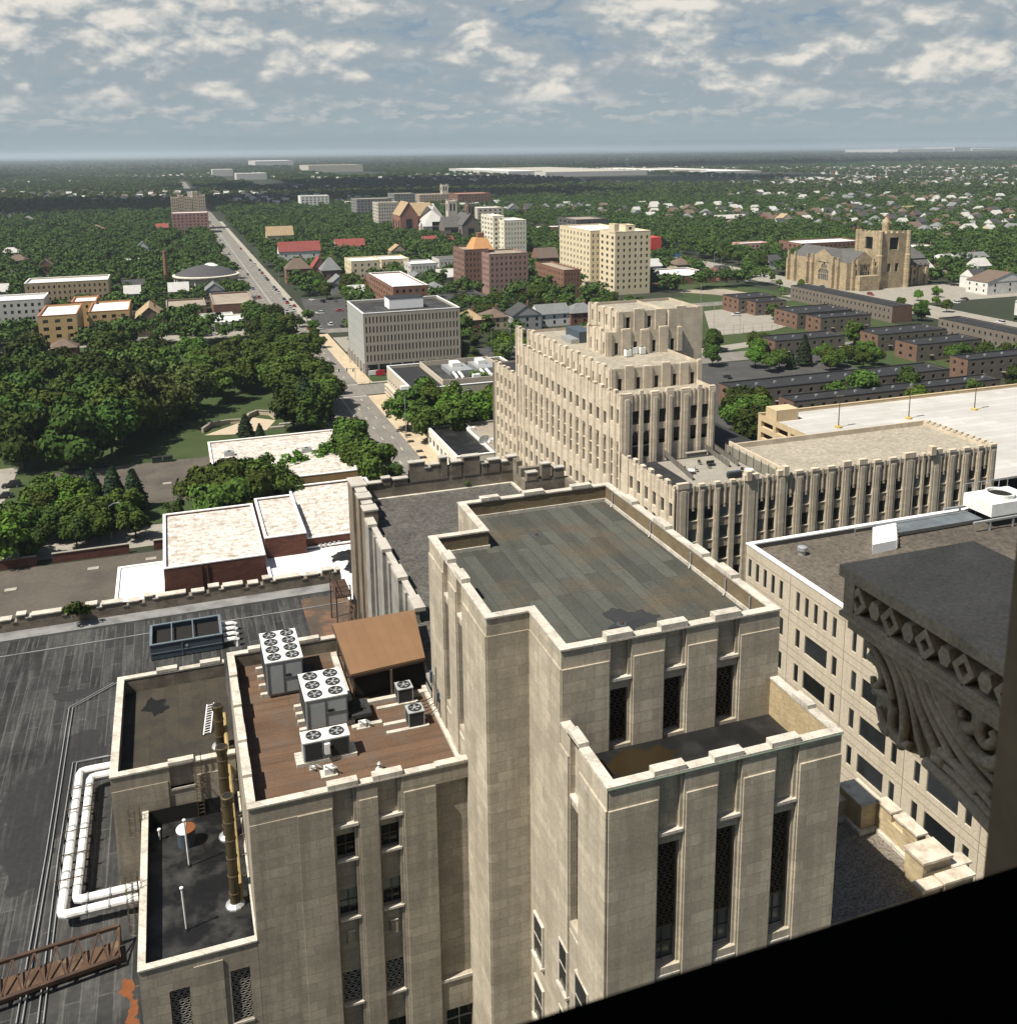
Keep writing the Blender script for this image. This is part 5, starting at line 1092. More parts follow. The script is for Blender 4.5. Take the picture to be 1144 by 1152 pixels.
# left-facing wall of the terrace block, main block and far wing
def kside(y0, y1, z1, n, rows, x=KX0, base=0, wf=.42, tall=()):
    """y1 is the far end; windows in n bays; tall = bay rows taken by high arched openings"""
    L_ = y1-y0; p = L_/n; rects = []
    for i in range(n):
        c = p*(i+.5); hw = p*wf/2
        for a, b_ in rows: rects.append((c-hw, c+hw, a, b_, .4))
        for a, b_ in tall: rects.append((c-hw*.95, c+hw*.95, a, b_, .55))
    pq = []; facade(wall, pq, (x, y1), (0, -1), L_, base, z1, rects, .4)
    for i in range(n+1):
        c = p*i; w_ = p*.2; q0, q1 = max(c-w_, 0), min(c+w_, L_)
        pil.box(x-.14, x-.002, y1-q1, y1-q0, base, z1+(.5 if i % 2 else .25)); pil.box(x-.22, x-.142, y1-(q0+q1)/2-.3, y1-(q0+q1)/2+.3, base, z1-.4)
        pil.box(x-.2, x+.5, y1-q1, y1-q0, z1, z1+(.5 if i % 2 else .25)+.12)
    for i in range(n): c = p*(i+.5); pil.box(x-.08, x-.003, y1-c-.18, y1-c+.18, z1-2.2, z1+.15)
    return pq
kp += kside(KY0+.5, 159.0, 28.0, 6, [(22.2-k*3.94, 24.8-k*3.94) for k in range(6)])
rows = [(15.6-k*3.94, 18-k*3.94) for k in range(4)]
kp2 += kside(162.0, 167.5, 39.2, 2, [(33.2, 36.2)]+[(15.2-k*3.94, 17.8-k*3.94) for k in range(4)], tall=[(19.8, 29.8)])
kp2 += kside(167.6, 216, 38.9, 14, [(31.8, 34.4)]+[(15.2-k*3.94, 17.8-k*3.94) for k in range(4)]+[], tall=[(21.2, 29.6)], wf=.42)
kp2 += kside(216.1, 221, 42.6, 2, [(33.5, 35.8)]+[(15.2-k*3.94, 17.8-k*3.94) for k in range(4)], tall=[(21.2, 30.5)])
kp2 += kside(221.1, 237.5, 30.6, 5, [(25.6-k*3.94, 28-k*3.94) for k in range(7)])
facade(wall, [], (KX0, 162), (0, -1), 3, 0, 28, []); facade(wall, [], (KX0, 162), (1, 0), 2, 26, 39, [])
# upper set-back block
def kblock(x0, x1, y0, y1, z0, z1, nf, ns, win, wall_=None):
    pq = []; wl = wall_ or wall
    rf_ = [(c[0], c[1], *win, .5) for c in [((x1-x0)*(i+.5)/nf-.45, (x1-x0)*(i+.5)/nf+.45) for i in range(nf)]]
    facade(wl, pq, (x0, y0), (1, 0), x1-x0, z0, z1, rf_)
    rs_ = [(c[0], c[1], *win, .5) for c in [((y1-y0)*(i+.5)/ns-.4, (y1-y0)*(i+.5)/ns+.4) for i in range(ns)]]
    facade(wl, pq, (x0, y1), (0, -1), y1-y0, z0, z1, rs_)
    facade(wl, [], (x1, y0), (0, 1), y1-y0, z0, z1, []); facade(wl, [], (x1, y1), (-1, 0), x1-x0, z0, z1, [])
    for n_, (a, b_), ax in ((nf, (x0, x1), 0), (ns, (y0, y1), 1)):
        for i in range(n_+1):
            c = a+(b_-a)*i/n_; w_ = (b_-a)/n_*.24; q0, q1 = max(c-w_, a), min(c+w_, b_)
            if ax == 0: pil.box(q0, q1, y0-.25, y0-.003, z0, z1+.35*(i % 2)); pil.box(q0+.1, q1-.1, y0-.2, y0+.5, z1, z1+.2+.35*(i % 2))
            else: pil.box(x0-.25, x0-.003, q0, q1, z0, z1+.35*(i % 2)); pil.box(x0-.2, x0+.5, q0+.1, q1-.1, z1, z1+.2+.35*(i % 2))
    return pq
kp2 += kblock(KX0+1.2, 99.9, 169.4, 216, 38, 42.6, 5, 14, (38.2, 40.6))
RZ = 41.9
kp2 += kblock(85.65, 103.4, 184, 194, RZ, 47.0, 4, 3, (RZ+.2, RZ+2.8))
kp2 += kblock(88.6, 108.8, 185.2, 200, RZ, 51.0, 4, 4, (47.3, 49.8))
facade(wall, [], (100.5, 184.6), (1, 0), 8.3, 0, 50.9, []); facade(wall, [], (100.5, 200), (0, -1), 15.4, 0, 50.9, [])
# front of the main block, above the terrace
fr_ = []; FX = atY(805, 435, 162)[0]
kc = [atY(540+.3125*v, 470, 162)[0] for v in (560, 600, 656, 708, 768, 808)]
for k, c in enumerate(kc):
    fr_ += [(c-KX0-.75, c-KX0+.75, 33.2, 35.9, .5)]
    fr_ += [(c-KX0-.7, c-KX0+.7, 26.5 if k < 2 else 29.0, 31.9, .5)]
pq = []; facade(wall, pq, (KX0, 162), (1, 0), FX-KX0, 24, 39.1, fr_); kp2 += pq
e = [KX0]+[v for c in kc for v in (c-.75, c+.75)]+[FX]
for k in range(0, len(e), 2):
    a, b_ = e[k]+.06*(k > 0), e[k+1]-.06; pil.box(a, b_, 161.75, 161.995, 24, 39.1+.3*((k//2) % 2)); pil.box(a, b_, 161.8, 162.6, 39.1, 39.5+.4*((k//2) % 2))
    if b_-a > 1.2: pil.box(a+(b_-a)*.3, b_-(b_-a)*.3, 161.6, 161.748, 24, 38.4)
for c in kc: pil.box(c-.16, c+.16, 161.85, 162.0, 36, 39.4); span.box(c-.74, c+.74, 162.1, 162.5, 31.92, 33.18)
facade(wall, [], (FX, 162), (0, 1), 40, 0, 39.1, []); facade(wall, [], (FX, 240), (-1, 0), FX-KX0, 0, 30, [])
wall.build('wall', KSTONE, ko); stuff(pil.build('pilasters', KSTONE, ko)); stuff(span.build('spandrels', KSPAN, ko))
# arched heads and roofs
add_windows(ko, sorted(kp+kp2, key=lambda p: (p[2][2] < 8, p[0][1])), GLASS, alt=GLASS2, every=4, maxn=100)
ac = MB()
for p in kp2:
    if p[2][2]-p[0][2] > 4.5:
        a, b_, c, d = [np.array(q) for q in p]; nrm = np.cross(b_-a, d-a); nrm /= np.linalg.norm(nrm); mid = (c+d)/2; wv = (b_-a)/2
        for s in (-1, 1):
            edge = mid+wv*s
            ac.quad(tuple(edge+nrm*.3), tuple(mid+nrm*.3), tuple(mid+wv*s*.55-np.array([0, 0, .35])+nrm*.3), tuple(edge-np.array([0, 0, 1.1])+nrm*.3))
        for zz in np.arange(a[2]+2.4, c[2]-1, 2.6): ac.bar(tuple(np.array([a[0], a[1], zz])+nrm*.15), tuple(np.array([b_[0], b_[1], zz])+nrm*.15), .5, .1)
stuff(ac.build('arch_tracery', KSTONE, ko))
rm = MB(); rm.box(KX0+.5, KX1-.5, KY0+.6, 159.5, 26.0, 26.3); rm.box(KX0+.5, FX, 162.5, 240, 29, 29.6); rm.build('terrace_roof', ASPHROOF, ko)
rm = MB(); rm.box(KX0+1.6, 99.5, 169.8, 216, 41.4, 41.9); rm.box(KX0+.4, KX0+1.2, 162.5, 216, 37.8, 38.2); rm.box(KX0+1.2, FX-.4, 162.5, 169.3, 37.8, 38.2); rm.box(86.1, 103, 184.4, 194, 46.2, 46.6); rm.box(89, 108.4, 185.6, 199.6, 50.0, 50.4)
lr0 = atY(888, 527, KY0)[0]
rm.box(lr0, KX1-.6, KY0+.7, 159.0, 26.6, 27.0); rm.build('gravel_roof', TANGRAVEL, ko)
pb = MB(); pb.box(lr0, KX1, 159.0, 159.5, 0, 28.0); pb.box(KX1-.5, KX1, KY0+.02, 159, 0, 27.9); pb.box(lr0-.3, lr0, KY0+.7, 159.5, 26, 28.6)
for k in range(12): pb.box(KX1-.6, KX1+.05, KY0+1+k*1.5, KY0+1.7+k*1.5, 27.9, 28.4)
pb.build('parapet', KSTONE, ko)
bk = MB(); bk.box(99.0, 112, 159.6, 184.5, 0, 24.6); bk.build('rear_wing', KSTONE, ko); MB().box(99.1, 111.9, 159.7, 184.4, 24.6, 24.9).build('rear_roof', ASPHROOF, ko)
# terrace furniture
tz = 26.34
dk = thing('roof_terrace_deck', 'tan paved deck of the limestone office roof terrace', 'deck', (84, 142, tz)); MB().box(84.6, 99.2, 141.2, 158.6, tz-.03, tz+.05).build('paving', CONC, dk)
def railing(name, label, pts, h=1.2, solid=True):
    t = thing(name, label, 'railing', (*pts[0], tz)); b = MB(); p = MB()
    for A, B in zip(pts[:-1], pts[1:]):
        L_ = math.hypot(B[0]-A[0], B[1]-A[1]); n = max(2, int(L_/1.4))
        for k in range(n+1): s_ = k/n; b.bar((A[0]+(B[0]-A[0])*s_, A[1]+(B[1]-A[1])*s_, tz), (A[0]+(B[0]-A[0])*s_, A[1]+(B[1]-A[1])*s_, tz+h+.1), .09)
        b.bar((*A, tz+h), (*B, tz+h), .08); 
        if solid: p.bar((*A, tz+h*.5), (*B, tz+h*.5), .03, h*.8)
    b.build('posts', BRONZE, t)
    if solid: p.build('slat_panel', mat('grey_slats', (.15, .145, .13), (.1, .095, .088)), t)
railing('terrace_railing', 'long slatted railing on the left edge of the roof terrace', [G(737, 504, tz), G(779, 541, tz)]); railing('terrace_railing', 'slatted railing dividing the roof terrace, left one of two', [G(785, 500, tz), G(820, 526, tz)]); railing('terrace_railing', 'slatted railing dividing the roof terrace, right one of two', [G(797, 501, tz), G(830, 525, tz)])
railing('terrace_railing', 'thin railing along the front edge of the roof terrace', [(85.5, 141), (98.5, 141)], .9, False)
sc_ = thing('screen_wall', 'tall grey screen wall with posts between terrace and gravel roof', 'fence', (99.5, 141, tz)); b = MB(); b.box(99.4, 99.55, 141.5, 158.8, tz, tz+2.0); b.build('panel', mat('grey_green_screen', (.20, .19, .155)), sc_); b = MB()
for k in range(8): b.bar((99.35, 141.6+k*2.4, tz), (99.35, 141.6+k*2.4, tz+2.5), .1)
b.build('post', BRONZE, sc_)
def table(px, lab, umb=False):
    x, y = G(*px, tz+.7); t = thing('patio_table', lab, 'table', (x, y, tz)); MB().lathe(x, y, [(.75, tz+.72), (.78, tz+.76)], 14).build('table_top', WHITE if umb else ACWHITE, t); b = MB(); b.tube([(x, y, tz+.05), (x, y, tz+.72)], .07, 6); b.build('leg', BRONZE, t)
table((777, 529), 'round white patio table at the left railing of the roof terrace'); table((843, 528), 'white patio table near the front of the roof terrace'); table((853, 516), 'white patio table beside the screen wall')
cm = mat('black_chair', (.03, .03, .032))
c0 = None; cl = thing
def chair(x, y, rz, lab):
    global c0
    if c0 is None:
        c0 = thing('patio_chair', lab, 'chair', (0, 0, 0), 'chairs on the roof terrace')
        MB().box(-.28, .28, -.28, .28, .42, .48).build('seat', cm, c0); MB().box(-.28, .28, .24, .3, .48, 1.0).build('backrest', cm, c0); b = MB()
        for p in ((-.25, -.25), (.25, -.25), (.25, .25), (-.25, .25)): b.bar((*p, 0), (*p, .42), .05)
        b.build('legs', cm, c0); c0.location = (x, y, tz+.06); c0.rotation_euler = (0, 0, rz); return
    dup(c0, (x, y, tz+.06), rz, lab)
for k, (px, dx, dy, lab) in enumerate((((777, 529), -1.1, .2, 'left of the white table by the left railing'), ((777, 529), .9, -.6, 'front of the white table by the left railing'), ((787, 521), 0, 0, 'in the middle of the terrace, beside the loveseat'), ((797, 525), 0, -.3, 'in front of the loveseat'), ((819, 512), 0, 0, 'right of the slatted dividers, first of three'), ((830, 514), 0, 0, 'right of the slatted dividers, middle of three'), ((837, 515), 0, 0, 'right of the slatted dividers, last of three'), ((857, 523), 0, 0, 'at the screen wall'), ((838, 529), -.6, 0, 'at the front white table'))):
    x, y = G(*px, tz+.3); chair(x+dx, y+dy, k*1.1, 'black patio chair '+lab)
x, y = G(800, 522, tz+.4); t = thing('loveseat', 'black loveseat in the middle of the roof terrace', 'bench', (x, y, tz)); MB().box(x-.8, x+.8, y-.35, y+.35, tz+.3, tz+.46).build('seat', cm, t); MB().box(x-.8, x+.8, y+.3, y+.4, tz+.46, tz+1).build('backrest', cm, t)
x, y = G(783, 512, tz+.4); t = thing('grill_counter', 'low grey serving counter at the back of the roof terrace', 'counter', (x, y, tz)); MB().box(x-2.2, x+2.2, y-.3, y+.5, tz+.05, tz+1.0).build('body', mat('grey_slats', (.15, .145, .13)), t); MB().box(x-2.3, x+2.3, y-.38, y+.58, tz+1.0, tz+1.08).build('top', CONC, t)
x, y = G(748, 507, tz+.4); t = thing('pergola', 'small rusty-red pergola at the back left of the roof terrace', 'pergola', (x, y, tz)); b = MB()
for p in ((-1.4, -1.2), (1.4, -1.2), (1.4, 1.2), (-1.4, 1.2)): b.bar((x+p[0], y+p[1], tz), (x+p[0], y+p[1], tz+2.2), .14)
b.build('post', RUST, t); b = MB()
for k in range(8): b.bar((x-1.5, y-1.3+k*.37, tz+2.25), (x+1.5, y-1.3+k*.37, tz+2.25), .1)
b.build('slat_roof', RUST, t)
t = thing('grill', 'dark covered grill at the front edge of the roof terrace', 'grill', (*G(826, 535, tz), tz)); x, y = G(826, 535, tz+.5); MB().box(x-1.4, x+1.4, y-.4, y+.4, tz+.3, tz+1.1).build('body', cm, t); MB().box(x-1.3, x+1.3, y-.35, y+.35, tz+1.1, tz+1.35).build('lid', DARKBLUE, t)
for k, (px, lab) in enumerate((((706, 396), 'left one of three white rooftop units below the penthouse'), ((713, 393), 'middle one of three white rooftop units below the penthouse'), ((722, 393), 'right one of three white rooftop units below the penthouse'))):
    x, y = G(px[0], px[1]+5, RZ); t = thing('rooftop_unit', lab, 'cooling unit', (x, y, RZ), 'white units by the penthouse'); MB().box(x-.6, x+.6, y-.6, y+.6, RZ+.15, RZ+1.5).build('casing', ACWHITE, t); MB().lathe(x, y, [(.45, RZ+1.5), (.4, RZ+1.56)], 12).build('fan_opening', COIL, t)
x, y = G(652, 385, RZ); t = thing('plant_box', 'blue-grey plant box beside the penthouse of the limestone office', 'cooling unit', (x, y, RZ)); MB().box(x-.5, x+3, y-1, y+7, RZ+.05, RZ+2.6).build('casing', DARKBLUE, t); MB().box(x-2.5, x-.5, y-1, y+5, RZ+.05, RZ+1.0).build('coil', STEEL, t)

# ------------------------------------------------------------------ buildings of the middle distance
EXC = [(39, 71, 0, 3300), (355, 389, 300, 1300), (60, 400, 333, 353), (60, 330, 460, 476), (-90, 40, 216, 233), (KX0-6, 112, 135, 242), (90, 152, 135, 162)]
def ex(x0, x1, y0, y1, front=0): EXC.append((min(x0, x1)-3, max(x0, x1)+3, min(y0, y1)-3-front, max(y0, y1)+3))
def flat(name, label, fl, fr, z, depth, wall, roofm, nf=0, ns=0, st=3.6, wf=.45, cope=None, group=None, hfrac=.5, frontgap=14, base=None, fwall=None, par=.7, glass=GLASS, Y=None, cat='building'):
    """flat block from the photographed front roof edge; fl/fr are its left and right ends"""
    x0, y0 = G(*fl, z); 
    if Y: y0 = Y; x0 = atY(*fl, Y)[0]; z = atY(*fl, Y)[1]
    x1 = G(*fr, z)[0] if not Y else atY(*fr, Y)[0]
    nr = max(1, int((z-1)/st)); rows = [(z-.9-st*(k+1)+st*(1-hfrac)*.5, z-.9-st*(k+1)+st*(1-hfrac)*.5+st*hfrac) for k in range(nr)]
    rows = [r for r in rows if r[0] > .4]
    if y0 > 2800: frontgap = 900
    ex(x0, x1, y0, y0+depth, frontgap)
    return building(name, label, cat, x0, x1, y0, y0+depth, z, wall, roofm, grid(x1-x0, nf, wf, rows, .6) if nf else (), grid(depth, ns, wf, rows, .6) if ns else (), cope=cope or wall, par=par, group=group, fwall=fwall, glass=glass), (x0, x1, y0, y0+depth, z)

# beige precast office
rows = [(4.9+k*3.75, 7.5+k*3.75) for k in range(5)]
r = building('precast_office', 'five-storey beige office with rows of narrow slit windows beside the avenue', 'building', 68.3, 107.1, 368, 402.5, 23.9, BEIGE, DARKROOF, grid(38.8, 27, .42, rows, .5), (), cope=WHITE, par=.9, depth=.5, fwall=GREYPANEL, maxn=96, alt=None)
ex(68.3, 107.1, 368, 402.5, 10)
b = MB(); b.box(68.6, 106.9, 367.9, 367.99, .1, 3.7); b.build('ground_floor_glass', GLASS, r); b = MB()
for k in range(9): b.box(69+k*4.7-.3, 69+k*4.7+.3, 367.6, 367.88, 0, 4)
for k in range(6): b.box(67.9, 68.28, 369+k*6.4, 372.2+k*6.4, 0, 4.2)
b.build('column', CONC, r)
x0, y0 = G(438, 347.8, 23.2); x1 = G(476.5, 345.5, 23.2)[0]; t = MB(); t.box(x0, x1, y0, y0+9, 23.2, 27.3).build('penthouse', WHITE, r); MB().box(x0-.1, x1+.1, y0-.1, y0+9.1, 27.3, 27.5).build('penthouse_roof', ASPHROOF, r)
# low office with rooftop plant
lo = building('low_office', 'low beige office with dark roof and grey rooftop plant, behind the street trees', 'building', 69.5, 112, 296, 333.0, 10.4, PALE, ASPHROOF, (), grid(37, 12, .5, [(5.5, 6.4)], .3), cope=WHITE, par=.8); ex(69.5, 112, 296, 333)
b = MB()
for z in (1.2, 2.6, 4.0): b.box(68.2, 69.45, 297, 332, z, z+.5)
b.build('sun_louvre', PALE, lo)
x0, y0 = G(486, 425, 9.7); b = MB(); X1 = 106; b.ring([(81, 300), (X1, 300), (X1, 331), (81, 331)], .3, 9.65, 11.6); b.build('plant_screen', PALE, lo); MB().box(81.4, X1-.4, 300.4, 330.6, 9.65, 9.9).build('plant_deck', DARKROOF, lo)
for k, (x, y, w_, d_, h, lab) in enumerate(((87, 312, 8, 12, 1.6, 'large grey duct unit left of the two on the low office roof'), (97, 313, 7, 12, 1.6, 'large grey duct unit right of the two on the low office roof'))):
    t = thing('duct_unit', lab, 'cooling unit', (x, y, 9.9), 'duct units on the low office'); b = MB(); b.box(x, x+w_, y, y+d_, 9.95, 9.9+h); b.build('casing', STEEL, t); b = MB(); b.box(x+w_*.3, x+w_*.7, y+d_*.5, y+d_*.9, 9.9+h, 9.9+h+1.4); b.build('hood', ACWHITE, t); b = MB(); b.tube([(x+1, y-.1, 11), (x+.8, y-4, 10.8), (x+.8, y-6, 10.2)], .5, 8); b.tube([(x+3, y-.1, 11), (x+2.8, y-4, 10.8), (x+2.8, y-6, 10.2)], .5, 8); b.build('duct', ACWHITE, t)
for k, (x, y) in enumerate(((93, 305), (99, 303.5), (102, 307))):
    t = thing('roof_unit', ('left', 'middle', 'right')[k]+' one of three small white units at the front of the low office roof', 'cooling unit', (x, y, 9.9)); MB().box(x, x+2.6, y, y+1.8, 9.95, 11.3).build('casing', ACWHITE, t); MB().lathe(x+.8, y+.9, [(.5, 11.3), (.45, 11.4)], 10).build('fan_ring', STEEL, t)
# small white shop with black roof
sh = building('white_shop', 'single-storey white shop with black roof beside the avenue', 'building', 67.8, 78.5, 239, 270, 5.2, mat('cream_paint', (.66, .63, .54)), BLACKROOF, (), grid(31, 7, .5, [(1, 3)], 1), par=.5, cope=WHITE); ex(67.8, 92, 239, 272)
building('beige_annex', 'beige annex wall right of the black-roofed shop', 'building', 78.7, 92, 236, 268, 5.6, CONC, TANROOF, (), (), par=.4, cope=CONC)
x, y = G(380+.17483*940, 330+.17483*960, 5.5); t = thing('satellite_dish', 'white satellite dish on the black-roofed shop', 'dish', (x, y, 4.7)); b = MB(); b.lathe(0, 0, [(.1, 0), (1.0, .25), (1.7, .7), (1.68, .74), (.9, .35)], 18); b.v = [(x+q[0], y-q[2]*.9, 6.2+q[1]*.9+q[2]*.3) for q in b.v]; b.build('dish', WHITE, t); b = MB(); b.tube([(x, y, 4.7), (x, y, 6.2)], .1, 6); b.build('mast', STEEL, t)
for px, lab in (((530, 484), 'white rooftop unit at the back of the black shop roof'), ((551, 497), 'white rooftop unit on the right edge of the shop roof')):
    x, y = G(*px, 5); t = thing('roof_unit', lab, 'cooling unit', (x, y, 4.6)); MB().box(x-1, x+1, y-.8, y+.8, 4.65, 5.9).build('casing', ACWHITE, t); MB().lathe(x, y, [(.5, 5.9), (.45, 6)], 10).build('fan_ring', STEEL, t)
# red brick store with white roofs
building('brick_store', 'red brick store with broad rust-stained white roof', 'building', -5.7, 13.1, 184.5, 214.5, 8.0, REDBRICK, WHITEROOF, (), (), par=.35, cope=WHITE); ex(-6, 42, 165, 246)
pd = MB(); x = 1.1; pd.box(x-.12, x+.12, 184.3, 184.46, 0, 8); pd.box(x+1.0, x+1.2, 184.3, 184.46, 0, 8); tag(pd.build('pilaster_strip', REDBRICK), 'brick pilaster strips on the red brick store wall', 'pilaster')
def fz(n, lab, px, z, wall, roofm, z0=0, cat='building', **k):
    p = [G(*q, z) for q in px]; xs = [q[0] for q in p]; ys = [q[1] for q in p]; x0, x1, y0, y1 = min(xs), max(xs), min(ys), max(ys); ex(x0, x1, y0, y1, 2)
    return building(n, lab, cat, x0, x1, y0, y1, z, wall, roofm, z0=z0, **k)
building('store_annex', 'bright white low roof right of the red brick wall', 'building', 13.3, 33.5, 165, 192, 5.2, REDBRICK, WHITEROOF2, par=.3, cope=WHITE)
building('store_annex', 'white stained roof section behind the raised brick block', 'building', 22.2, 41.0, 192.3, 226, 7.0, REDBRICK, WHITEROOF, par=.4, cope=WHITE)
building('raised_block', 'narrow raised brick block with white roof between the store roofs', 'building', 13.6, 21.8, 190, 214, 9.2, REDBRICK, WHITEROOF, par=.3, cope=WHITE)
building('stair_head', 'brick stair head on the stained white roof', 'building', 33.5, 38.5, 196, 207, 11, REDBRICK, TANROOF, z0=6.3, par=.3, cope=WHITE)
for px, lab in (((337, 618), 'row of small dark vents on the bright white roof'), ((372, 615), 'dark box vents near the edge of the bright white roof')):
    x, y = G(*px, 5); t = thing('roof_vent_row', lab, 'roof vents', (x, y, 4.9)); b = MB()
    for k in range(5): b.box(x-2.2+k*.95, x-1.7+k*.95, y+k*.1, y+.6+k*.1, 4.95, 5.7)
    b.build('vent', STEEL, t)
blob([(372, 627), (392, 618), (400, 622), (400, 646), (386, 640), (390, 630), (374, 634)], 4.93, 'black exposed patch on the bright white roof by the gravel wing', 'tar_patch', 'tar patch', BLACKROOF, seed=8)
building('white_canopy', 'small bright white low roof at the left end of the red brick wall', 'building', -14.6, -5.9, 176, 199, 3.6, REDBRICK, WHITEROOF2, par=.05, cope=WHITE)
fr_ = building('white_roof_warehouse', 'low ochre warehouse with patchy white roof beside the avenue trees', 'building', 6, 40.9, 235.5, 274.5, 6.0, mat('ochre_wall', (.30, .2, .09)), WHITEROOF, (), (), par=.25, cope=WHITE); ex(6, 41, 235, 275)
for px, k in (((258, 512), 'left'), ((345, 508), 'middle'), ((372, 503), 'right')):
    x, y = G(*px, 5.8); t = thing('roof_unit', k+' one of three grey units on the patchy white roof', 'cooling unit', (x, y, 5.75)); MB().box(x-1.3, x+1.3, y-.9, y+.9, 5.8, 6.9).build('casing', STEEL, t); MB().lathe(x, y, [(.6, 6.9), (.5, 7)], 10).build('fan_ring', COIL, t)
# brick screen walls of the lot, low wall pieces
for xa, xb, lab in ((-28.5, -13.2, 'low red brick wall along the alley, long middle piece'), (-60, -31.5, 'low red brick wall along the alley, left piece'), (-8.2, -5.8, 'low red brick wall along the alley, short piece by the store')):
    t = thing('brick_wall', lab, 'wall', (xa, 215, 0)); MB().box(xa, xb, 215.2, 215.7, 0, 2.1).build('wall', REDBRICK, t); MB().box(xa-.08, xb+.08, 215.1, 215.8, 2.1, 2.25).build('coping', CONC, t)
for px in ((12, 664), (105, 640), (170, 629), (188, 544)):
    x, y = G(*px, 0); tag(MB().box(x-1.1, x+1.1, y-.7, y+.7, .02, .16).build('concrete_pad', PLAINWALK), {12: 'pale concrete pad with drain, leftmost in the big lot', 105: 'pale concrete pad with drain in the middle of the big lot', 170: 'pale concrete pad with drain near the red brick store', 188: 'pale concrete pad in the lot behind the trees'}[px[0]], 'concrete pad')
# parking deck
dx0 = G(853, 468, 12)[0]; dy1 = G(853, 468, 12)[1]
pdk = thing('parking_deck', 'parking deck with bright white top level and beige open sides', 'parking deck', (dx0, 165, 0)); wall = MB(); pn = []
facade(wall, pn, (dx0, dy1), (0, -1), dy1-160, 0, 12.8, [(1.5+k*6.8, 7+k*6.8, z, z+1.7, 1.2) for k in range(8) for z in (9.4, 6.2, 3.0)], 1.2)
wall.box(dx0+.3, 300, dy1-.5, dy1, 0, 12.8); wall.build('wall', mat('deck_beige', (.50, .39, .24), (.43, .33, .2), scale=.3, streak=.3), pdk)
MB().box(dx0+.4, 300, 160, dy1-.5, 11.5, 12).build('top_level', DECKROOF, pdk); ex(dx0, 300, 160, dy1)
add_windows(pdk, pn, BLACK, name='opening'); MB().box(dx0-.1, 300, dy1-.55, dy1+.1, 12.8, 12.95).build('coping', mat('deck_beige', (.5, .39, .24)), pdk)
x, y = G(868, 468, 12.5); MB().box(dx0+1, dx0+8, dy1-7, dy1-2, 12, 15.2).build('stair_tower', mat('deck_beige', (.5, .39, .24)), pdk)
for px, h, k in (((943, 481), 8.5, 'nearest the beige stair tower'), ((1022, 471), 8.5, 'in the middle of the deck'), ((1096, 461), 8.5, 'farthest right on the deck')):
    x, y = G(*px, 12); t = thing('deck_lamp', 'lamp post on the white parking deck, '+k, 'street lamp', (x, y, 12)); MB().lathe(x, y, [(.9, 12.02), (.9, 12.5), (.25, 12.6)], 10).build('base', mat('yellow_base', (.5, .36, .12)), t); MB().tube([(x, y, 12.5), (x, y, 12+h)], [.16, .1], 6).build('pole', BRONZE, t); MB().box(x-1.1, x+1.1, y-.3, y+.3, 12+h, 12.25+h).build('lamp_head', BRONZE, t)

# townhouse rows with black roofs (roof corner pixels: far-left end, near-left corner, right end; roof height)
def town(lab, farl, corner, right, z, rows=2):
    x0, y0 = G(*corner, z); y1 = G(*farl, z)[1]; x1 = G(*right, z)[0]; y1 = max(y1, y0+8); x1 = max(x1, x0+8); ex(x0, x1, y0, y1, 2)
    rs = [(z-2.6-3*k, z-1.3-3*k) for k in range(rows)]
    r = building('row_house', lab, 'row houses', x0, x1, y0, y1, z, TOWNGREY, ASPHROOF, grid(x1-x0, max(2, int((x1-x0)/4.2)), .32, rs, .6), grid(y1-y0, max(1, int((y1-y0)/4.2)), .3, rs, .6), cope=ASPHROOF, par=.25, group='black-roofed row houses', fwall=TOWNBRICK if (x1-x0) > (y1-y0) else TOWNGREY, alt=None)
    v = MB()
    n = max(2, int(max(x1-x0, y1-y0)/7))
    for k in range(n): s_ = (k+.5)/n; px_, py_ = (x0+(x1-x0)*s_, (y0+y1)/2) if (x1-x0) > (y1-y0) else ((x0+x1)/2, y0+(y1-y0)*s_); v.box(px_-.4, px_+.4, py_-.3, py_+.3, z-.2, z+.5)
    v.build('roof_vents', STEEL, r)
    if (x1-x0) > (y1-y0):
        for k in range(max(1, int((x1-x0)/8.4))):
            c = x0+(x1-x0)*(k+.5)/max(1, int((x1-x0)/8.4))+1.9; d = MB(); d.box(c-.5, c+.5, y0-.08, y0-.01, .1, 2.2); dd = d.build('door', mat('town_door', (.09, .05, .035)), r); MB().box(c-.9, c+.9, y0-1.0, y0-.02, 2.35, 2.5).build('canopy', CONC, dd)
    return r
town('row house with brick end wall, left of the pair beside the courts', (878, 346), (897, 353), (944, 345), 7.5)
town('row house with brick end wall, nearer and right of the one by the courts', (910, 353.5), (923.5, 358), (980, 353.5), 7.2)
town('row house with brick end and bright white trim, in the middle of the estate', (969.5, 369.5), (987.7, 376.8), (1055.7, 368), 7.2)
town('row house behind the dark line of shrubs, right of the middle', (1005, 382), (1031.7, 388), (1097, 379.5), 7)
town('brick-ended row house at the right edge in front of the long one', (1077, 399), (1089, 405), (1170, 392), 8.2)
town('row house with broad black roof left of the spruce', (868, 377), (872, 384), (952, 377.5), 7)
town('row house at the left end of the estate, beyond the courts', (845, 336), (850, 340), (878, 336), 7)
town('brick row house immediately right of the play court', (819, 331), (831, 336), (860, 330), 8)
town('long row house with the broadest black roof, behind the parking deck', (826, 429), (831, 440), (1071, 416), 7)
town('long low black-roofed row along the parking deck edge', (882, 446), (893, 452), (1128, 427), 6.5)
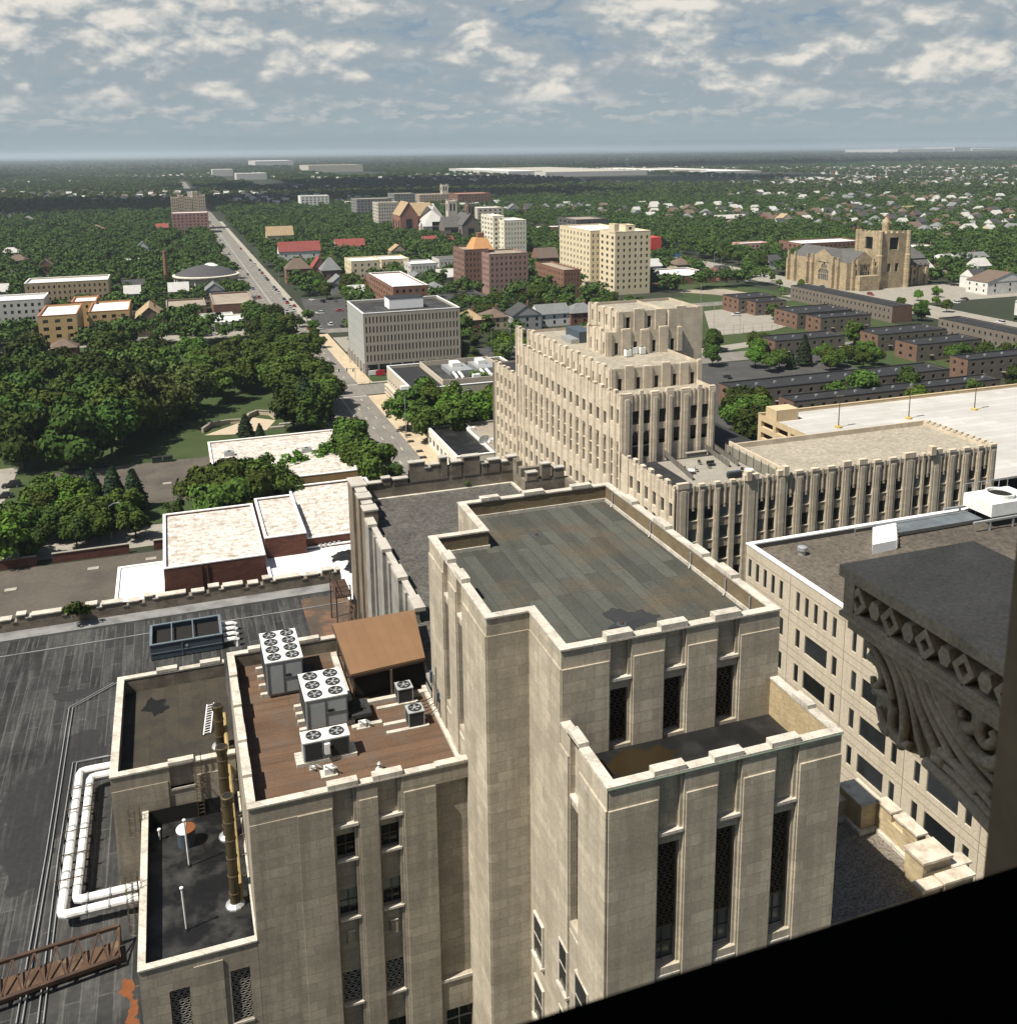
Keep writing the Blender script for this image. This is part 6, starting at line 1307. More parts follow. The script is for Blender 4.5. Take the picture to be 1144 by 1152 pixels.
x0, y0 = G(1004, 345, 8); y1 = G(890.7, 321, 8)[1]; r = building('row_house', 'long grey row house with brick end, running towards the church', 'row houses', x0, x0+12, y0, y1, 8, TOWNGREY, ASPHROOF, (), grid(y1-y0, 26, .3, [(5, 6.4), (1.6, 3)], 1), par=.25, cope=ASPHROOF, group='black-roofed row houses', fwall=TOWNGREY, alt=None); ex(x0, x0+12, y0, y1)
MB().box(x0+.02, x0+11.98, y0-.14, y0-.02, 0, 7.9).build('brick_end', TOWNBRICK, r)
x0, y0 = G(1190, 386, 8); y1 = G(1067.5, 356.7, 8)[1]; building('row_house', 'long grey row house cut by the right edge of the picture', 'row houses', x0, x0+12, y0, y1, 8, TOWNGREY, ASPHROOF, (), grid(y1-y0, 20, .3, [(5, 6.4), (1.6, 3)], 1), par=.25, cope=ASPHROOF, group='black-roofed row houses', fwall=TOWNGREY, alt=None); ex(x0, x0+12, y0, y1)

# cream apartment tower: long left wing and a projecting front wing
cy = 542.0; cx0 = atY(664, 258, cy)[0]; cz1 = atY(664, 259.5, cy)[1]; fy = 520.0; fx0 = atY(692, 258, fy)[0]; fx1 = atY(732, 260, fy)[0]; lx0 = cx0; ly1 = atX(629.5, 256, cx0)[0]
ly1 = min(ly1, cy+70)
crows = [(cz1-3.9-k*3.65, cz1-2.0-k*3.65) for k in range(int(cz1/3.65)-0)]; crows = [q for q in crows if q[0] > .5]
building('cream_apartments', 'tall cream apartment block, long wing with white roof behind the front wing', 'building', cx0, fx1-1, cy, ly1, cz1, CREAM, WHITEROOF2, grid(fx1-1-cx0, 9, .3, crows, .5), grid(ly1-cy, 9, .3, crows, .5), cope=CREAM, alt=None, maxn=90)
building('cream_apartments', 'projecting front wing of the tall cream apartment block', 'building', fx0, fx1, fy, cy-.3, cz1+.6, CREAM, WHITEROOF2, grid(fx1-fx0, 6, .34, crows, .4), grid(cy-fy, 3, .4, crows, .4), cope=CREAM, alt=None, maxn=90)
a0 = atY(692, 258, fy-.5)[0]; building('cream_stair_tower', 'slim cream stair tower rising above the cream apartment block roof', 'building', a0, a0+3, fy+.5, fy+8, cz1+5, CREAM, WHITEROOF2, z0=cz1+.1, cope=CREAM); building('cream_penthouse', 'cream penthouse box on the front wing roof of the apartments', 'building', a0+9, a0+15, fy+4, fy+14, cz1+4, CREAM, WHITEROOF2, [(2, 4, cz1+1.4, cz1+3)], z0=cz1+.1, cope=CREAM)
ex(cx0, fx1, fy, ly1, 30)
# others: (front roof edge left, right), height, depth
flat('pink_apartments', 'pink brick apartment block, right-hand broad wing facing the camera', (550, 286), (594, 284.5), 0, 26, PINK, TANROOF, 8, 6, Y=548, wf=.35, st=3.4); flat('pink_apartments', 'darker pink brick wing with amber attic, left part of the block', (522, 281), (549.5, 280), 0, 24, mat('dark_pink', (.20, .12, .09)), TANROOF, 6, 5, Y=562, wf=.35, st=3.4)
x0, z0 = atY(529, 275, 572); x1 = atY(552, 274, 572)[0]; zt_ = z0+4; b = thing('amber_attic', 'amber tiled mansard roof on the pink apartment block', 'roof', (x0, 572, z0)); m_ = MB(); zb_ = 26; m_.v = [(x0, 566, z0-3), (x1, 566, z0-3), (x1, 582, z0-3), (x0, 582, z0-3), (x0+3, 570, zt_), (x1-3, 570, zt_), (x1-3, 578, zt_), (x0+3, 578, zt_)]; m_.f = [(0,1,5,4), (1,2,6,5), (2,3,7,6), (3,0,4,7), (4,5,6,7)]; m_.build('mansard', AMBERROOF, b); MB().box(x0+5, x0+9, 572, 576, zt_-1, zt_+3).build('chimney', BRICK2, b)
flat('brick_apartments', 'brown-red brick apartment block left of the cream tower', (634, 304), (653, 302), 0, 46, BRICK2, TANROOF, 5, 11, Y=520, wf=.3, st=3.3)
flat('grey_block', 'dark grey flat block rising behind the cream apartments', (648, 247), (684, 245), 0, 40, SLATE, TANROOF, 6, 4, Y=760)
flat('cream_block', 'white and cream modern block left of the cream apartments', (567, 248), (592, 250), 0, 30, mat('ivory', (.66, .62, .5)), WHITEROOF2, 7, 4, Y=700, wf=.3); flat('white_block', 'tall white end of the modern block beside the church spires', (554.5, 243), (567, 242.5), 0, 30, mat('ivory', (.66, .62, .5)), WHITEROOF2, 2, 4, Y=712)
flat('low_red_shop', 'low brick shop with white roof, beyond the grey block', (598, 256), (630, 250), 6, 22, BRICK2, WHITEROOF2, 5, 0)
x0, z0 = atY(732.5, 267, 690); x1 = atY(744, 266.5, 690)[0]; t = thing('red_billboard_wall', 'plain bright red painted end wall right of the cream apartments', 'building', (x0, 690, 0)); MB().box(x0, x1, 690, 705, 0, z0).build('wall', mat('bright_red', (.52, .06, .05)), t)
flat('supermarket', 'low brick supermarket with white roof beside the field', (746, 311.5), (799, 306.5), 5.5, 38, BRICK2, WHITEROOF2, 0, 0, cope=WHITE); flat('petrol_station', 'small blue-fronted shop by the wide road', (745, 283), (759, 281), 5, 12, mat('blue_front', (.06, .16, .42)), TANROOF)
flat('white_flats', 'red and white flats beside the trees right of the wide road', (834, 274), (862, 272), 8, 14, mat('red_white', (.5, .3, .26)), WHITEROOF2, 6, 2)
flat('brick_block', 'long brick block with white roof left of the church', (902, 274), (968, 270), 12, 30, BRICK2, WHITEROOF2, 14, 5, wf=.4, st=3.2)
flat('flat_roof_house', 'low white-roofed building right of the church tower', (1022, 278), (1080, 279), 5, 20, TANROOF, WHITEROOF2, 6, 2)
# left side
flat('grey_apartments', 'pale grey apartment block with white roof at the left edge', (-25, 340), (49, 336), 0, 22, GREYAPT, WHITEROOF2, 9, 4, Y=520, wf=.4, st=3.3, cope=WHITE)
flat('ochre_apartments', 'ochre apartment block with orange cornice, left one of the pair', (42, 356), (86, 353.5), 0, 34, YAPT, WHITEROOF2, 3, 7, Y=474, wf=.45, st=3.4, cope=TERRA); flat('ochre_apartments', 'ochre apartment block with orange cornice, right one of the pair', (99, 351), (145, 348.5), 0, 34, YAPT, WHITEROOF2, 4, 7, Y=500, wf=.45, st=3.4, cope=TERRA)
flat('ochre_apartments', 'recessed ochre wing joining the pair of ochre apartment blocks', (80, 340), (108, 338), 0, 20, YAPT, WHITEROOF2, 4, 0, Y=530, wf=.4, st=3.4, cope=TERRA)
flat('tan_apartments', 'long tan apartment block with white roof behind the ochre pair', (27, 319), (121, 311), 0, 24, mat('tan_brick', (.40, .31, .19)), WHITEROOF2, 16, 4, Y=590, wf=.35, st=3.3, cope=WHITE)
flat('warehouse', 'flat tan-roofed brick warehouse below the domed hall', (240, 343), (288, 342), 6.5, 46, BRICK2, TANROOF, 0, 0, cope=TANROOF); flat('warehouse', 'lower brown brick warehouse left of the tan-roofed one', (187, 346), (232, 344), 6, 28, BRICK2, TANROOF, 6, 0, cope=TANROOF)
flat('white_garage', 'long low white garage building near the avenue trees', (226, 364), (292, 358), 4.5, 22, mat('off_white', (.66, .65, .6)), WHITEROOF2, 6, 0); flat('white_garage', 'short white garage at the left of the long low white one', (224, 356), (262, 353.5), 4, 8, mat('off_white', (.66, .65, .6)), WHITEROOF2)
# far apartment towers
flat('apartment_towers', 'red-brown lower front of the twin apartment towers by the avenue', (193, 240), (234, 236.5), 0, 30, mat('tower_red', (.34, .19, .16)), WHITEROOF2, 9, 3, Y=1115, wf=.4, st=3.3)
for a, b_, yt_, q in ((192, 200, 222, 'leftmost, lower mass'), (200.5, 206, 220, 'second slim mass from the left'), (206.5, 215.5, 221.5, 'broad middle mass'), (216, 221.5, 215.5, 'tallest slim mass with the lift head'), (222, 230.5, 219.5, 'right-hand mass beside the road')):
    flat('apartment_towers', 'tan stepped apartment tower by the avenue, %s'%q, (a, yt_+.3), (b_, yt_), 0, 26, mat('tower_tan', (.42, .35, .26)), TANROOF, max(2, int((b_-a)/2.6)), 3, Y=1175+(3 if int(a) % 2 else 0), wf=.4, st=3.3)
# domed hall
hx, hy = G(232, 311, 8); ex(hx-20, hx+20, hy-20, hy+22, 10); t = thing('domed_hall', 'round hall with shallow dark dome and white patch beside the avenue', 'building', (hx, hy, 0))
MB().lathe(hx, hy, [(17.5, 0), (17.5, 9)], 28).build('drum', mat('drum_cream', (.60, .56, .45)), t); MB().lathe(hx, hy, [(20.5, 9), (20.5, 9.7), (19, 10)], 28).build('cornice', mat('drum_cream', (.60, .56, .45)), t); MB().lathe(hx, hy, [(19.6, 9.72), (14, 12.6), (8, 14.6), (2, 15.6), (.4, 15.7)], 28).build('dome', mat('dome_lead', (.06, .058, .06), (.05, .048, .05)), t)
b = MB(); b.lathe(hx+3, hy+1, [(5, 14.9), (2.5, 16.2), (.4, 16.6)], 12); b.build('white_patch', WHITEROOF2, t); b = MB()
for k in range(16): a = 2*pi*k/16; b.tube([(hx+19*cos(a), hy+19*sin(a), 0), (hx+19*cos(a), hy+19*sin(a), 9)], .55, 8)
b.build('column', mat('drum_cream', (.60, .56, .45)), t)
x, y = hx-24, hy+6; t = thing('brick_chimney', 'slim brick chimney left of the domed hall', 'chimney', (x, y, 0)); MB().lathe(x, y, [(1.6, 0), (1.1, 24), (1.3, 24.2), (1.2, 25)], 12).build('shaft', BRICK2, t)
# centre
flat('cream_flats', 'narrow cream apartment block with white roof in the centre distance', (395, 294), (427, 291.5), 0, 26, CREAM, WHITEROOF2, 4, 4, Y=640, wf=.3); flat('white_flats', 'white and cream stepped flats right of the narrow cream block', (429, 292), (460, 290), 0, 26, CREAM, WHITEROOF2, 6, 3, Y=660, wf=.3)
flat('white_flats', 'row of pale flats with broken white roofline left of the pink block', (462, 297), (492, 294), 0, 24, GREYAPT, WHITEROOF2, 7, 3, Y=640, wf=.35); flat('pale_flats', 'grey-roofed row of pale flats directly left of the pink block', (494, 292), (521, 290), 0, 20, GREYAPT, SLATE, 6, 3, Y=655, wf=.35)
flat('brick_flats', 'brick apartment block with big white roof behind the precast office', (442, 322.5), (481, 319.5), 0, 60, BRICK2, WHITEROOF2, 5, 10, Y=470, wf=.4, st=3.2, cope=WHITE); flat('garage', 'low dark-roofed garage right of the precast office penthouse', (499, 338), (548, 333), 5, 30, SLATE, DARKROOF)

# pitched-roof houses
def gable(mb_w, mb_r, x0, x1, y0, y1, zw, zr, axis, hip=False, ov=.4):
    mb_w.box(x0, x1, y0, y1, 0, zw)
    a0, a1, b0, b1 = x0-ov, x1+ov, y0-ov, y1+ov; z = zw-.05
    if hip:
        if axis == 'x': h = (b1-b0)/2*.9; r0, r1 = (a0+h, (b0+b1)/2, zr), (a1-h, (b0+b1)/2, zr)
        else: h = (a1-a0)/2*.9; r0, r1 = ((a0+a1)/2, b0+h, zr), ((a0+a1)/2, b1-h, zr)
    else:
        if axis == 'x': r0, r1 = (a0, (b0+b1)/2, zr), (a1, (b0+b1)/2, zr)
        else: r0, r1 = ((a0+a1)/2, b0, zr), ((a0+a1)/2, b1, zr)
    c = [(a0, b0, z), (a1, b0, z), (a1, b1, z), (a0, b1, z)]
    if axis == 'x': mb_r.quad(c[0], c[1], r1, r0); mb_r.quad(c[2], c[3], r0, r1)
    else: mb_r.quad(c[0], r0, r1, c[3]); mb_r.quad(c[1], c[2], r1, r0)
    ends = ((c[3], c[0], r0), (c[1], c[2], r1)) if axis == 'x' else ((c[0], c[1], r0), (c[2], c[3], r1))
    for e in ends:
        if hip: mb_r.quad(*e)
        else:
            q = [tuple(np.array(p)*.97+np.array(((x0+x1)/2, (y0+y1)/2, p[2]))*.03) for p in e]; mb_w.quad(*q)
HW = {'white': mat('white_siding', (.62, .61, .57)), 'brick': mat('house_brick', (.20, .095, .07)), 'tan': mat('house_tan', (.40, .33, .23)), 'brown': mat('house_brown', (.16, .115, .085)), 'grey': mat('house_grey', (.33, .33, .32)), 'cream': mat('house_cream', (.55, .48, .34))}
HR = {'grey': mat('grey_shingle', (.16, .165, .165), fine=1), 'dark': mat('dark_shingle', (.05, .05, .052), fine=1), 'red': REDROOF, 'brown': mat('brown_shingle', (.13, .095, .072), fine=1), 'tan': mat('tan_shingle', (.33, .24, .14), fine=1), 'pale': mat('pale_shingle', (.42, .41, .39), fine=1)}
def house(xl, xr, yb, yt, wall, roof, label, axis='y', hip=False, depth=12, group=None, Y=None):
    x0, y0 = G(xl, yb, 0); 
    if Y: y0 = Y; x0 = atY(xl, yb, Y)[0]
    x1 = atY(xr, yb, y0)[0]; zt_ = atY((xl+xr)/2, yt, y0+(depth/2 if axis == 'x' else 1))[1]; zw = zt_*.6
    ex(x0, x1, y0, y0+depth, 14); t = thing('house', label, 'house', (x0, y0, 0), group); w_, r_ = MB(), MB(); gable(w_, r_, x0, x1, y0, y0+depth, zw, zt_, axis, hip)
    w_.build('wall', HW[wall], t); r_.build('roof', HR[roof], t)
    for k in range(3):
        for z in (zw*.22, zw*.64):
            c = x0+(x1-x0)*(k+.5)/3; MB().box(c-.55, c+.55, y0-.06, y0-.01, z, z+1.5).build('window', GLASS, t)
    for k in range(3):
        for z in (zw*.22, zw*.64): c = y0+depth*(k+.5)/3; MB().box(x0-.06, x0-.01, c-.5, c+.5, z, z+1.4).build('window', GLASS, t)
    cx_ = x0+(x1-x0)*.7; MB().box(cx_-.45, cx_+.45, y0+depth*.55, y0+depth*.55+.9, zw, zt_+1.2).build('chimney', BRICK2, t)
    return t
house(577, 609, 372, 343, 'grey', 'dark', 'grey house with dark gabled roof, left of three above the limestone office'); house(606, 641, 368, 341, 'white', 'grey', 'white house with pale grey gable roof, middle of three above the limestone office', 'x'); house(642, 673, 366, 340, 'brick', 'grey', 'brick house with grey hipped roof, right of three above the limestone office', 'x', True)
house(519, 546, 376, 347, 'brick', 'tan', 'brick house with tan roof right of the precast office', 'x', True, 14); house(548, 572, 371, 345, 'tan', 'brown', 'stone house with brown hipped roof left of the grey gabled house', 'x', True, 14)
house(314, 361, 288, 271, 'white', 'red', 'long white terrace with bright red roof by the avenue', 'x', False, 12, Y=760); house(378, 411, 281, 268, 'white', 'red', 'white terrace with dark red roof in the centre distance', 'x', False, 12, Y=800); house(477, 493, 278, 265, 'tan', 'red', 'small house with red roof behind the white flats', 'x', False, 12, Y=830); house(502, 511, 276, 263, 'tan', 'red', 'narrow red-roofed house near the amber attic', 'x', False, 12, Y=850)
house(322, 350, 305, 290, 'brick', 'brown', 'brick house with brown hipped roof beside the avenue', 'x', True, Y=650); house(352, 368, 305, 289, 'brick', 'red', 'red brick house with red gable beside the brown hipped one', Y=650); house(362, 384, 308, 289, 'brown', 'grey', 'brown house with big grey hipped roof left of the narrow cream block', 'x', True, Y=620)
house(154, 186, 378, 345, 'brown', 'tan', 'dark gabled apartment house with pale parapet beside the ochre blocks', 'y', False, 24); house(20, 44, 402, 378, 'grey', 'dark', 'dark-roofed house in front of the grey apartments', 'y'); house(57, 88, 405, 380, 'brick', 'brown', 'brick house with brown hipped roof below the ochre block', 'x', True)
house(138, 166, 330, 314, 'brown', 'dark', 'dark-roofed house between trees right of the tan apartments', 'x'); house(142, 169, 303, 290, 'brick', 'pale', 'house with bright white flat-looking roof among the left trees', 'x'); house(154, 168, 290, 272, 'white', 'grey', 'white gabled house in the left trees'); house(98, 120, 266, 253, 'tan', 'tan', 'tan gabled house in the far left trees'); house(176, 190, 263, 251, 'brick', 'red', 'red-roofed brick house left of the apartment towers', 'x')
house(0, 24, 293, 278, 'white', 'pale', 'white house with pale hipped roof at the left edge', 'x', True); house(8, 32, 303, 286, 'brown', 'brown', 'brown-roofed house at the left edge, below the white one', 'x', True); house(42, 62, 312, 292, 'brick', 'brown', 'brick house with dark brown gable left of the tan apartments'); house(2, 26, 322, 304, 'brown', 'dark', 'dark house at the left edge above the grey apartments', 'x', True)
house(1110, 1160, 332, 306, 'white', 'brown', 'white and brick house with brown gambrel roof at the right edge', 'y', False, 16); house(1055, 1082, 302, 285, 'brick', 'pale', 'brick house with pale roof right of the church', 'x', True); house(1084, 1112, 298, 283, 'grey', 'grey', 'grey-roofed house right of the brick one with pale roof', 'x'); house(1066, 1088, 313, 302, 'brown', 'brown', 'low brown bungalow right of the church', 'x', True, 10); house(1043, 1074, 273, 262, 'cream', 'brown', 'cream house with brown roof above the church tower', 'x')
house(878, 893, 256, 240, 'cream', 'tan', 'cream house with tan roof in the trees left of the church'); house(950, 972, 266, 256, 'brick', 'red', 'house with bright red roof right behind the church nave', 'x'); house(1015, 1036, 240, 231, 'tan', 'tan', 'sand-coloured house in the trees above the church', 'x', True); house(768, 786, 243, 230, 'tan', 'brown', 'brown gabled house in the trees right of the cream tower'); house(806, 840, 252, 241, 'brick', 'pale', 'broad brick building with pale roof in the right trees', 'x')
house(572, 586, 243, 229, 'grey', 'grey', 'grey gabled house in the far centre trees'); house(300, 330, 262, 254, 'cream', 'tan', 'yellowish shop with tan gable beside the avenue', 'x', Y=900); house(440, 458, 290, 275, 'tan', 'tan', 'tan gabled house behind the cream flats', Y=760); house(604, 628, 295, 278, 'brick', 'brown', 'brown brick house left of the cream apartments', 'x', Y=640)

# stone church at right
def church():
    x0, y0 = G(951, 327, 0); t = thing('stone_church', 'big sandstone church with square tower and tall arched windows, upper right', 'church', (x0, y0, 0))
    C_ = CHURCHST; xt0 = atY(986, 320, y0)[0]; xt1 = atY(1017, 320, y0)[0]; zt_ = atY(1000, 262, y0)[1]; xe = atY(1049, 320, y0)[0]; ex(x0-5, xe+4, y0-4, y0+62, 30)
    zn = atY(965, 283, y0)[1]; zn = min(zn, zt_*.75)
    yn1 = y0+58
    w_ = MB(); r_ = MB(); pn = []
    facade(w_, pn, (x0, yn1), (0, -1), 58, 0, zn*.72, [(31, 41, 4, zn*.66, .8)], .8); facade(w_, pn, (x0, y0), (1, 0), xt0-x0, 0, zn*.72, [(8.5, 17, 4, zn*.66, .8)], .8)
    # big gables
    g0, g1 = yn1-50, yn1-22; w_.quad((x0, g1, zn*.72), (x0, g0, zn*.72), (x0, (g0+g1)/2, zn)); h0, h1 = x0+4, xt0-2; w_.quad((h0, y0, zn*.72), (h1, y0, zn*.72), ((h0+h1)/2, y0, zn*1.0))
    ym = (g0+g1)/2; r_.quad((x0+.5, g0-1, zn*.70), (xe, g0-1, zn*.70), (xe, ym, zn-.3), (x0+.5, ym, zn-.3)); r_.quad((x0+.5, g1+1, zn*.70), (x0+.5, ym, zn-.3), (xe, ym, zn-.3), (xe, g1+1, zn*.70))
    xm = (h0+h1)/2; r_.quad((h0-1, y0+.5, zn*.70), (xm, y0+.5, zn-.4), (xm, yn1, zn-.4), (h0-1, yn1, zn*.70)); r_.quad((h1+1, y0+.5, zn*.70), (h1+1, yn1, zn*.70), (xm, yn1, zn-.4), (xm, y0+.5, zn-.4)); w_.quad((h0-1, yn1, 0), (h1+1, yn1, 0), (h1+1, yn1, zn*.7), (h0-1, yn1, zn*.7))
    # lower wing on the right
    facade(w_, pn, (xt1, y0+4), (1, 0), xe-xt1, 0, zn*.55, grid(xe-xt1, 5, .35, [(2, 4.5), (6.5, 9.5), (11, 13.5)], 1), .6); facade(w_, pn, (xe, y0+4), (0, 1), 36, 0, zn*.55, [])
    yq = y0+4; ri = zn*.55+7; r_.quad((xt1, yq-.5, zn*.54), (xe+.5, yq-.5, zn*.54), (xe+.5, yq+9, ri), (xt1, yq+9, ri)); r_.quad((xt1, yq+18, zn*.54), (xt1, yq+9, ri), (xe+.5, yq+9, ri), (xe+.5, yq+18, zn*.54)); w_.quad((xe, yq, zn*.55), (xe, yq+18, zn*.55), (xe, yq+9, ri-.1))
    w_.build('wall', C_, t); r_.build('roof', SLATE, t)
    # tower with corner turrets
    tw = MB(); yt1 = y0+(xt1-xt0)*.95; tw_p = []; L_ = xt1-xt0
    facade(tw, tw_p, (xt0, y0-1), (1, 0), L_, 0, zt_, [(L_*.34, L_*.66, zt_*.70, zt_*.92, 1), (L_*.3, L_*.42, zt_*.3, zt_*.45, .6), (L_*.58, L_*.7, zt_*.3, zt_*.45, .6)]); facade(tw, tw_p, (xt0, yt1), (0, -1), yt1-y0+1, 0, zt_, [(L_*.34, L_*.66, zt_*.70, zt_*.92, 1)]); facade(tw, [], (xt1, y0-1), (0, 1), yt1-y0+1, 0, zt_, []); facade(tw, [], (xt1, yt1), (-1, 0), L_, 0, zt_, [])
    for x, y in ((xt0, y0-1), (xt1, y0-1), (xt0, yt1), (xt1, yt1)): tw.lathe(x, y, [(2.0, 0), (1.9, zt_*.6), (1.5, zt_*.62), (1.4, zt_+1.2)], 8)
    for k in range(5): tw.box(xt0+L_*(k+.1)/5, xt0+L_*(k+.7)/5, y0-.9, y0-.3, zt_, zt_+1.3); tw.box(xt0-.02, xt0+.5, y0+(yt1-y0)*(k+.1)/5, y0+(yt1-y0)*(k+.7)/5, zt_, zt_+1.3)
    tw.lathe(xt1, yt1, [(2.4, zt_*.5), (2.3, zt_+5), (1.6, zt_+6.5), (.2, zt_+8)], 10); tw.quad((xt0, y0-1, zt_-.4), (xt1, y0-1, zt_-.4), (xt1, yt1, zt_-.4), (xt0, yt1, zt_-.4)); tw.build('tower', C_, t)
    bt = MB()
    for x in (x0+4, x0+7, xt0-4, xt0-1.5): bt.box(x-.9, x+.9, y0-2, y0-.005, 0, zn*.62); bt.box(x-.6, x+.6, y0-1.4, y0-.006, zn*.62, zn*.8)
    for y in (yn1-51, yn1-46, yn1-26, yn1-21, yn1-8, yn1-1): bt.box(x0-2, x0-.005, y-.9, y+.9, 0, zn*.62); bt.box(x0-1.3, x0-.006, y-.6, y+.6, zn*.62, zn*.84)
    for k in range(4): bt.box(xt1+2+(xe-xt1)*k/4, xt1+3.2+(xe-xt1)*k/4, y0+2.6, y0+3.99, 0, zn*.48)
    bt.box(x0+5, xt0-3, y0-6, y0-2.05, 0, 9); pieces(bt, 'buttress', C_, t, 'buttress')
    for p in pn+tw_p:
        wn = MB().quad(*p).build('window', GLASS2 if p[2][2]-p[0][2] > 8 else GLASS, t)
        if p[2][2]-p[0][2] > 8:
            a, b_, c, d = [np.array(q) for q in p]; nrm = np.cross(b_-a, d-a); nrm /= np.linalg.norm(nrm); f = MB(); wv = b_-a
            for s in (.2, .4, .6, .8): f.bar(tuple(a+wv*s+nrm*.2), tuple(d+wv*s+nrm*.2), .35)
            for s in (.33, .62): f.bar(tuple(a+(d-a)*s+nrm*.22), tuple(b_+(c-b_)*s+nrm*.22), .35)
            for sg in (0, 1):
                e_ = a if sg == 0 else b_; top = d if sg == 0 else c; dr = wv/np.linalg.norm(wv)*(1 if sg == 0 else -1); wl = np.linalg.norm(wv); f.quad(tuple(top+nrm*.45), tuple(top+dr*wl*.5+nrm*.45), tuple(top+dr*wl*.26-np.array([0, 0, wl*.22])+nrm*.45), tuple(top-np.array([0, 0, wl*.62])+nrm*.45))
            f.build('tracery', C_, wn)
church()
# churches and halls of the centre distance
def hall(lab, xl, xr, yb, yt, Y, wall, roof, axis='y', depth=30, name='church', cat='church', hip=False, zw=.6):
    x0 = atY(xl, yb, Y)[0]; x1 = atY(xr, yb, Y)[0]; z = atY((xl+xr)/2, yt, Y+(depth/2 if axis == 'x' else 0))[1]; ex(x0, x1, Y, Y+depth, 20); t = thing(name, lab, cat, (x0, Y, 0)); w_, r_ = MB(), MB(); gable(w_, r_, x0, x1, Y, Y+depth, z*zw, z, axis, hip); w_.build('wall', wall, t); r_.build('roof', roof, t)
    c = (x0+x1)/2; wd = (x1-x0)*.16; b = MB(); b.box(c-wd, c+wd, Y-.25, Y-.02, z*.15, z*.5); b.build('window', GLASS, t)
    for k in range(3): q = Y+depth*(k+.5)/3; MB().box(x0-.2, x0-.02, q-2, q+2, z*.15, z*.45).build('window', GLASS, t)
    return t, x0, x1, z
BK3 = mat('church_brick', (.26, .12, .09)); ST4 = mat('sooty_stone', (.17, .14, .115), (.12, .1, .085)); ST5 = mat('pale_church_stone', (.47, .43, .36))
hall('brick church with grey gabled roof in the centre distance', 450, 470, 245, 227, 980, BK3, HR['tan'], 'y', 34); hall('long grey-roofed nave of the brick church', 462, 487, 242, 227.5, 990, BK3, HR['tan'], 'x', 26)
hall('church with broad pale pyramid roof in the centre distance', 476, 506, 254, 231, 960, ST5, HR['pale'], 'x', 40, hip=True, zw=.35)
hall('dark sooty stone church right of the pale tower', 520, 540, 262, 240, 880, ST4, SLATE, 'y', 36); hall('dark transept of the sooty church', 500, 522, 258, 243, 892, ST4, SLATE, 'x', 20)
def tower_px(lab, xl, xr, yt, Y, m_, name='church_tower', win=True):
    x0, z = atY(xl, yt, Y); x1 = atY(xr, yt, Y)[0]; w_ = x1-x0; t = thing(name, lab, 'tower', (x0, Y, 0)); b = MB(); pn = []
    facade(b, pn, (x0, Y), (1, 0), w_, 0, z, [(w_*.2, w_*.42, z*.72, z*.92, .6), (w_*.58, w_*.8, z*.72, z*.92, .6)] if win else []); facade(b, pn, (x0, Y+w_), (0, -1), w_, 0, z, [(w_*.3, w_*.7, z*.72, z*.92, .6)] if win else []); facade(b, [], (x1, Y), (0, 1), w_, 0, z, []); b.quad((x0, Y, z), (x1, Y, z), (x1, Y+w_, z), (x0, Y+w_, z))
    for i in (0, 1):
        for j in (0, 1): b.box(x0+i*(w_-1), x0+i*(w_-1)+1, Y+j*(w_-1), Y+j*(w_-1)+1, z, z+2)
    b.build('shaft', m_, t); add_windows(t, pn, BLACK, 'opening'); ex(x0, x1, Y, Y+w_, 6)
tower_px('pale square bell tower beside the pyramid-roofed church', 504, 514, 226, 950, ST5); tower_px('dark stump tower of the sooty stone church', 526, 534, 229, 885, ST4); tower_px('slim pale tower of the far school', 497, 504, 208, 1500, ST5)
flat('school', 'long tan school building below the slim far tower', (472, 219), (512, 216.5), 0, 50, mat('school_tan', (.36, .29, .21)), TANROOF, 12, 4, Y=1480, wf=.4); flat('school', 'red brick school wing right of the slim far tower', (515, 218), (552, 216), 0, 50, BRICK2, mat('salmon_roof', (.36, .2, .15)), 10, 4, Y=1420, wf=.4)
flat('flat_block', 'long low grey block with pale roof edge in the far centre', (401, 224), (441, 221), 0, 40, mat('dull_grey', (.2, .2, .19)), TANROOF, 10, 3, Y=1250); flat('flat_block', 'grey institutional block right of the long low one', (443, 218), (467, 216), 0, 40, mat('dull_grey', (.2, .2, .19)), TANROOF, 7, 3, Y=1330); flat('cream_hall', 'pale building with arcade among the centre trees', (425, 228), (449, 227), 0, 30, ST5, TANROOF, 8, 3, Y=1080)
flat('white_halls', 'low white row building in the dark woods', (338, 220.5), (370, 219.5), 0, 30, mat('off_white', (.66, .65, .6)), WHITEROOF2, 7, 0, Y=1500); flat('white_hall', 'white domed pavilion roof right of the dark church', (537, 234), (566, 232), 0, 30, ST5, WHITEROOF2, 5, 0, Y=1050); flat('factory_hall', 'long beige factory hall far off left of centre', (347, 186), (408, 185), 0, 300, mat('factory_beige', (.45, .42, .35)), TANROOF, 0, 0, Y=4300)
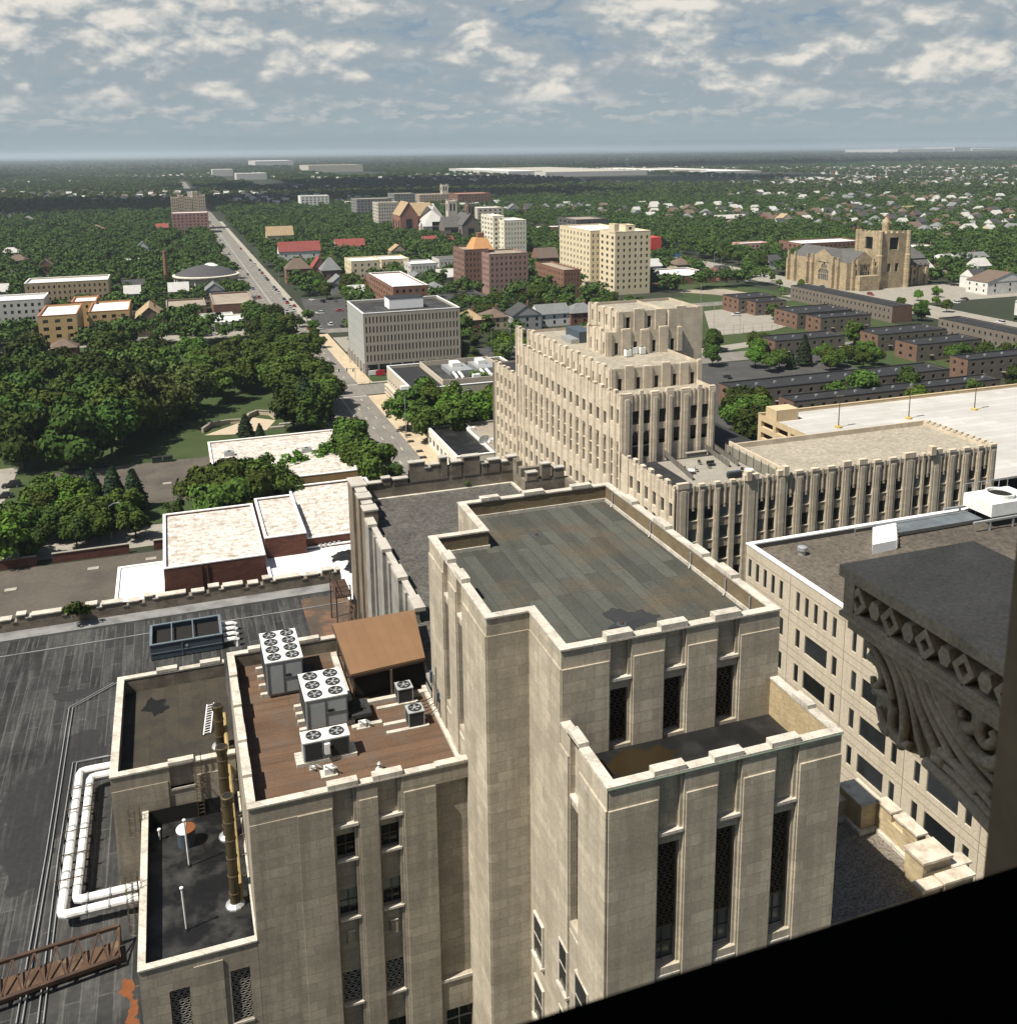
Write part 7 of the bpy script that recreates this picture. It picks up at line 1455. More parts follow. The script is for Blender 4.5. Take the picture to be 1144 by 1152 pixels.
for k, (a, b_, y, Y, dp, lab) in enumerate(((287, 330, 181, 6000, 500, 'thin bright white factory roof far left'), (572, 610, 192.5, 3000, 700, 'white warehouse roof, left end of the far industrial strip'), (614, 728, 193.5, 2900, 900, 'longest white and tan warehouse of the far industrial strip'), (732, 760, 191, 3100, 500, 'white stepped warehouse in the middle of the far strip'), (762, 795, 191.5, 3050, 700, 'tan warehouse in the middle of the far strip'), (800, 856, 192.5, 2900, 700, 'white warehouse at the right end of the far strip'), (1074, 1092, 165.5, 9000, 500, 'bright white tank building on the horizon at right'), (1010, 1072, 167.5, 9000, 900, 'thin pale factory strip on the right horizon'), (1094, 1150, 167, 9000, 900, 'pale factory strip at the right edge of the horizon'), (239, 262, 190.5, 3900, 120, 'pale buildings at the end of the avenue'), (266, 300, 195, 3300, 100, 'cream warehouse right of the avenue end'))):
    flat('warehouse', lab, (a, y), (b_, y-.3), 0, dp, mat('far_white', (.50, .49, .46)) if k not in (4,) else TANROOF, WHITEROOF2 if k not in (2, 4) else mat('pale_tan_roof', (.40, .37, .31)), Y=Y, frontgap=900)
x, z = atY(705.7, 177.5, 4000); t = thing('water_tower', 'white water tower on the horizon right of centre', 'water tower', (x, 4000, 0)); MB().lathe(x, 4000, [(3, z-14), (9, z-11), (10, z-6), (8, z-2), (.5, z)], 16).build('tank', WHITE, t); b = MB()
for k in range(5): a = 2*pi*k/5; b.tube([(x+9*cos(a), 4000+9*sin(a), 0), (x+7*cos(a), 4000+7*sin(a), z-10)], .8, 6)
b.tube([(x, 4000, 0), (x, 4000, z-12)], 1.5, 8); b.build('leg', STEEL, t)

# ------------------------------------------------------------------ trees
RN = np.random.RandomState(11)
def quads(centres, normals, size):
    """leaf-clump quads: centres (n,3), outward normals, edge size array -> verts (4n,3)"""
    n = len(centres); nr = normals+RN.normal(0, .45, (n, 3)); nr /= np.linalg.norm(nr, axis=1)[:, None]
    a = RN.normal(0, 1, (n, 3)); t = np.cross(nr, a); t /= np.linalg.norm(t, axis=1)[:, None]; b = np.cross(nr, t)
    s = (size*.5)[:, None]; k1 = RN.uniform(.7, 1.3, (n, 1)); 
    return np.stack([centres-t*s*k1-b*s, centres+t*s*k1-b*s*.8, centres+t*s*k1*.8+b*s, centres-t*s*k1+b*s*.9], 1).reshape(-1, 3)
def crown_pts(n, kind):
    """points and normals of a crown, tree 1 unit high"""
    C, Nn, Sz = [], [], []
    if kind == 'cone':
        tiers = 9
        for k in range(n):
            h = .1+.88*RN.rand()**1.15; tier = (h*tiers) % 1; R_ = .26*(1-h)**.8*(1.12-.35*tier)+.012; a = RN.rand()*2*pi; lob = 1+.18*sin(5*a+h*20); r = R_*lob*(.72+.28*RN.rand())
            C.append((r*cos(a), r*sin(a), h)); Nn.append((cos(a), sin(a), .5)); Sz.append(.045)
        return np.array(C), np.array(Nn), np.array(Sz)
    if kind == 'broad': nc, rad, zc, zr, cr = 26, .40, .60, .33, (.13, .21)
    elif kind == 'round': nc, rad, zc, zr, cr = 22, .40, .56, .38, (.14, .22)
    elif kind == 'wide': nc, rad, zc, zr, cr = 34, .66, .66, .25, (.15, .24)
    elif kind == 'tall': nc, rad, zc, zr, cr = 24, .25, .58, .40, (.10, .16)
    elif kind == 'willow': nc, rad, zc, zr, cr = 40, .55, .56, .40, (.10, .18)
    elif kind == 'bush': nc, rad, zc, zr, cr = 12, .55, .45, .42, (.22, .34)
    elif kind == 'open': nc, rad, zc, zr, cr = 24, .48, .64, .28, (.08, .14)
    cs = []
    for k in range(nc):
        v = RN.normal(0, 1, 3); v /= np.linalg.norm(v); q = RN.rand()**.45
        p = np.array((v[0]*rad*q, v[1]*rad*q, zc+v[2]*zr*q))
        if p[2] < .2: p[2] = .2+RN.rand()*.1
        cs.append((p, RN.uniform(*cr)))
    w_ = np.array([c[1]**2 for c in cs]); w_ /= w_.sum(); pick = RN.choice(nc, n, p=w_)
    v = RN.normal(0, 1, (n, 3)); v /= np.linalg.norm(v, axis=1)[:, None]; v[:, 2] = np.where(v[:, 2] < -.35, -v[:, 2]*.5, v[:, 2])
    rr = np.array([cs[i][1] for i in pick]); cc = np.array([cs[i][0] for i in pick]); sc = .72+.36*RN.rand(n)
    C = cc+v*(rr*sc)[:, None]
    if kind == 'willow': C[:, 2] -= (RN.rand(n)**3)*.22
    C[:, 2] = np.maximum(C[:, 2], .04)
    ctr = np.array((0, 0, zc-.15)); out = C-ctr; out /= np.linalg.norm(out, axis=1)[:, None]+1e-6
    return C, v*.75+out*.5, np.full(n, .06)
def qmesh(name, V, m):
    me = bpy.data.meshes.new(name); n = len(V)//4
    me.vertices.add(len(V)); me.vertices.foreach_set('co', V.astype(np.float32).ravel()); me.loops.add(len(V)); me.loops.foreach_set('vertex_index', np.arange(len(V), dtype=np.int32))
    me.polygons.add(n); me.polygons.foreach_set('loop_start', np.arange(0, 4*n, 4, dtype=np.int32)); me.polygons.foreach_set('loop_total', np.full(n, 4, dtype=np.int32)); me.materials.append(m); me.update(); me.validate(); return me
def trunk_mesh(kind):
    b = MB(); h = .78 if kind == 'cone' else .55
    b.tube([(0, 0, -.02), (.008, .004, h*.5), (0, .01, h)], [.026, .018, .008], 7)
    if kind not in ('cone', 'bush'):
        for k in range(6):
            a = k*2*pi/6+RN.rand(); z = .2+.05*k; L_ = .2+.12*RN.rand(); b.tube([(0, 0, z), (L_*.5*cos(a), L_*.5*sin(a), z+.1), (L_*cos(a), L_*sin(a), z+.24)], [.012, .008, .004], 5)
    me = bpy.data.meshes.new('trunk'); me.from_pydata(b.v, [], b.f); me.materials.append(BARK); return me
PROTO = {}
def proto(kind, leaf, n, size, nvar):
    out = []
    for k in range(nvar):
        C, Nn, Sz = crown_pts(n, kind); V = quads(C, Nn, np.full(len(C), size)*RN.uniform(.7, 1.35, len(C))); out.append((qmesh('crown', V, LEAF[leaf]), trunk_mesh(kind)))
    return out
for kind, leaf, n, size, nv in (('broad', 'leaves', 3600, .052, 4), ('round', 'dark_leaves', 3400, .052, 3), ('wide', 'leaves', 4600, .058, 3), ('tall', 'leaves', 2600, .044, 2), ('willow', 'willow_leaves', 4600, .046, 2), ('bush', 'dark_leaves', 1100, .10, 2), ('cone', 'needles', 2600, .055, 2), ('open', 'bright_leaves', 1900, .046, 2), ('bright', 'bright_leaves', 3400, .052, 3)):
    PROTO[kind] = proto('broad' if kind == 'bright' else kind, leaf, n, size, nv)
TREES = []
def tree(kind, x, y, h, label, group=None, wide=1.):
    t = thing('bush' if kind == 'bush' else 'pine_tree' if kind == 'cone' else 'tree', label, 'bush' if kind == 'bush' else 'tree', (x, y, 0), group)
    s_ = h*rnd.uniform(.92, 1.08); t.scale = (s_*wide, s_*wide, s_); t.rotation_euler = (0, 0, rnd.uniform(0, 6.28)); cm_, tm_ = rnd.choice(PROTO[kind])
    for nm, me in (('crown', cm_), ('trunk', tm_)):
        o = bpy.data.objects.new(nm, me); COL.objects.link(o); o.parent = t
    TREES.append((x, y, h)); return t
def inpoly(x, y, poly):
    c = False; n = len(poly)
    for i in range(n):
        (x1, y1), (x2, y2) = poly[i], poly[i-1]
        if (y1 > y) != (y2 > y) and x < (x2-x1)*(y-y1)/(y2-y1)+x1: c = not c
    return c
def clear(x, y, pad=0):
    return not any(a-pad < x < b+pad and c-pad < y < d+pad for a, b, c, d in EXC)
def grove(poly, n, h, kinds, label, group, gap=5., wide=1.):
    """n trees whose crown centres fall inside the outlined part of the view"""
    xs = [p[0] for p in poly]; ys = [p[1] for p in poly]; k = 0; tries = 0; pts = []
    while k < n and tries < 6000:
        tries += 1; px, py = rnd.uniform(min(xs), max(xs)), rnd.uniform(min(ys), max(ys))
        if not inpoly(px, py, poly): continue
        hh = rnd.uniform(*h); x, y = G(px, py, hh*.55)
        if any((x-a)**2+(y-b)**2 < gap**2 for a, b in pts): continue
        pts.append((x, y)); kd = rnd.choice(kinds); tree(kd, x, y, hh, label[kd] if isinstance(label, dict) else label, group, wide); k += 1
grove([(0, 398), (60, 400), (120, 402), (158, 440), (130, 480), (100, 490), (0, 492)], 31, (14, 19), ['round', 'round', 'broad'], 'dark green broad tree in the dense park at the left edge', 'dark trees of the left park', 7)
grove([(120, 395), (170, 385), (205, 395), (190, 420), (140, 430)], 9, (13, 16), ['broad', 'round'], 'mid-green tree in the park below the ochre apartment blocks', 'trees below the ochre blocks', 7)
for (px, py, h, lab) in ((170, 452, 19, 'large pale green willow in the middle of the park'), (205, 440, 16, 'pale willow right of the large one, by the lawn'), (150, 420, 16, 'pale willow-like tree behind the large willow')):
    x, y = G(px, py, h*.5); tree('willow', x, y, h, lab, None, 1.05)
grove([(205, 395), (300, 388), (345, 392), (350, 425), (290, 436), (215, 432)], 22, (11, 13), ['broad'], 'low spreading green tree in the row crossing the park', 'row of spreading park trees', 7, 1.1)
for k, px in enumerate((198, 222, 248, 276, 302)): pass
grove([(316, 425), (348, 418), (378, 442), (383, 470), (345, 478), (320, 455)], 9, (12, 15), ['round', 'broad'], 'dark tree between park lawn and avenue', 'dark trees by the avenue', 6)
for px, py, h, lab in ((276, 478, 8, 'dark rounded evergreen on the lawn behind the patchy white roof'), (292, 484, 4.5, 'small evergreen right of the rounded one on the lawn'), (342, 446, 15, 'tall dark spruce beside the avenue, left of two'), (357, 452, 14, 'tall dark spruce beside the avenue, right of two')):
    x, y = G(px, py, h*.5); tree('cone', x, y, h, lab, None, 1.4)
grove([(384, 492), (398, 482), (420, 512), (427, 528), (405, 525), (390, 505)], 8, (9, 12), ['broad', 'round'], 'dark green tree between the patchy white roof and the avenue', 'avenue trees beside the white roof', 5)
grove([(412, 530), (440, 522), (448, 530), (420, 536)], 5, (2.5, 3.5), ['bush'], 'low green bush at the foot of the avenue trees', 'bushes by the avenue', 2.5)
grove([(280, 352), (310, 352), (343, 400), (338, 418), (312, 405), (286, 380)], 14, (11, 14), ['round', 'broad'], 'dark tree along the left side of the avenue below the warehouses', 'avenue trees, lower stretch', 6)
grove([(20, 572), (45, 556), (98, 548), (104, 590), (60, 604), (0, 612), (0, 596)], 15, (8, 10.5), ['round', 'bright', 'broad'], {'round': 'dark tree of the clump above the brick alley wall', 'bright': 'bright green tree of the clump above the alley', 'broad': 'mid-green tree of the clump above the brick alley wall'}, 'clump above the alley', 5)
grove([(96, 570), (148, 560), (160, 572), (154, 586), (108, 592)], 6, (8, 9.5), ['broad'], 'rounded mid-green tree beside the lot behind the alley', 'rounded trees by the lot', 5)
for px, py, h, lab in ((103, 550, 10, 'ragged pine behind the rounded trees, left of three'), (127, 546, 11, 'ragged pine behind the rounded trees, middle of three'), (150, 550, 10.5, 'ragged pine behind the rounded trees, right of three')):
    x, y = G(px, py, h*.5); tree('cone', x, y, h, lab, None, 1.25)
grove([(215, 560), (230, 540), (275, 528), (318, 545), (312, 562), (250, 570)], 9, (9.5, 11.5), ['wide'], 'spreading dark tree between the two white-roofed stores', 'spreading trees between the white roofs', 5.5)
for px, py, h, lab in ((330, 522, 8.5, 'thin-crowned tree in front of the patchy white roof, left one'), (366, 512, 9, 'thin-crowned tree in front of the patchy white roof, right one')):
    x, y = G(px, py, h*.6); tree('open', x, y, h, lab)
x, y = G(197, 571, 2); tree('bush', x, y, 4, 'round bush left of the spreading trees by the brick store'); x, y = G(30, 622, 1.5); tree('bush', x, y, 3, 'green bush at the gap in the alley wall'); x, y = G(86, 686, 37); 
t = tree('bush', x, y, 2.0, 'small green shrub sprouting at the notched parapet of the dark roof'); t.location.z = 36.2
x, y = G(526, 545, 49); t = tree('bush', x, y, 1.1, 'tiny weed growing on the grey gravel roof'); t.location.z = FR
grove([(455, 445), (545, 430), (556, 445), (552, 470), (475, 478), (452, 465)], 11, (11, 13.5), ['bright', 'broad'], {'bright': 'bright green street tree in front of the low office', 'broad': 'green street tree in front of the low office'}, 'street trees by the low office', 6)
x, y = G(449, 398, 6); tree('tall', x, y, 12, 'single green tree in front of the precast office', None, 1.2)
for px, py, h, lab in ((560, 405, 5, 'small round tree in the lot right of the low office'),): x, y = G(px, py, h*.5); tree('bright', x, y, h, lab)
grove([(815, 452), (832, 440), (860, 450), (856, 480), (828, 478)], 7, (9, 12), ['round', 'broad'], 'dark tree between the limestone office and the parking deck', 'trees by the parking deck', 5)
grove([(800, 372), (812, 375), (806, 405), (796, 400)], 3, (8, 10), ['round'], 'dark tree directly right of the limestone office penthouse', 'trees right of the penthouse', 4)
grove([(840, 385), (862, 380), (880, 398), (875, 412), (846, 408)], 7, (7, 10), ['bright', 'broad', 'tall'], {'bright': 'yellow-green tree left of the spruce', 'broad': 'green tree left of the spruce', 'tall': 'slim green tree left of the spruce'}, 'mixed trees left of the spruce', 4)
for px, py, h, lab in ((905, 395, 13, 'dark spruce among the row houses'), (890, 405, 8, 'small blue-green spruce left of the dark spruce')): x, y = G(px, py, h*.45); tree('cone', x, y, h, lab)
x, y = G(961, 376, 5); tree('tall', x, y, 11, 'dark columnar tree beside the row houses', None, 1.15); x, y = G(1037, 352, 4); tree('round', x, y, 9, 'dark round tree at the end of the long row house'); x, y = G(870, 351, 4); tree('tall', x, y, 9, 'dark slim tree left of the brick row house pair')
grove([(918, 396), (985, 390), (990, 402), (925, 408)], 9, (7, 8.5), ['broad'], 'tree of the dark row in front of the long row house', 'tree row in front of the long row house', 4); grove([(1040, 392), (1110, 386), (1140, 392), (1130, 402), (1045, 402)], 10, (6, 8), ['broad', 'round'], 'dark tree of the line below the row houses at right', 'line of trees at right', 4)
grove([(500, 335), (560, 338), (610, 322), (640, 330), (690, 325), (700, 345), (640, 348), (560, 352)], 16, (8, 12), ['broad', 'round'], 'green tree around the three gabled houses', 'trees around the three houses', 6)
grove([(340, 300), (420, 308), (420, 330), (350, 332)], 14, (9, 11), ['bright', 'broad'], {'bright': 'bright green tree of the block right of the avenue', 'broad': 'green tree of the block right of the avenue'}, 'trees of the block right of the avenue', 6)
grove([(800, 268), (830, 282), (868, 290), (862, 306), (790, 298)], 10, (10, 13), ['round', 'broad'], 'dark tree along the far side of the wide road', 'trees along the wide road', 7)
grove([(858, 300), (905, 316), (890, 330), (858, 318)], 4, (5, 6), ['bright'], 'yellow-green small tree on the verge left of the church', 'verge trees by the church', 5); grove([(985, 330), (1060, 322), (1080, 345), (1020, 350)], 6, (4.5, 6.5), ['bright', 'broad'], 'small tree on the church forecourt', 'church forecourt trees', 6)
grove([(330, 355), (345, 352), (372, 382), (360, 388)], 6, (5, 7), ['broad'], 'small street tree on the right side of the avenue', 'street trees right of the avenue', 4)
# general tree cover: nearer ones singly, the rest as one woodland
cell = {}
def free(x, y, gap):
    i, j = int(x//12), int(y//12)
    for a in (i-1, i, i+1):
        for b in (j-1, j, j+1):
            for p in cell.get((a, b), ()):
                if (p[0]-x)**2+(p[1]-y)**2 < gap*gap: return False
    cell.setdefault((i, j), []).append((x, y)); return True
for x, y, h in TREES: cell.setdefault((int(x//12), int(y//12)), []).append((x, y))
OPEN = [[(700, 336), (905, 315), (1000, 342), (940, 356), (860, 386), (790, 402)], [(335, 334), (396, 332), (402, 374), (352, 376)], [(735, 282), (900, 318), (1144, 345), (1144, 360), (1000, 340), (800, 312)], [(560, 385), (700, 350), (700, 380), (600, 395)], [(815, 326), (900, 318), (1160, 330), (1160, 440), (820, 445)], [(880, 322), (1060, 322), (1060, 345), (900, 345)]]
OPENG = [pxs(*p) for p in OPEN]
# small houses among the trees
hn = 0; pal = [('white', 'grey'), ('brick', 'brown'), ('tan', 'brown'), ('cream', 'pale'), ('white', 'dark'), ('grey', 'grey'), ('brick', 'dark'), ('white', 'pale')]
hm = {}
cand = []
tries = 0
while tries < 12000:
    tries += 1; r = 420+(4200-420)*rnd.random()**1.5; a = rnd.uniform(-.18, .84); x, y = r*sin(a), r*cos(a); x = round(x/24)*24+rnd.uniform(-4, 4); y = round(y/46)*46+rnd.uniform(-4, 4)
    if not clear(x, y, 6) or any(inpoly(x, y, p) for p in OPENG) or (y < 520 and x < 330) or (abs(x) < 90 and y < 560): continue
    if any((x-c[1])**2+(y-c[2])**2 < 15**2 for c in cand): continue
    cl_ = sin(x/260+1.3)*cos(y/310)+.6*sin(x/97+y/140)+(.3 if (r > 2300 and a > .38) else -.3)
    if r > 650 and cl_ < rnd.uniform(-.1, .8): continue
    cand.append((r, x, y))
cand.sort()
for r, x, y in cand:
    d = math.hypot(x, y)
    for q in ((0, 0), (-x/d*9, -y/d*9), (-x/d*17, -y/d*17) if r < 1500 and rnd.random() < .55 else (0, 0)):
        cell.setdefault((int((x+q[0])//12), int((y+q[1])//12)), []).append((x+q[0], y+q[1]))
HP = []
for wl, rf_ in pal:
    w_, r_ = MB(), MB(); ax = rnd.choice('xy'); gable(w_, r_, -4.5, 4.5, -5.5, 5.5, 5.6, 9.4, ax, rnd.random() < .35); mw = bpy.data.meshes.new('wall'); mw.from_pydata(w_.v, [], w_.f); mw.materials.append(HW[wl]); mr = bpy.data.meshes.new('roof'); mr.from_pydata(r_.v, [], r_.f); mr.materials.append(HR[rf_]); HP.append((wl, rf_, mw, mr, w_, r_))
for r, x, y in cand[:190]:
    wl, rf_, mw, mr, _, _ = rnd.choice(HP); side = 'left' if x < 44 else 'right'; lab = 'small %s house with %s roof half hidden by trees %s of the avenue' % (wl, rf_, side)
    t = thing('house', lab, 'house', (x, y, 0), 'small %s %s-roofed houses %s of the avenue' % (wl, rf_, side)); t.scale = (rnd.uniform(.95, 1.35),)*2+(rnd.uniform(1.0, 1.3),)
    for nm, me in (('wall', mw), ('roof', mr)): o = bpy.data.objects.new(nm, me); COL.objects.link(o); o.parent = t
by = {}
for r, x, y in cand[190:]: by.setdefault(rnd.randrange(len(HP)), []).append((x, y))
for k, ps in by.items():
    wl, rf_, mw, mr, w_, r_ = HP[k]
    for nm, src, mm in (('distant_house_walls', w_, HW[wl]), ('distant_house_roofs', r_, HR[rf_])):
        b = MB(); nv = len(src.v); V = np.array(src.v); vv = []
        for i, (x, y) in enumerate(ps): vv.append(V*np.array((1.15, 1.15, 1.1))+np.array((x, y, 0))); b.f += [tuple(i*nv+q for q in f) for f in src.f]
        b.v = [tuple(p) for p in np.concatenate(vv)]; stuff(b.build(nm, mm))
n_single = len(TREES); singles = []; mass = []
tries = 0
while tries < 60000:
    tries += 1; r = 330+(5200-330)*rnd.random()**1.6; a = rnd.uniform(-.2, .86); x, y = r*sin(a), r*cos(a)
    if y < 330 and x < 42 or y < 360 and x < 200: continue
    if r < 700 and 66 < x < 300 and y < 470 and rnd.random() < .75: continue
    if not clear(x, y) or any(inpoly(x, y, p) for p in OPENG): continue
    if -150 < x < 40 and y < 455: continue
    if not free(x, y, 8.5 if r < 1500 else 11): continue
    (singles if r < 1150 else mass).append((r, x, y))
singles.sort(); keep = 296-n_single
for r, x, y in singles[:keep]:
    kd = rnd.choice(['broad', 'broad', 'round', 'round', 'bright', 'tall', 'willow']) ; side = 'left' if x < 44 else 'right'
    lab = {'broad': 'mid-green tree in the leafy streets %s of the avenue', 'round': 'dark round tree in the leafy streets %s of the avenue', 'bright': 'bright green tree in the leafy streets %s of the avenue', 'tall': 'slim upright tree in the leafy streets %s of the avenue', 'willow': 'pale loose tree in the leafy streets %s of the avenue'}[kd] % side
    tree(kd, x, y, rnd.uniform(6.5, 11), lab, lab.split(' in ')[0]+'s '+side+' of the avenue', 1.0)
mass += singles[keep:]
def woodland(name, pts, nq, size, leaf):
    tmpl = []
    for k in range(6):
        C, Nn, _ = crown_pts(nq, ('broad', 'round', 'wide', 'tall', 'broad', 'round')[k]); tmpl.append(quads(C, Nn, np.full(nq, size)*RN.uniform(.7, 1.3, nq)))
    out = []
    for r, x, y in pts:
        V = tmpl[RN.randint(6)]; h = RN.uniform(8, 13.5); w_ = h*RN.uniform(.9, 1.3); a = RN.rand()*6.28; c, s_ = cos(a), sin(a)
        out.append(np.stack([(V[:, 0]*c-V[:, 1]*s_)*w_+x, (V[:, 0]*s_+V[:, 1]*c)*w_+y, V[:, 2]*h], 1))
    o = bpy.data.objects.new(name, qmesh(name, np.concatenate(out), LEAF[leaf])); COL.objects.link(o); stuff(o); return o
for nm, c1, c2 in (('far_leaves', (.024, .038, .008), (.05, .067, .014)),):
    m = leafmat(nm, c1, c2)
    for n in m.node_tree.nodes:
        if n.type == 'TEX_NOISE': n.inputs['Scale'].default_value = .07
mid = [p for p in mass if p[0] < 1700]; far = [p for p in mass if p[0] >= 1700]
woodland('woodland', mid, 420, .095, 'far_leaves'); woodland('far_woodland', far, 90, .19, 'far_leaves')
# beyond: sparse tall clumps out to the horizon, merged
pts = []
for k in range(16000): r = 5000+(16000-5000)*rnd.random()**1.3; a = rnd.uniform(-.2, .86); pts.append((r, r*sin(a), r*cos(a)))
tm = []
for k in range(4): C, Nn, _ = crown_pts(14, 'wide'); tm.append(quads(C, Nn, np.full(14, .5)))
out = []
for r, x, y in pts:
    V = tm[RN.randint(4)]; h = RN.uniform(9, 15); w_ = RN.uniform(18, 46); out.append(np.stack([V[:, 0]*w_+x, V[:, 1]*w_+y, V[:, 2]*h], 1))
o = bpy.data.objects.new('horizon_woodland', qmesh('horizon_woodland', np.concatenate(out), LEAF['far_leaves'])); COL.objects.link(o); stuff(o)
# clearings round the small houses so that they show


# ------------------------------------------------------------------ cars, lamps, signs and other street things
PAINT = {k: mat('paint_'+k, c, rough=.35, scale=.5, spec=.5) for k, c in (('white', (.62, .62, .61)), ('black', (.02, .02, .022)), ('silver', (.34, .35, .36)), ('red', (.32, .03, .025)), ('blue', (.04, .07, .16)), ('grey', (.12, .125, .13)))}
TYRE = mat('tyre', (.02, .02, .02)); LAMPM = mat('lamp_lens', (.6, .58, .5), rough=.3)
def car_proto(col, suv=False):
    t = thing('parked_car', 'x', 'car', (0, 0, 0)); L_, W_, hb, ht = (4.7, 1.85, .95, 1.72) if suv else (4.5, 1.8, .85, 1.42)
    pr = [(-L_/2, .32), (-L_/2+.05, hb-.12), (-L_/2+.25, hb), (L_/2-.3, hb-.04), (L_/2-.03, hb-.25), (L_/2, .34)]
    def ext(mb, prof, w0, w1):
        n = len(prof); i = len(mb.v); zs = [p[1] for p in prof]; za, zb = min(zs), max(zs)
        wf = lambda z: w0+(w1-w0)*(z-za)/(zb-za+1e-6)
        mb.v += [(-wf(z)/2, y, z) for y, z in prof]+[(wf(z)/2, y, z) for y, z in prof]; mb.f += [tuple(i+k for k in range(n)), tuple(i+n+k for k in reversed(range(n)))]+[(i+k, i+n+k, i+n+(k+1) % n, i+(k+1) % n) for k in range(n)]
    b = MB(); ext(b, pr, W_, W_*.97); c0, c1 = (-L_/2+.2, L_/2-1.3) if suv else (-L_/2+.75, L_/2-1.35)
    b.box(-W_*.39, W_*.39, c0+.55, c1-.75, ht-.03, ht+.005); b.build('body', PAINT[col], t)
    g = MB(); ext(g, [(c0, hb-.03), (c0+(.15 if suv else .5), ht-.032), (c1-.7, ht-.032), (c1, hb-.03)], W_*.93, W_*.76); g.build('windows', GLASS, t)
    for sx in (-1, 1):
        for y in (-L_*.3, L_*.31): wm = MB(); wm.tube([(sx*W_*.38, y, .33), (sx*W_*.51, y, .33)], .33, 12); wo = wm.build('wheel', TYRE, t); r_ = MB(); r_.tube([(sx*W_*.511, y, .33), (sx*W_*.518, y, .33)], .2, 10); r_.build('rim', STEEL, wo)
        h = MB(); h.box(sx*W_*.42-.16, sx*W_*.42+.16, L_/2-.06, L_/2+.015, hb-.32, hb-.18); h.build('headlight', LAMPM, t)
    return t
CARS = {}
def car(px, col, rz, label, suv=False, group='parked cars', z=0.03):
    x, y = G(*px, .5); k = (col, suv)
    if k not in CARS:
        t = CARS[k] = car_proto(col, suv); t.location = (x, y, z); t.rotation_euler = (0, 0, rz); t['label'] = label
    else: t = dup(CARS[k], (x, y, z), rz, label)
    t['group'] = group
H_ = pi/2
for px, col, rz, lab, suv in (((13, 546), 'black', H_, 'black suv parked by the driveway left of the bright clump', True), ((4, 558), 'black', H_, 'black car below the black suv at the left edge', False), ((1, 575), 'silver', H_, 'silver car cut by the left edge below the black cars', False),
    ((327, 337), 'black', 0, 'dark car at the right kerb of the avenue, beside the dark lot', False), ((331, 344), 'red', 0, 'dark red car at the right kerb of the avenue behind the dark one', False), ((311, 326), 'black', 0, 'black car driving on the avenue near the lot entrance', False), ((283, 284), 'black', 0, 'black car on the avenue level with the domed hall', False), ((270, 268), 'grey', 0, 'grey car on the avenue beyond the domed hall', False),
    ((351, 337), 'white', .3, 'white car at the back of the dark lot right of the avenue', False), ((363, 339), 'black', .3, 'black car at the back of the dark lot right of the avenue', True), ((377, 338), 'grey', .2, 'grey car at the back of the dark lot, rightmost', False), ((382, 349), 'red', 1.4, 'red car in the middle of the dark lot right of the avenue', False), ((360, 352), 'white', 1.4, 'white suv in the middle of the dark lot', True), ((372, 365), 'white', .1, 'white van-like suv at the front of the dark lot beside the precast office', True), ((361, 369), 'silver', .1, 'silver car left of the white suv at the front of the lot', False), ((385, 367), 'black', .1, 'black car right of the white suv at the front of the lot', False),
    ((213, 385), 'silver', H_, 'silver car on the street between park and warehouses, left one', False), ((226, 386), 'black', H_, 'black car on the street between park and warehouses, right one', False), ((20, 362), 'white', .2, 'white car in front of the grey apartments', False), ((33, 364), 'silver', .2, 'silver car in front of the grey apartments', False),
    ((748, 292), 'black', .4, 'black car by the blue-fronted shop', False), ((757, 295), 'red', .4, 'red car by the blue-fronted shop', False), ((766, 300), 'white', .4, 'white car on the wide road left of the supermarket roof', False), ((842, 316), 'silver', 0, 'silver car on the wide road near the field corner', False), ((828, 354), 'white', 1.2, 'white suv on the play court edge', True), ((1085, 336), 'black', .1, 'black car on the wide road at right', False), ((1052, 331), 'black', .1, 'black car beside the church forecourt', False), ((1075, 340), 'white', .1, 'white suv on the wide road at right', True),
    ((692, 338), 'grey', H_, 'grey car in the side street right of the three houses', False), ((597, 402), 'black', H_, 'black car in the side street left of the limestone office', False), ((615, 398), 'white', H_, 'white car in the side street behind the limestone office', False), ((818, 424), 'black', 0, 'black car between the office and the row houses', False)):
    car(px, col, rz, lab, suv)
cnames = list(PAINT)
def extra(x, y, rz, where, k):
    col = cnames[k % len(cnames)]; suv = k % 3 == 0
    if (col, suv) not in CARS: CARS[(col, suv)] = car_proto(col, suv); t = CARS[(col, suv)]; t.location = (x, y, .03); t.rotation_euler = (0, 0, rz)
    else: t = dup(CARS[(col, suv)], (x, y, .03), rz)
    kind = 'suv' if suv else 'car'; t['label'] = '%s %s %s' % (col, kind, where); t['group'] = '%s %ss %s' % (col, kind, where)
q = 0
for k in range(16): extra(rnd.choice((48.4, 51.3, 57.8, 61.0)), 440+k*52+rnd.uniform(-14, 14), 0 if k % 2 else pi, 'driving along the long avenue', k)
for k in range(16): extra(61.6, 476+k*rnd.choice((9, 14))+k*6, 0, 'parked at the right kerb of the avenue', k+3)
for k in range(14): extra(rnd.choice((362, 367, 377, 382)), 330+k*34+rnd.uniform(-9, 9), 0 if k % 2 else pi, 'on the wide pale road at right', k+5)
for k in range(10): x, y = G(700+k*9, 372+k*.2, 0); extra(112+k*5.6, 394 if k % 2 else 357, 0, 'parked in the lot behind the limestone office', k+1)
for k in range(9): extra(120+k*7.5, 318+(k % 2)*12, H_, 'in the dark car park right of the limestone office', k+2)
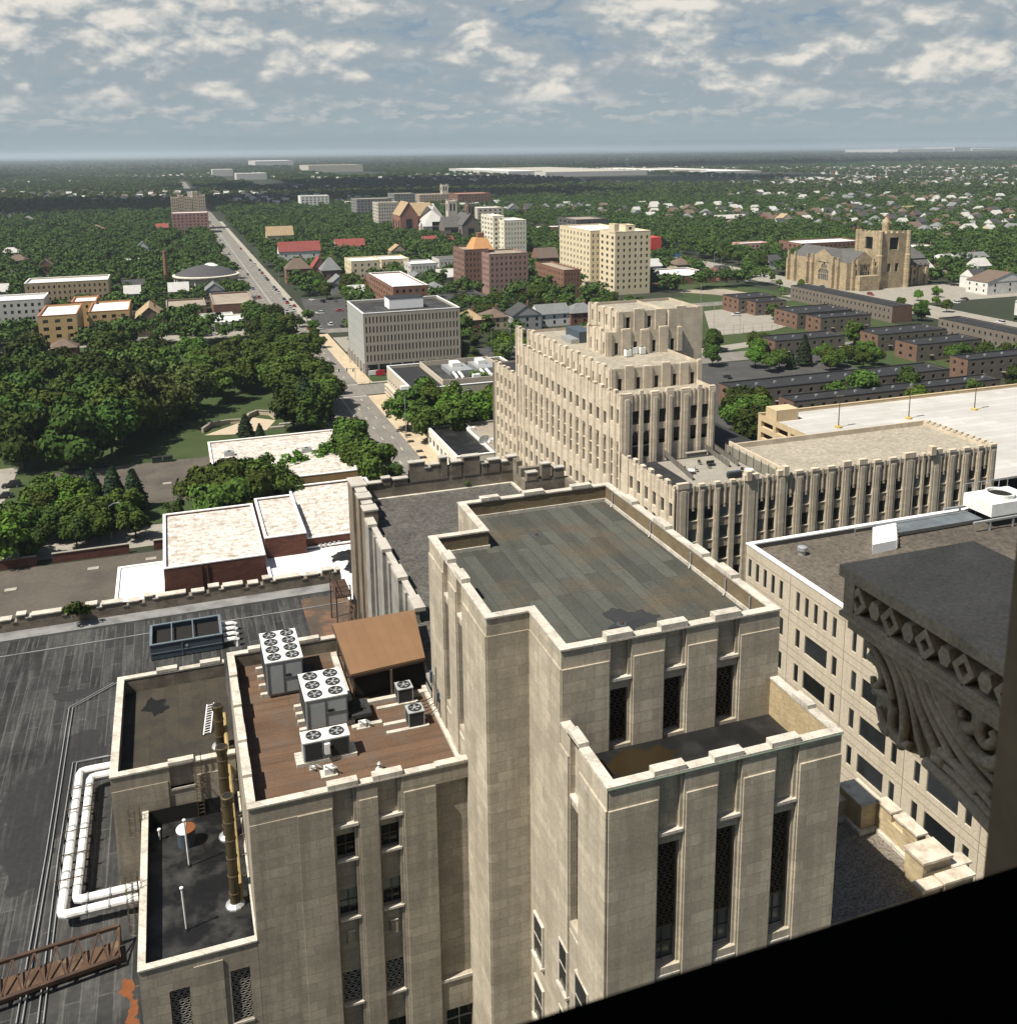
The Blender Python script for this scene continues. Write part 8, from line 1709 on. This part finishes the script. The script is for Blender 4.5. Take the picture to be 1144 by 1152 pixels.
def lamp(px, h, label, arm=2.2, rz=0., col=STEEL, z=0.):
    x, y = G(*px, z); t = thing('street_lamp', label, 'street lamp', (x, y, z)); b = MB(); b.tube([(x, y, z), (x, y, z+h)], [.14, .08], 7); b.tube([(x, y, z+h-.1), (x+arm*.5*cos(rz), y+arm*.5*sin(rz), z+h+.45), (x+arm*cos(rz), y+arm*sin(rz), z+h+.5)], .055, 6); b.build('pole', col, t)
    c = MB(); xe, ye = x+arm*cos(rz), y+arm*sin(rz); c.box(xe-.35, xe+.35, ye-.18, ye+.18, z+h+.42, z+h+.58); c.build('lamp_head', col, t); MB().lathe(x, y, [(.28, z), (.22, z+.5)], 8).build('base', CONC, t)
for px, h, lab, rz in (((457, 493), 15, 'tall lamp post with cluster head beside the street trees of the low office', pi), ((394, 408), 10, 'lamp post on the tan pavement left of the precast office', pi), ((521, 487), 13, 'thin lamp post behind the black-roofed shop', 0), ((356, 373), 10, 'lamp post at the corner of the dark lot', pi), ((368, 375), 9, 'second lamp post at the corner of the dark lot', pi), ((553, 398), 11, 'pale lamp post in the lot left of the limestone office', 0), ((684, 352), 12, 'curved lamp post behind the limestone office houses', 0), ((788, 345), 13, 'tall lamp post at the field behind the penthouse', pi), ((803, 303), 12, 'lamp post on the wide road beside the supermarket', 0), ((811, 306), 10, 'lamp post with drooping arm right of the supermarket', 0), ((314, 318), 9, 'lamp post on the right pavement of the avenue by the bright tree block', pi), ((832, 376), 11, 'white lamp post at the near edge of the play court', 0), ((803, 366), 11, 'dark lamp post at the left end of the play court', 0), ((880, 338), 10, 'lamp post between the row houses and the church', pi), ((126, 607), 8, 'dark wooden pole in front of the alley trees', 0)):
    lamp(px, h, lab, 2.0, rz)
b = MB(); x, y = G(457, 493, 0); b.box(x-1.2, x+1.2, y-.5, y+.5, 15.2, 16.3); ob = b.build('floodlight_cluster', WHITE); tag(ob, 'white floodlight cluster on the tall lamp post by the low office', 'lamp')
def signal(px, label):
    x, y = G(*px, .1); t = thing('traffic_light', label, 'traffic light', (x, y, 0)); b = MB(); b.tube([(x, y, 0), (x, y, 6)], .1, 6); b.bar((x, y, 5.8), (x-7, y, 6.1), .12); b.build('pole', STEEL, t)
    for k in range(2): MB().box(x-3-k*3-.2, x-3-k*3+.2, y-.18, y+.18, 5.0, 6.1).build('signal_head', mat('signal_green', (.02, .08, .05)), t)
signal((416, 431), 'traffic light with green heads at the near crossing corner'); signal((400, 431), 'traffic light on the far corner of the crossing')
x, y = G(420, 423, 0); t = thing('lawn_sign', 'white panel of the sign on the lawn before the precast office', 'sign', (x, y, 0)); MB().box(x-1.8, x+1.8, y-.15, y+.15, .5, 2.3).build('panel', WHITE, t); MB().box(x-1.6, x+1.6, y-.1, y+.1, 0.1, .5).build('plinth', CONC, t)
x, y = G(427, 423.5, 0); t = thing('lawn_sign', 'red panel of the sign on the lawn before the precast office', 'sign', (x, y, 0)); MB().box(x-1.4, x+2.2, y-.15, y+.15, .5, 2.6).build('panel', mat('sign_red', (.45, .035, .04)), t); MB().box(x-1.2, x+2, y-.1, y+.1, .1, .5).build('plinth', CONC, t)
# planters on the tan pavement
for k, (px) in enumerate(((459, 490), (462, 497), (472, 508), (476, 515))):
    x, y = G(*px, .2); t = thing('planter', ('first', 'second', 'third', 'fourth')[k]+' dark planter along the tan pavement, counted from the crossing', 'planter', (x, y, .13)); MB().box(x-.9, x+.9, y-.5, y+.5, .135, .6).build('box', DRIVE, t); MB().box(x-.8, x+.8, y-.4, y+.4, .6, .66).build('soil', BARK, t)
# garden walls on the park lawn
gm = mat('garden_stone', (.40, .33, .24), (.33, .27, .19), scale=.8)
t = thing('garden_wall', 'low curved stone terrace wall on the park lawn behind the patchy white roof', 'garden wall', (*G(262, 487, 0), 0)); b = MB(); c = MB()
cp_ = [G(*p, 0) for p in ((228, 487), (238, 480), (258, 477), (275, 476), (280, 470), (290, 466), (303, 467), (310, 472))]
for p, q in zip(cp_[:-1], cp_[1:]): b.bar((*p, .7), (*q, .7), .6, 1.4); c.bar((*p, 1.48), (*q, 1.48), .9, .16)
b.build('wall', gm, t); c.build('coping', CONC, t); sheet('terrace_floor', pxs((230, 490), (262, 489), (300, 484), (310, 473), (285, 470), (258, 480)), gm)
for px, q, lab in (((322, 478), 0, 'pale stone slab on the park lawn right of the curved wall'), ((312, 482), .3, 'flat pale stone beside the slab on the park lawn'), ((310, 466), .6, 'small standing stone on the park lawn')): x, y = G(*px, 0); tag(MB().box(x-2.2, x+2.2, y-.7, y+.7, 0, .7).build('stone_slab', CONC), lab, 'stone')
# bins and fence of the back lot
for px, lab in (((177, 520), 'dark green dumpster at the lot edge, left of two'), ((189, 519), 'dark green dumpster at the lot edge, right of two')):
    x, y = G(*px, 0); t = thing('dumpster', lab, 'dumpster', (x, y, 0)); MB().box(x-1.3, x+1.3, y-.8, y+.8, .15, 1.5).build('body', mat('dumpster_green', (.02, .035, .028)), t); MB().box(x-1.35, x+1.35, y-.85, y+.85, 1.5, 1.6).build('lid', BLACK, t); c = MB(); [c.box(x+q-.1, x+q+.1, y+w_-.1, y+w_+.1, 0, .15) for q in (-1.1, 1.1) for w_ in (-.6, .6)]; c.build('wheel', TYRE, t)
def fence(name, label, px, h=2., z=0., m_=None, step=2.5):
    P_ = [G(*p, z) for p in px]; t = thing(name, label, 'fence', (*P_[0], z)); b = MB(); c = MB()
    for A, B in zip(P_[:-1], P_[1:]):
        n = max(1, int(math.hypot(B[0]-A[0], B[1]-A[1])/step))
        for k in range(n+1): s_ = k/n; b.bar((A[0]+(B[0]-A[0])*s_, A[1]+(B[1]-A[1])*s_, z), (A[0]+(B[0]-A[0])*s_, A[1]+(B[1]-A[1])*s_, z+h), .08)
        for q in (.05, .5, 1): c.bar((*A, z+h*q), (*B, z+h*q), .05)
    b.build('post', m_ or BRONZE, t); c.build('rail', m_ or BRONZE, t)
fence('chain_fence', 'thin wire fence along the far edge of the back lot', [(95, 525), (168, 519)]); fence('chain_fence', 'thin wire fence along the near edge of the back lot', [(150, 577), (196, 568)]); fence('court_fence', 'tall wire fence round the play court, near side', [(792, 378), (868, 372), (940, 353)], 4, step=5); fence('court_fence', 'tall wire fence round the play court, far side', [(792, 350), (868, 342)], 4, step=5)
# clouds drifting above the plain (they throw the broad shadows over the woods)
def cloud(x, y, z, rx, ry, rz_, seed):
    rr = np.random.RandomState(seed); b = MB(); n, m_ = 26, 12
    for j in range(m_+1):
        ph = pi*j/m_
        for k in range(n):
            a = 2*pi*k/n; q = 1+.16*sin(3*a+seed)+.12*sin(5*a+2*ph+seed)+.10*rr.rand(); zz = cos(ph); b.v.append((x+rx*q*sin(ph)*cos(a), y+ry*q*sin(ph)*sin(a), z+rz_*q*(zz if zz > 0 else zz*.3)))
    for j in range(m_):
        for k in range(n): b.f.append((j*n+k, j*n+(k+1) % n, (j+1)*n+(k+1) % n, (j+1)*n+k))
    o = b.build('cloud', mat('cloud_white', (.8, .8, .8), (.75, .75, .76)), smooth=True); o['kind'] = 'structure'
for (sx, sy, rx, ry, sd_) in ((-100, 1760, 850, 230, 1), (900, 2500, 900, 380, 2), (3300, 4300, 1500, 500, 3), (-1500, 4300, 1100, 500, 4)):
    k_ = 1500/math.tan(SUN_EL); cloud(sx-cos(SUN_AZ)*k_, sy-sin(SUN_AZ)*k_, 1500, rx, ry, 160, sd_)
# ------------------------------------------------------------------ haze over the plain
hb = MB().box(-41500, 41500, -41500, 41500, -1, 125).build('haze', bpy.data.materials.new('haze_air')); hb['kind'] = 'stuff'
hm_ = hb.data.materials[0]; hm_.use_nodes = True; nt = hm_.node_tree; nt.nodes.remove(nt.nodes['Principled BSDF'])
pv = nt.nodes.new('ShaderNodeVolumePrincipled'); pv.inputs['Color'].default_value = (.67, .79, .88, 1); pv.inputs['Density'].default_value = 7e-5; pv.inputs['Anisotropy'].default_value = .2
nt.links.new(pv.outputs[0], nt.nodes['Material Output'].inputs['Volume'])
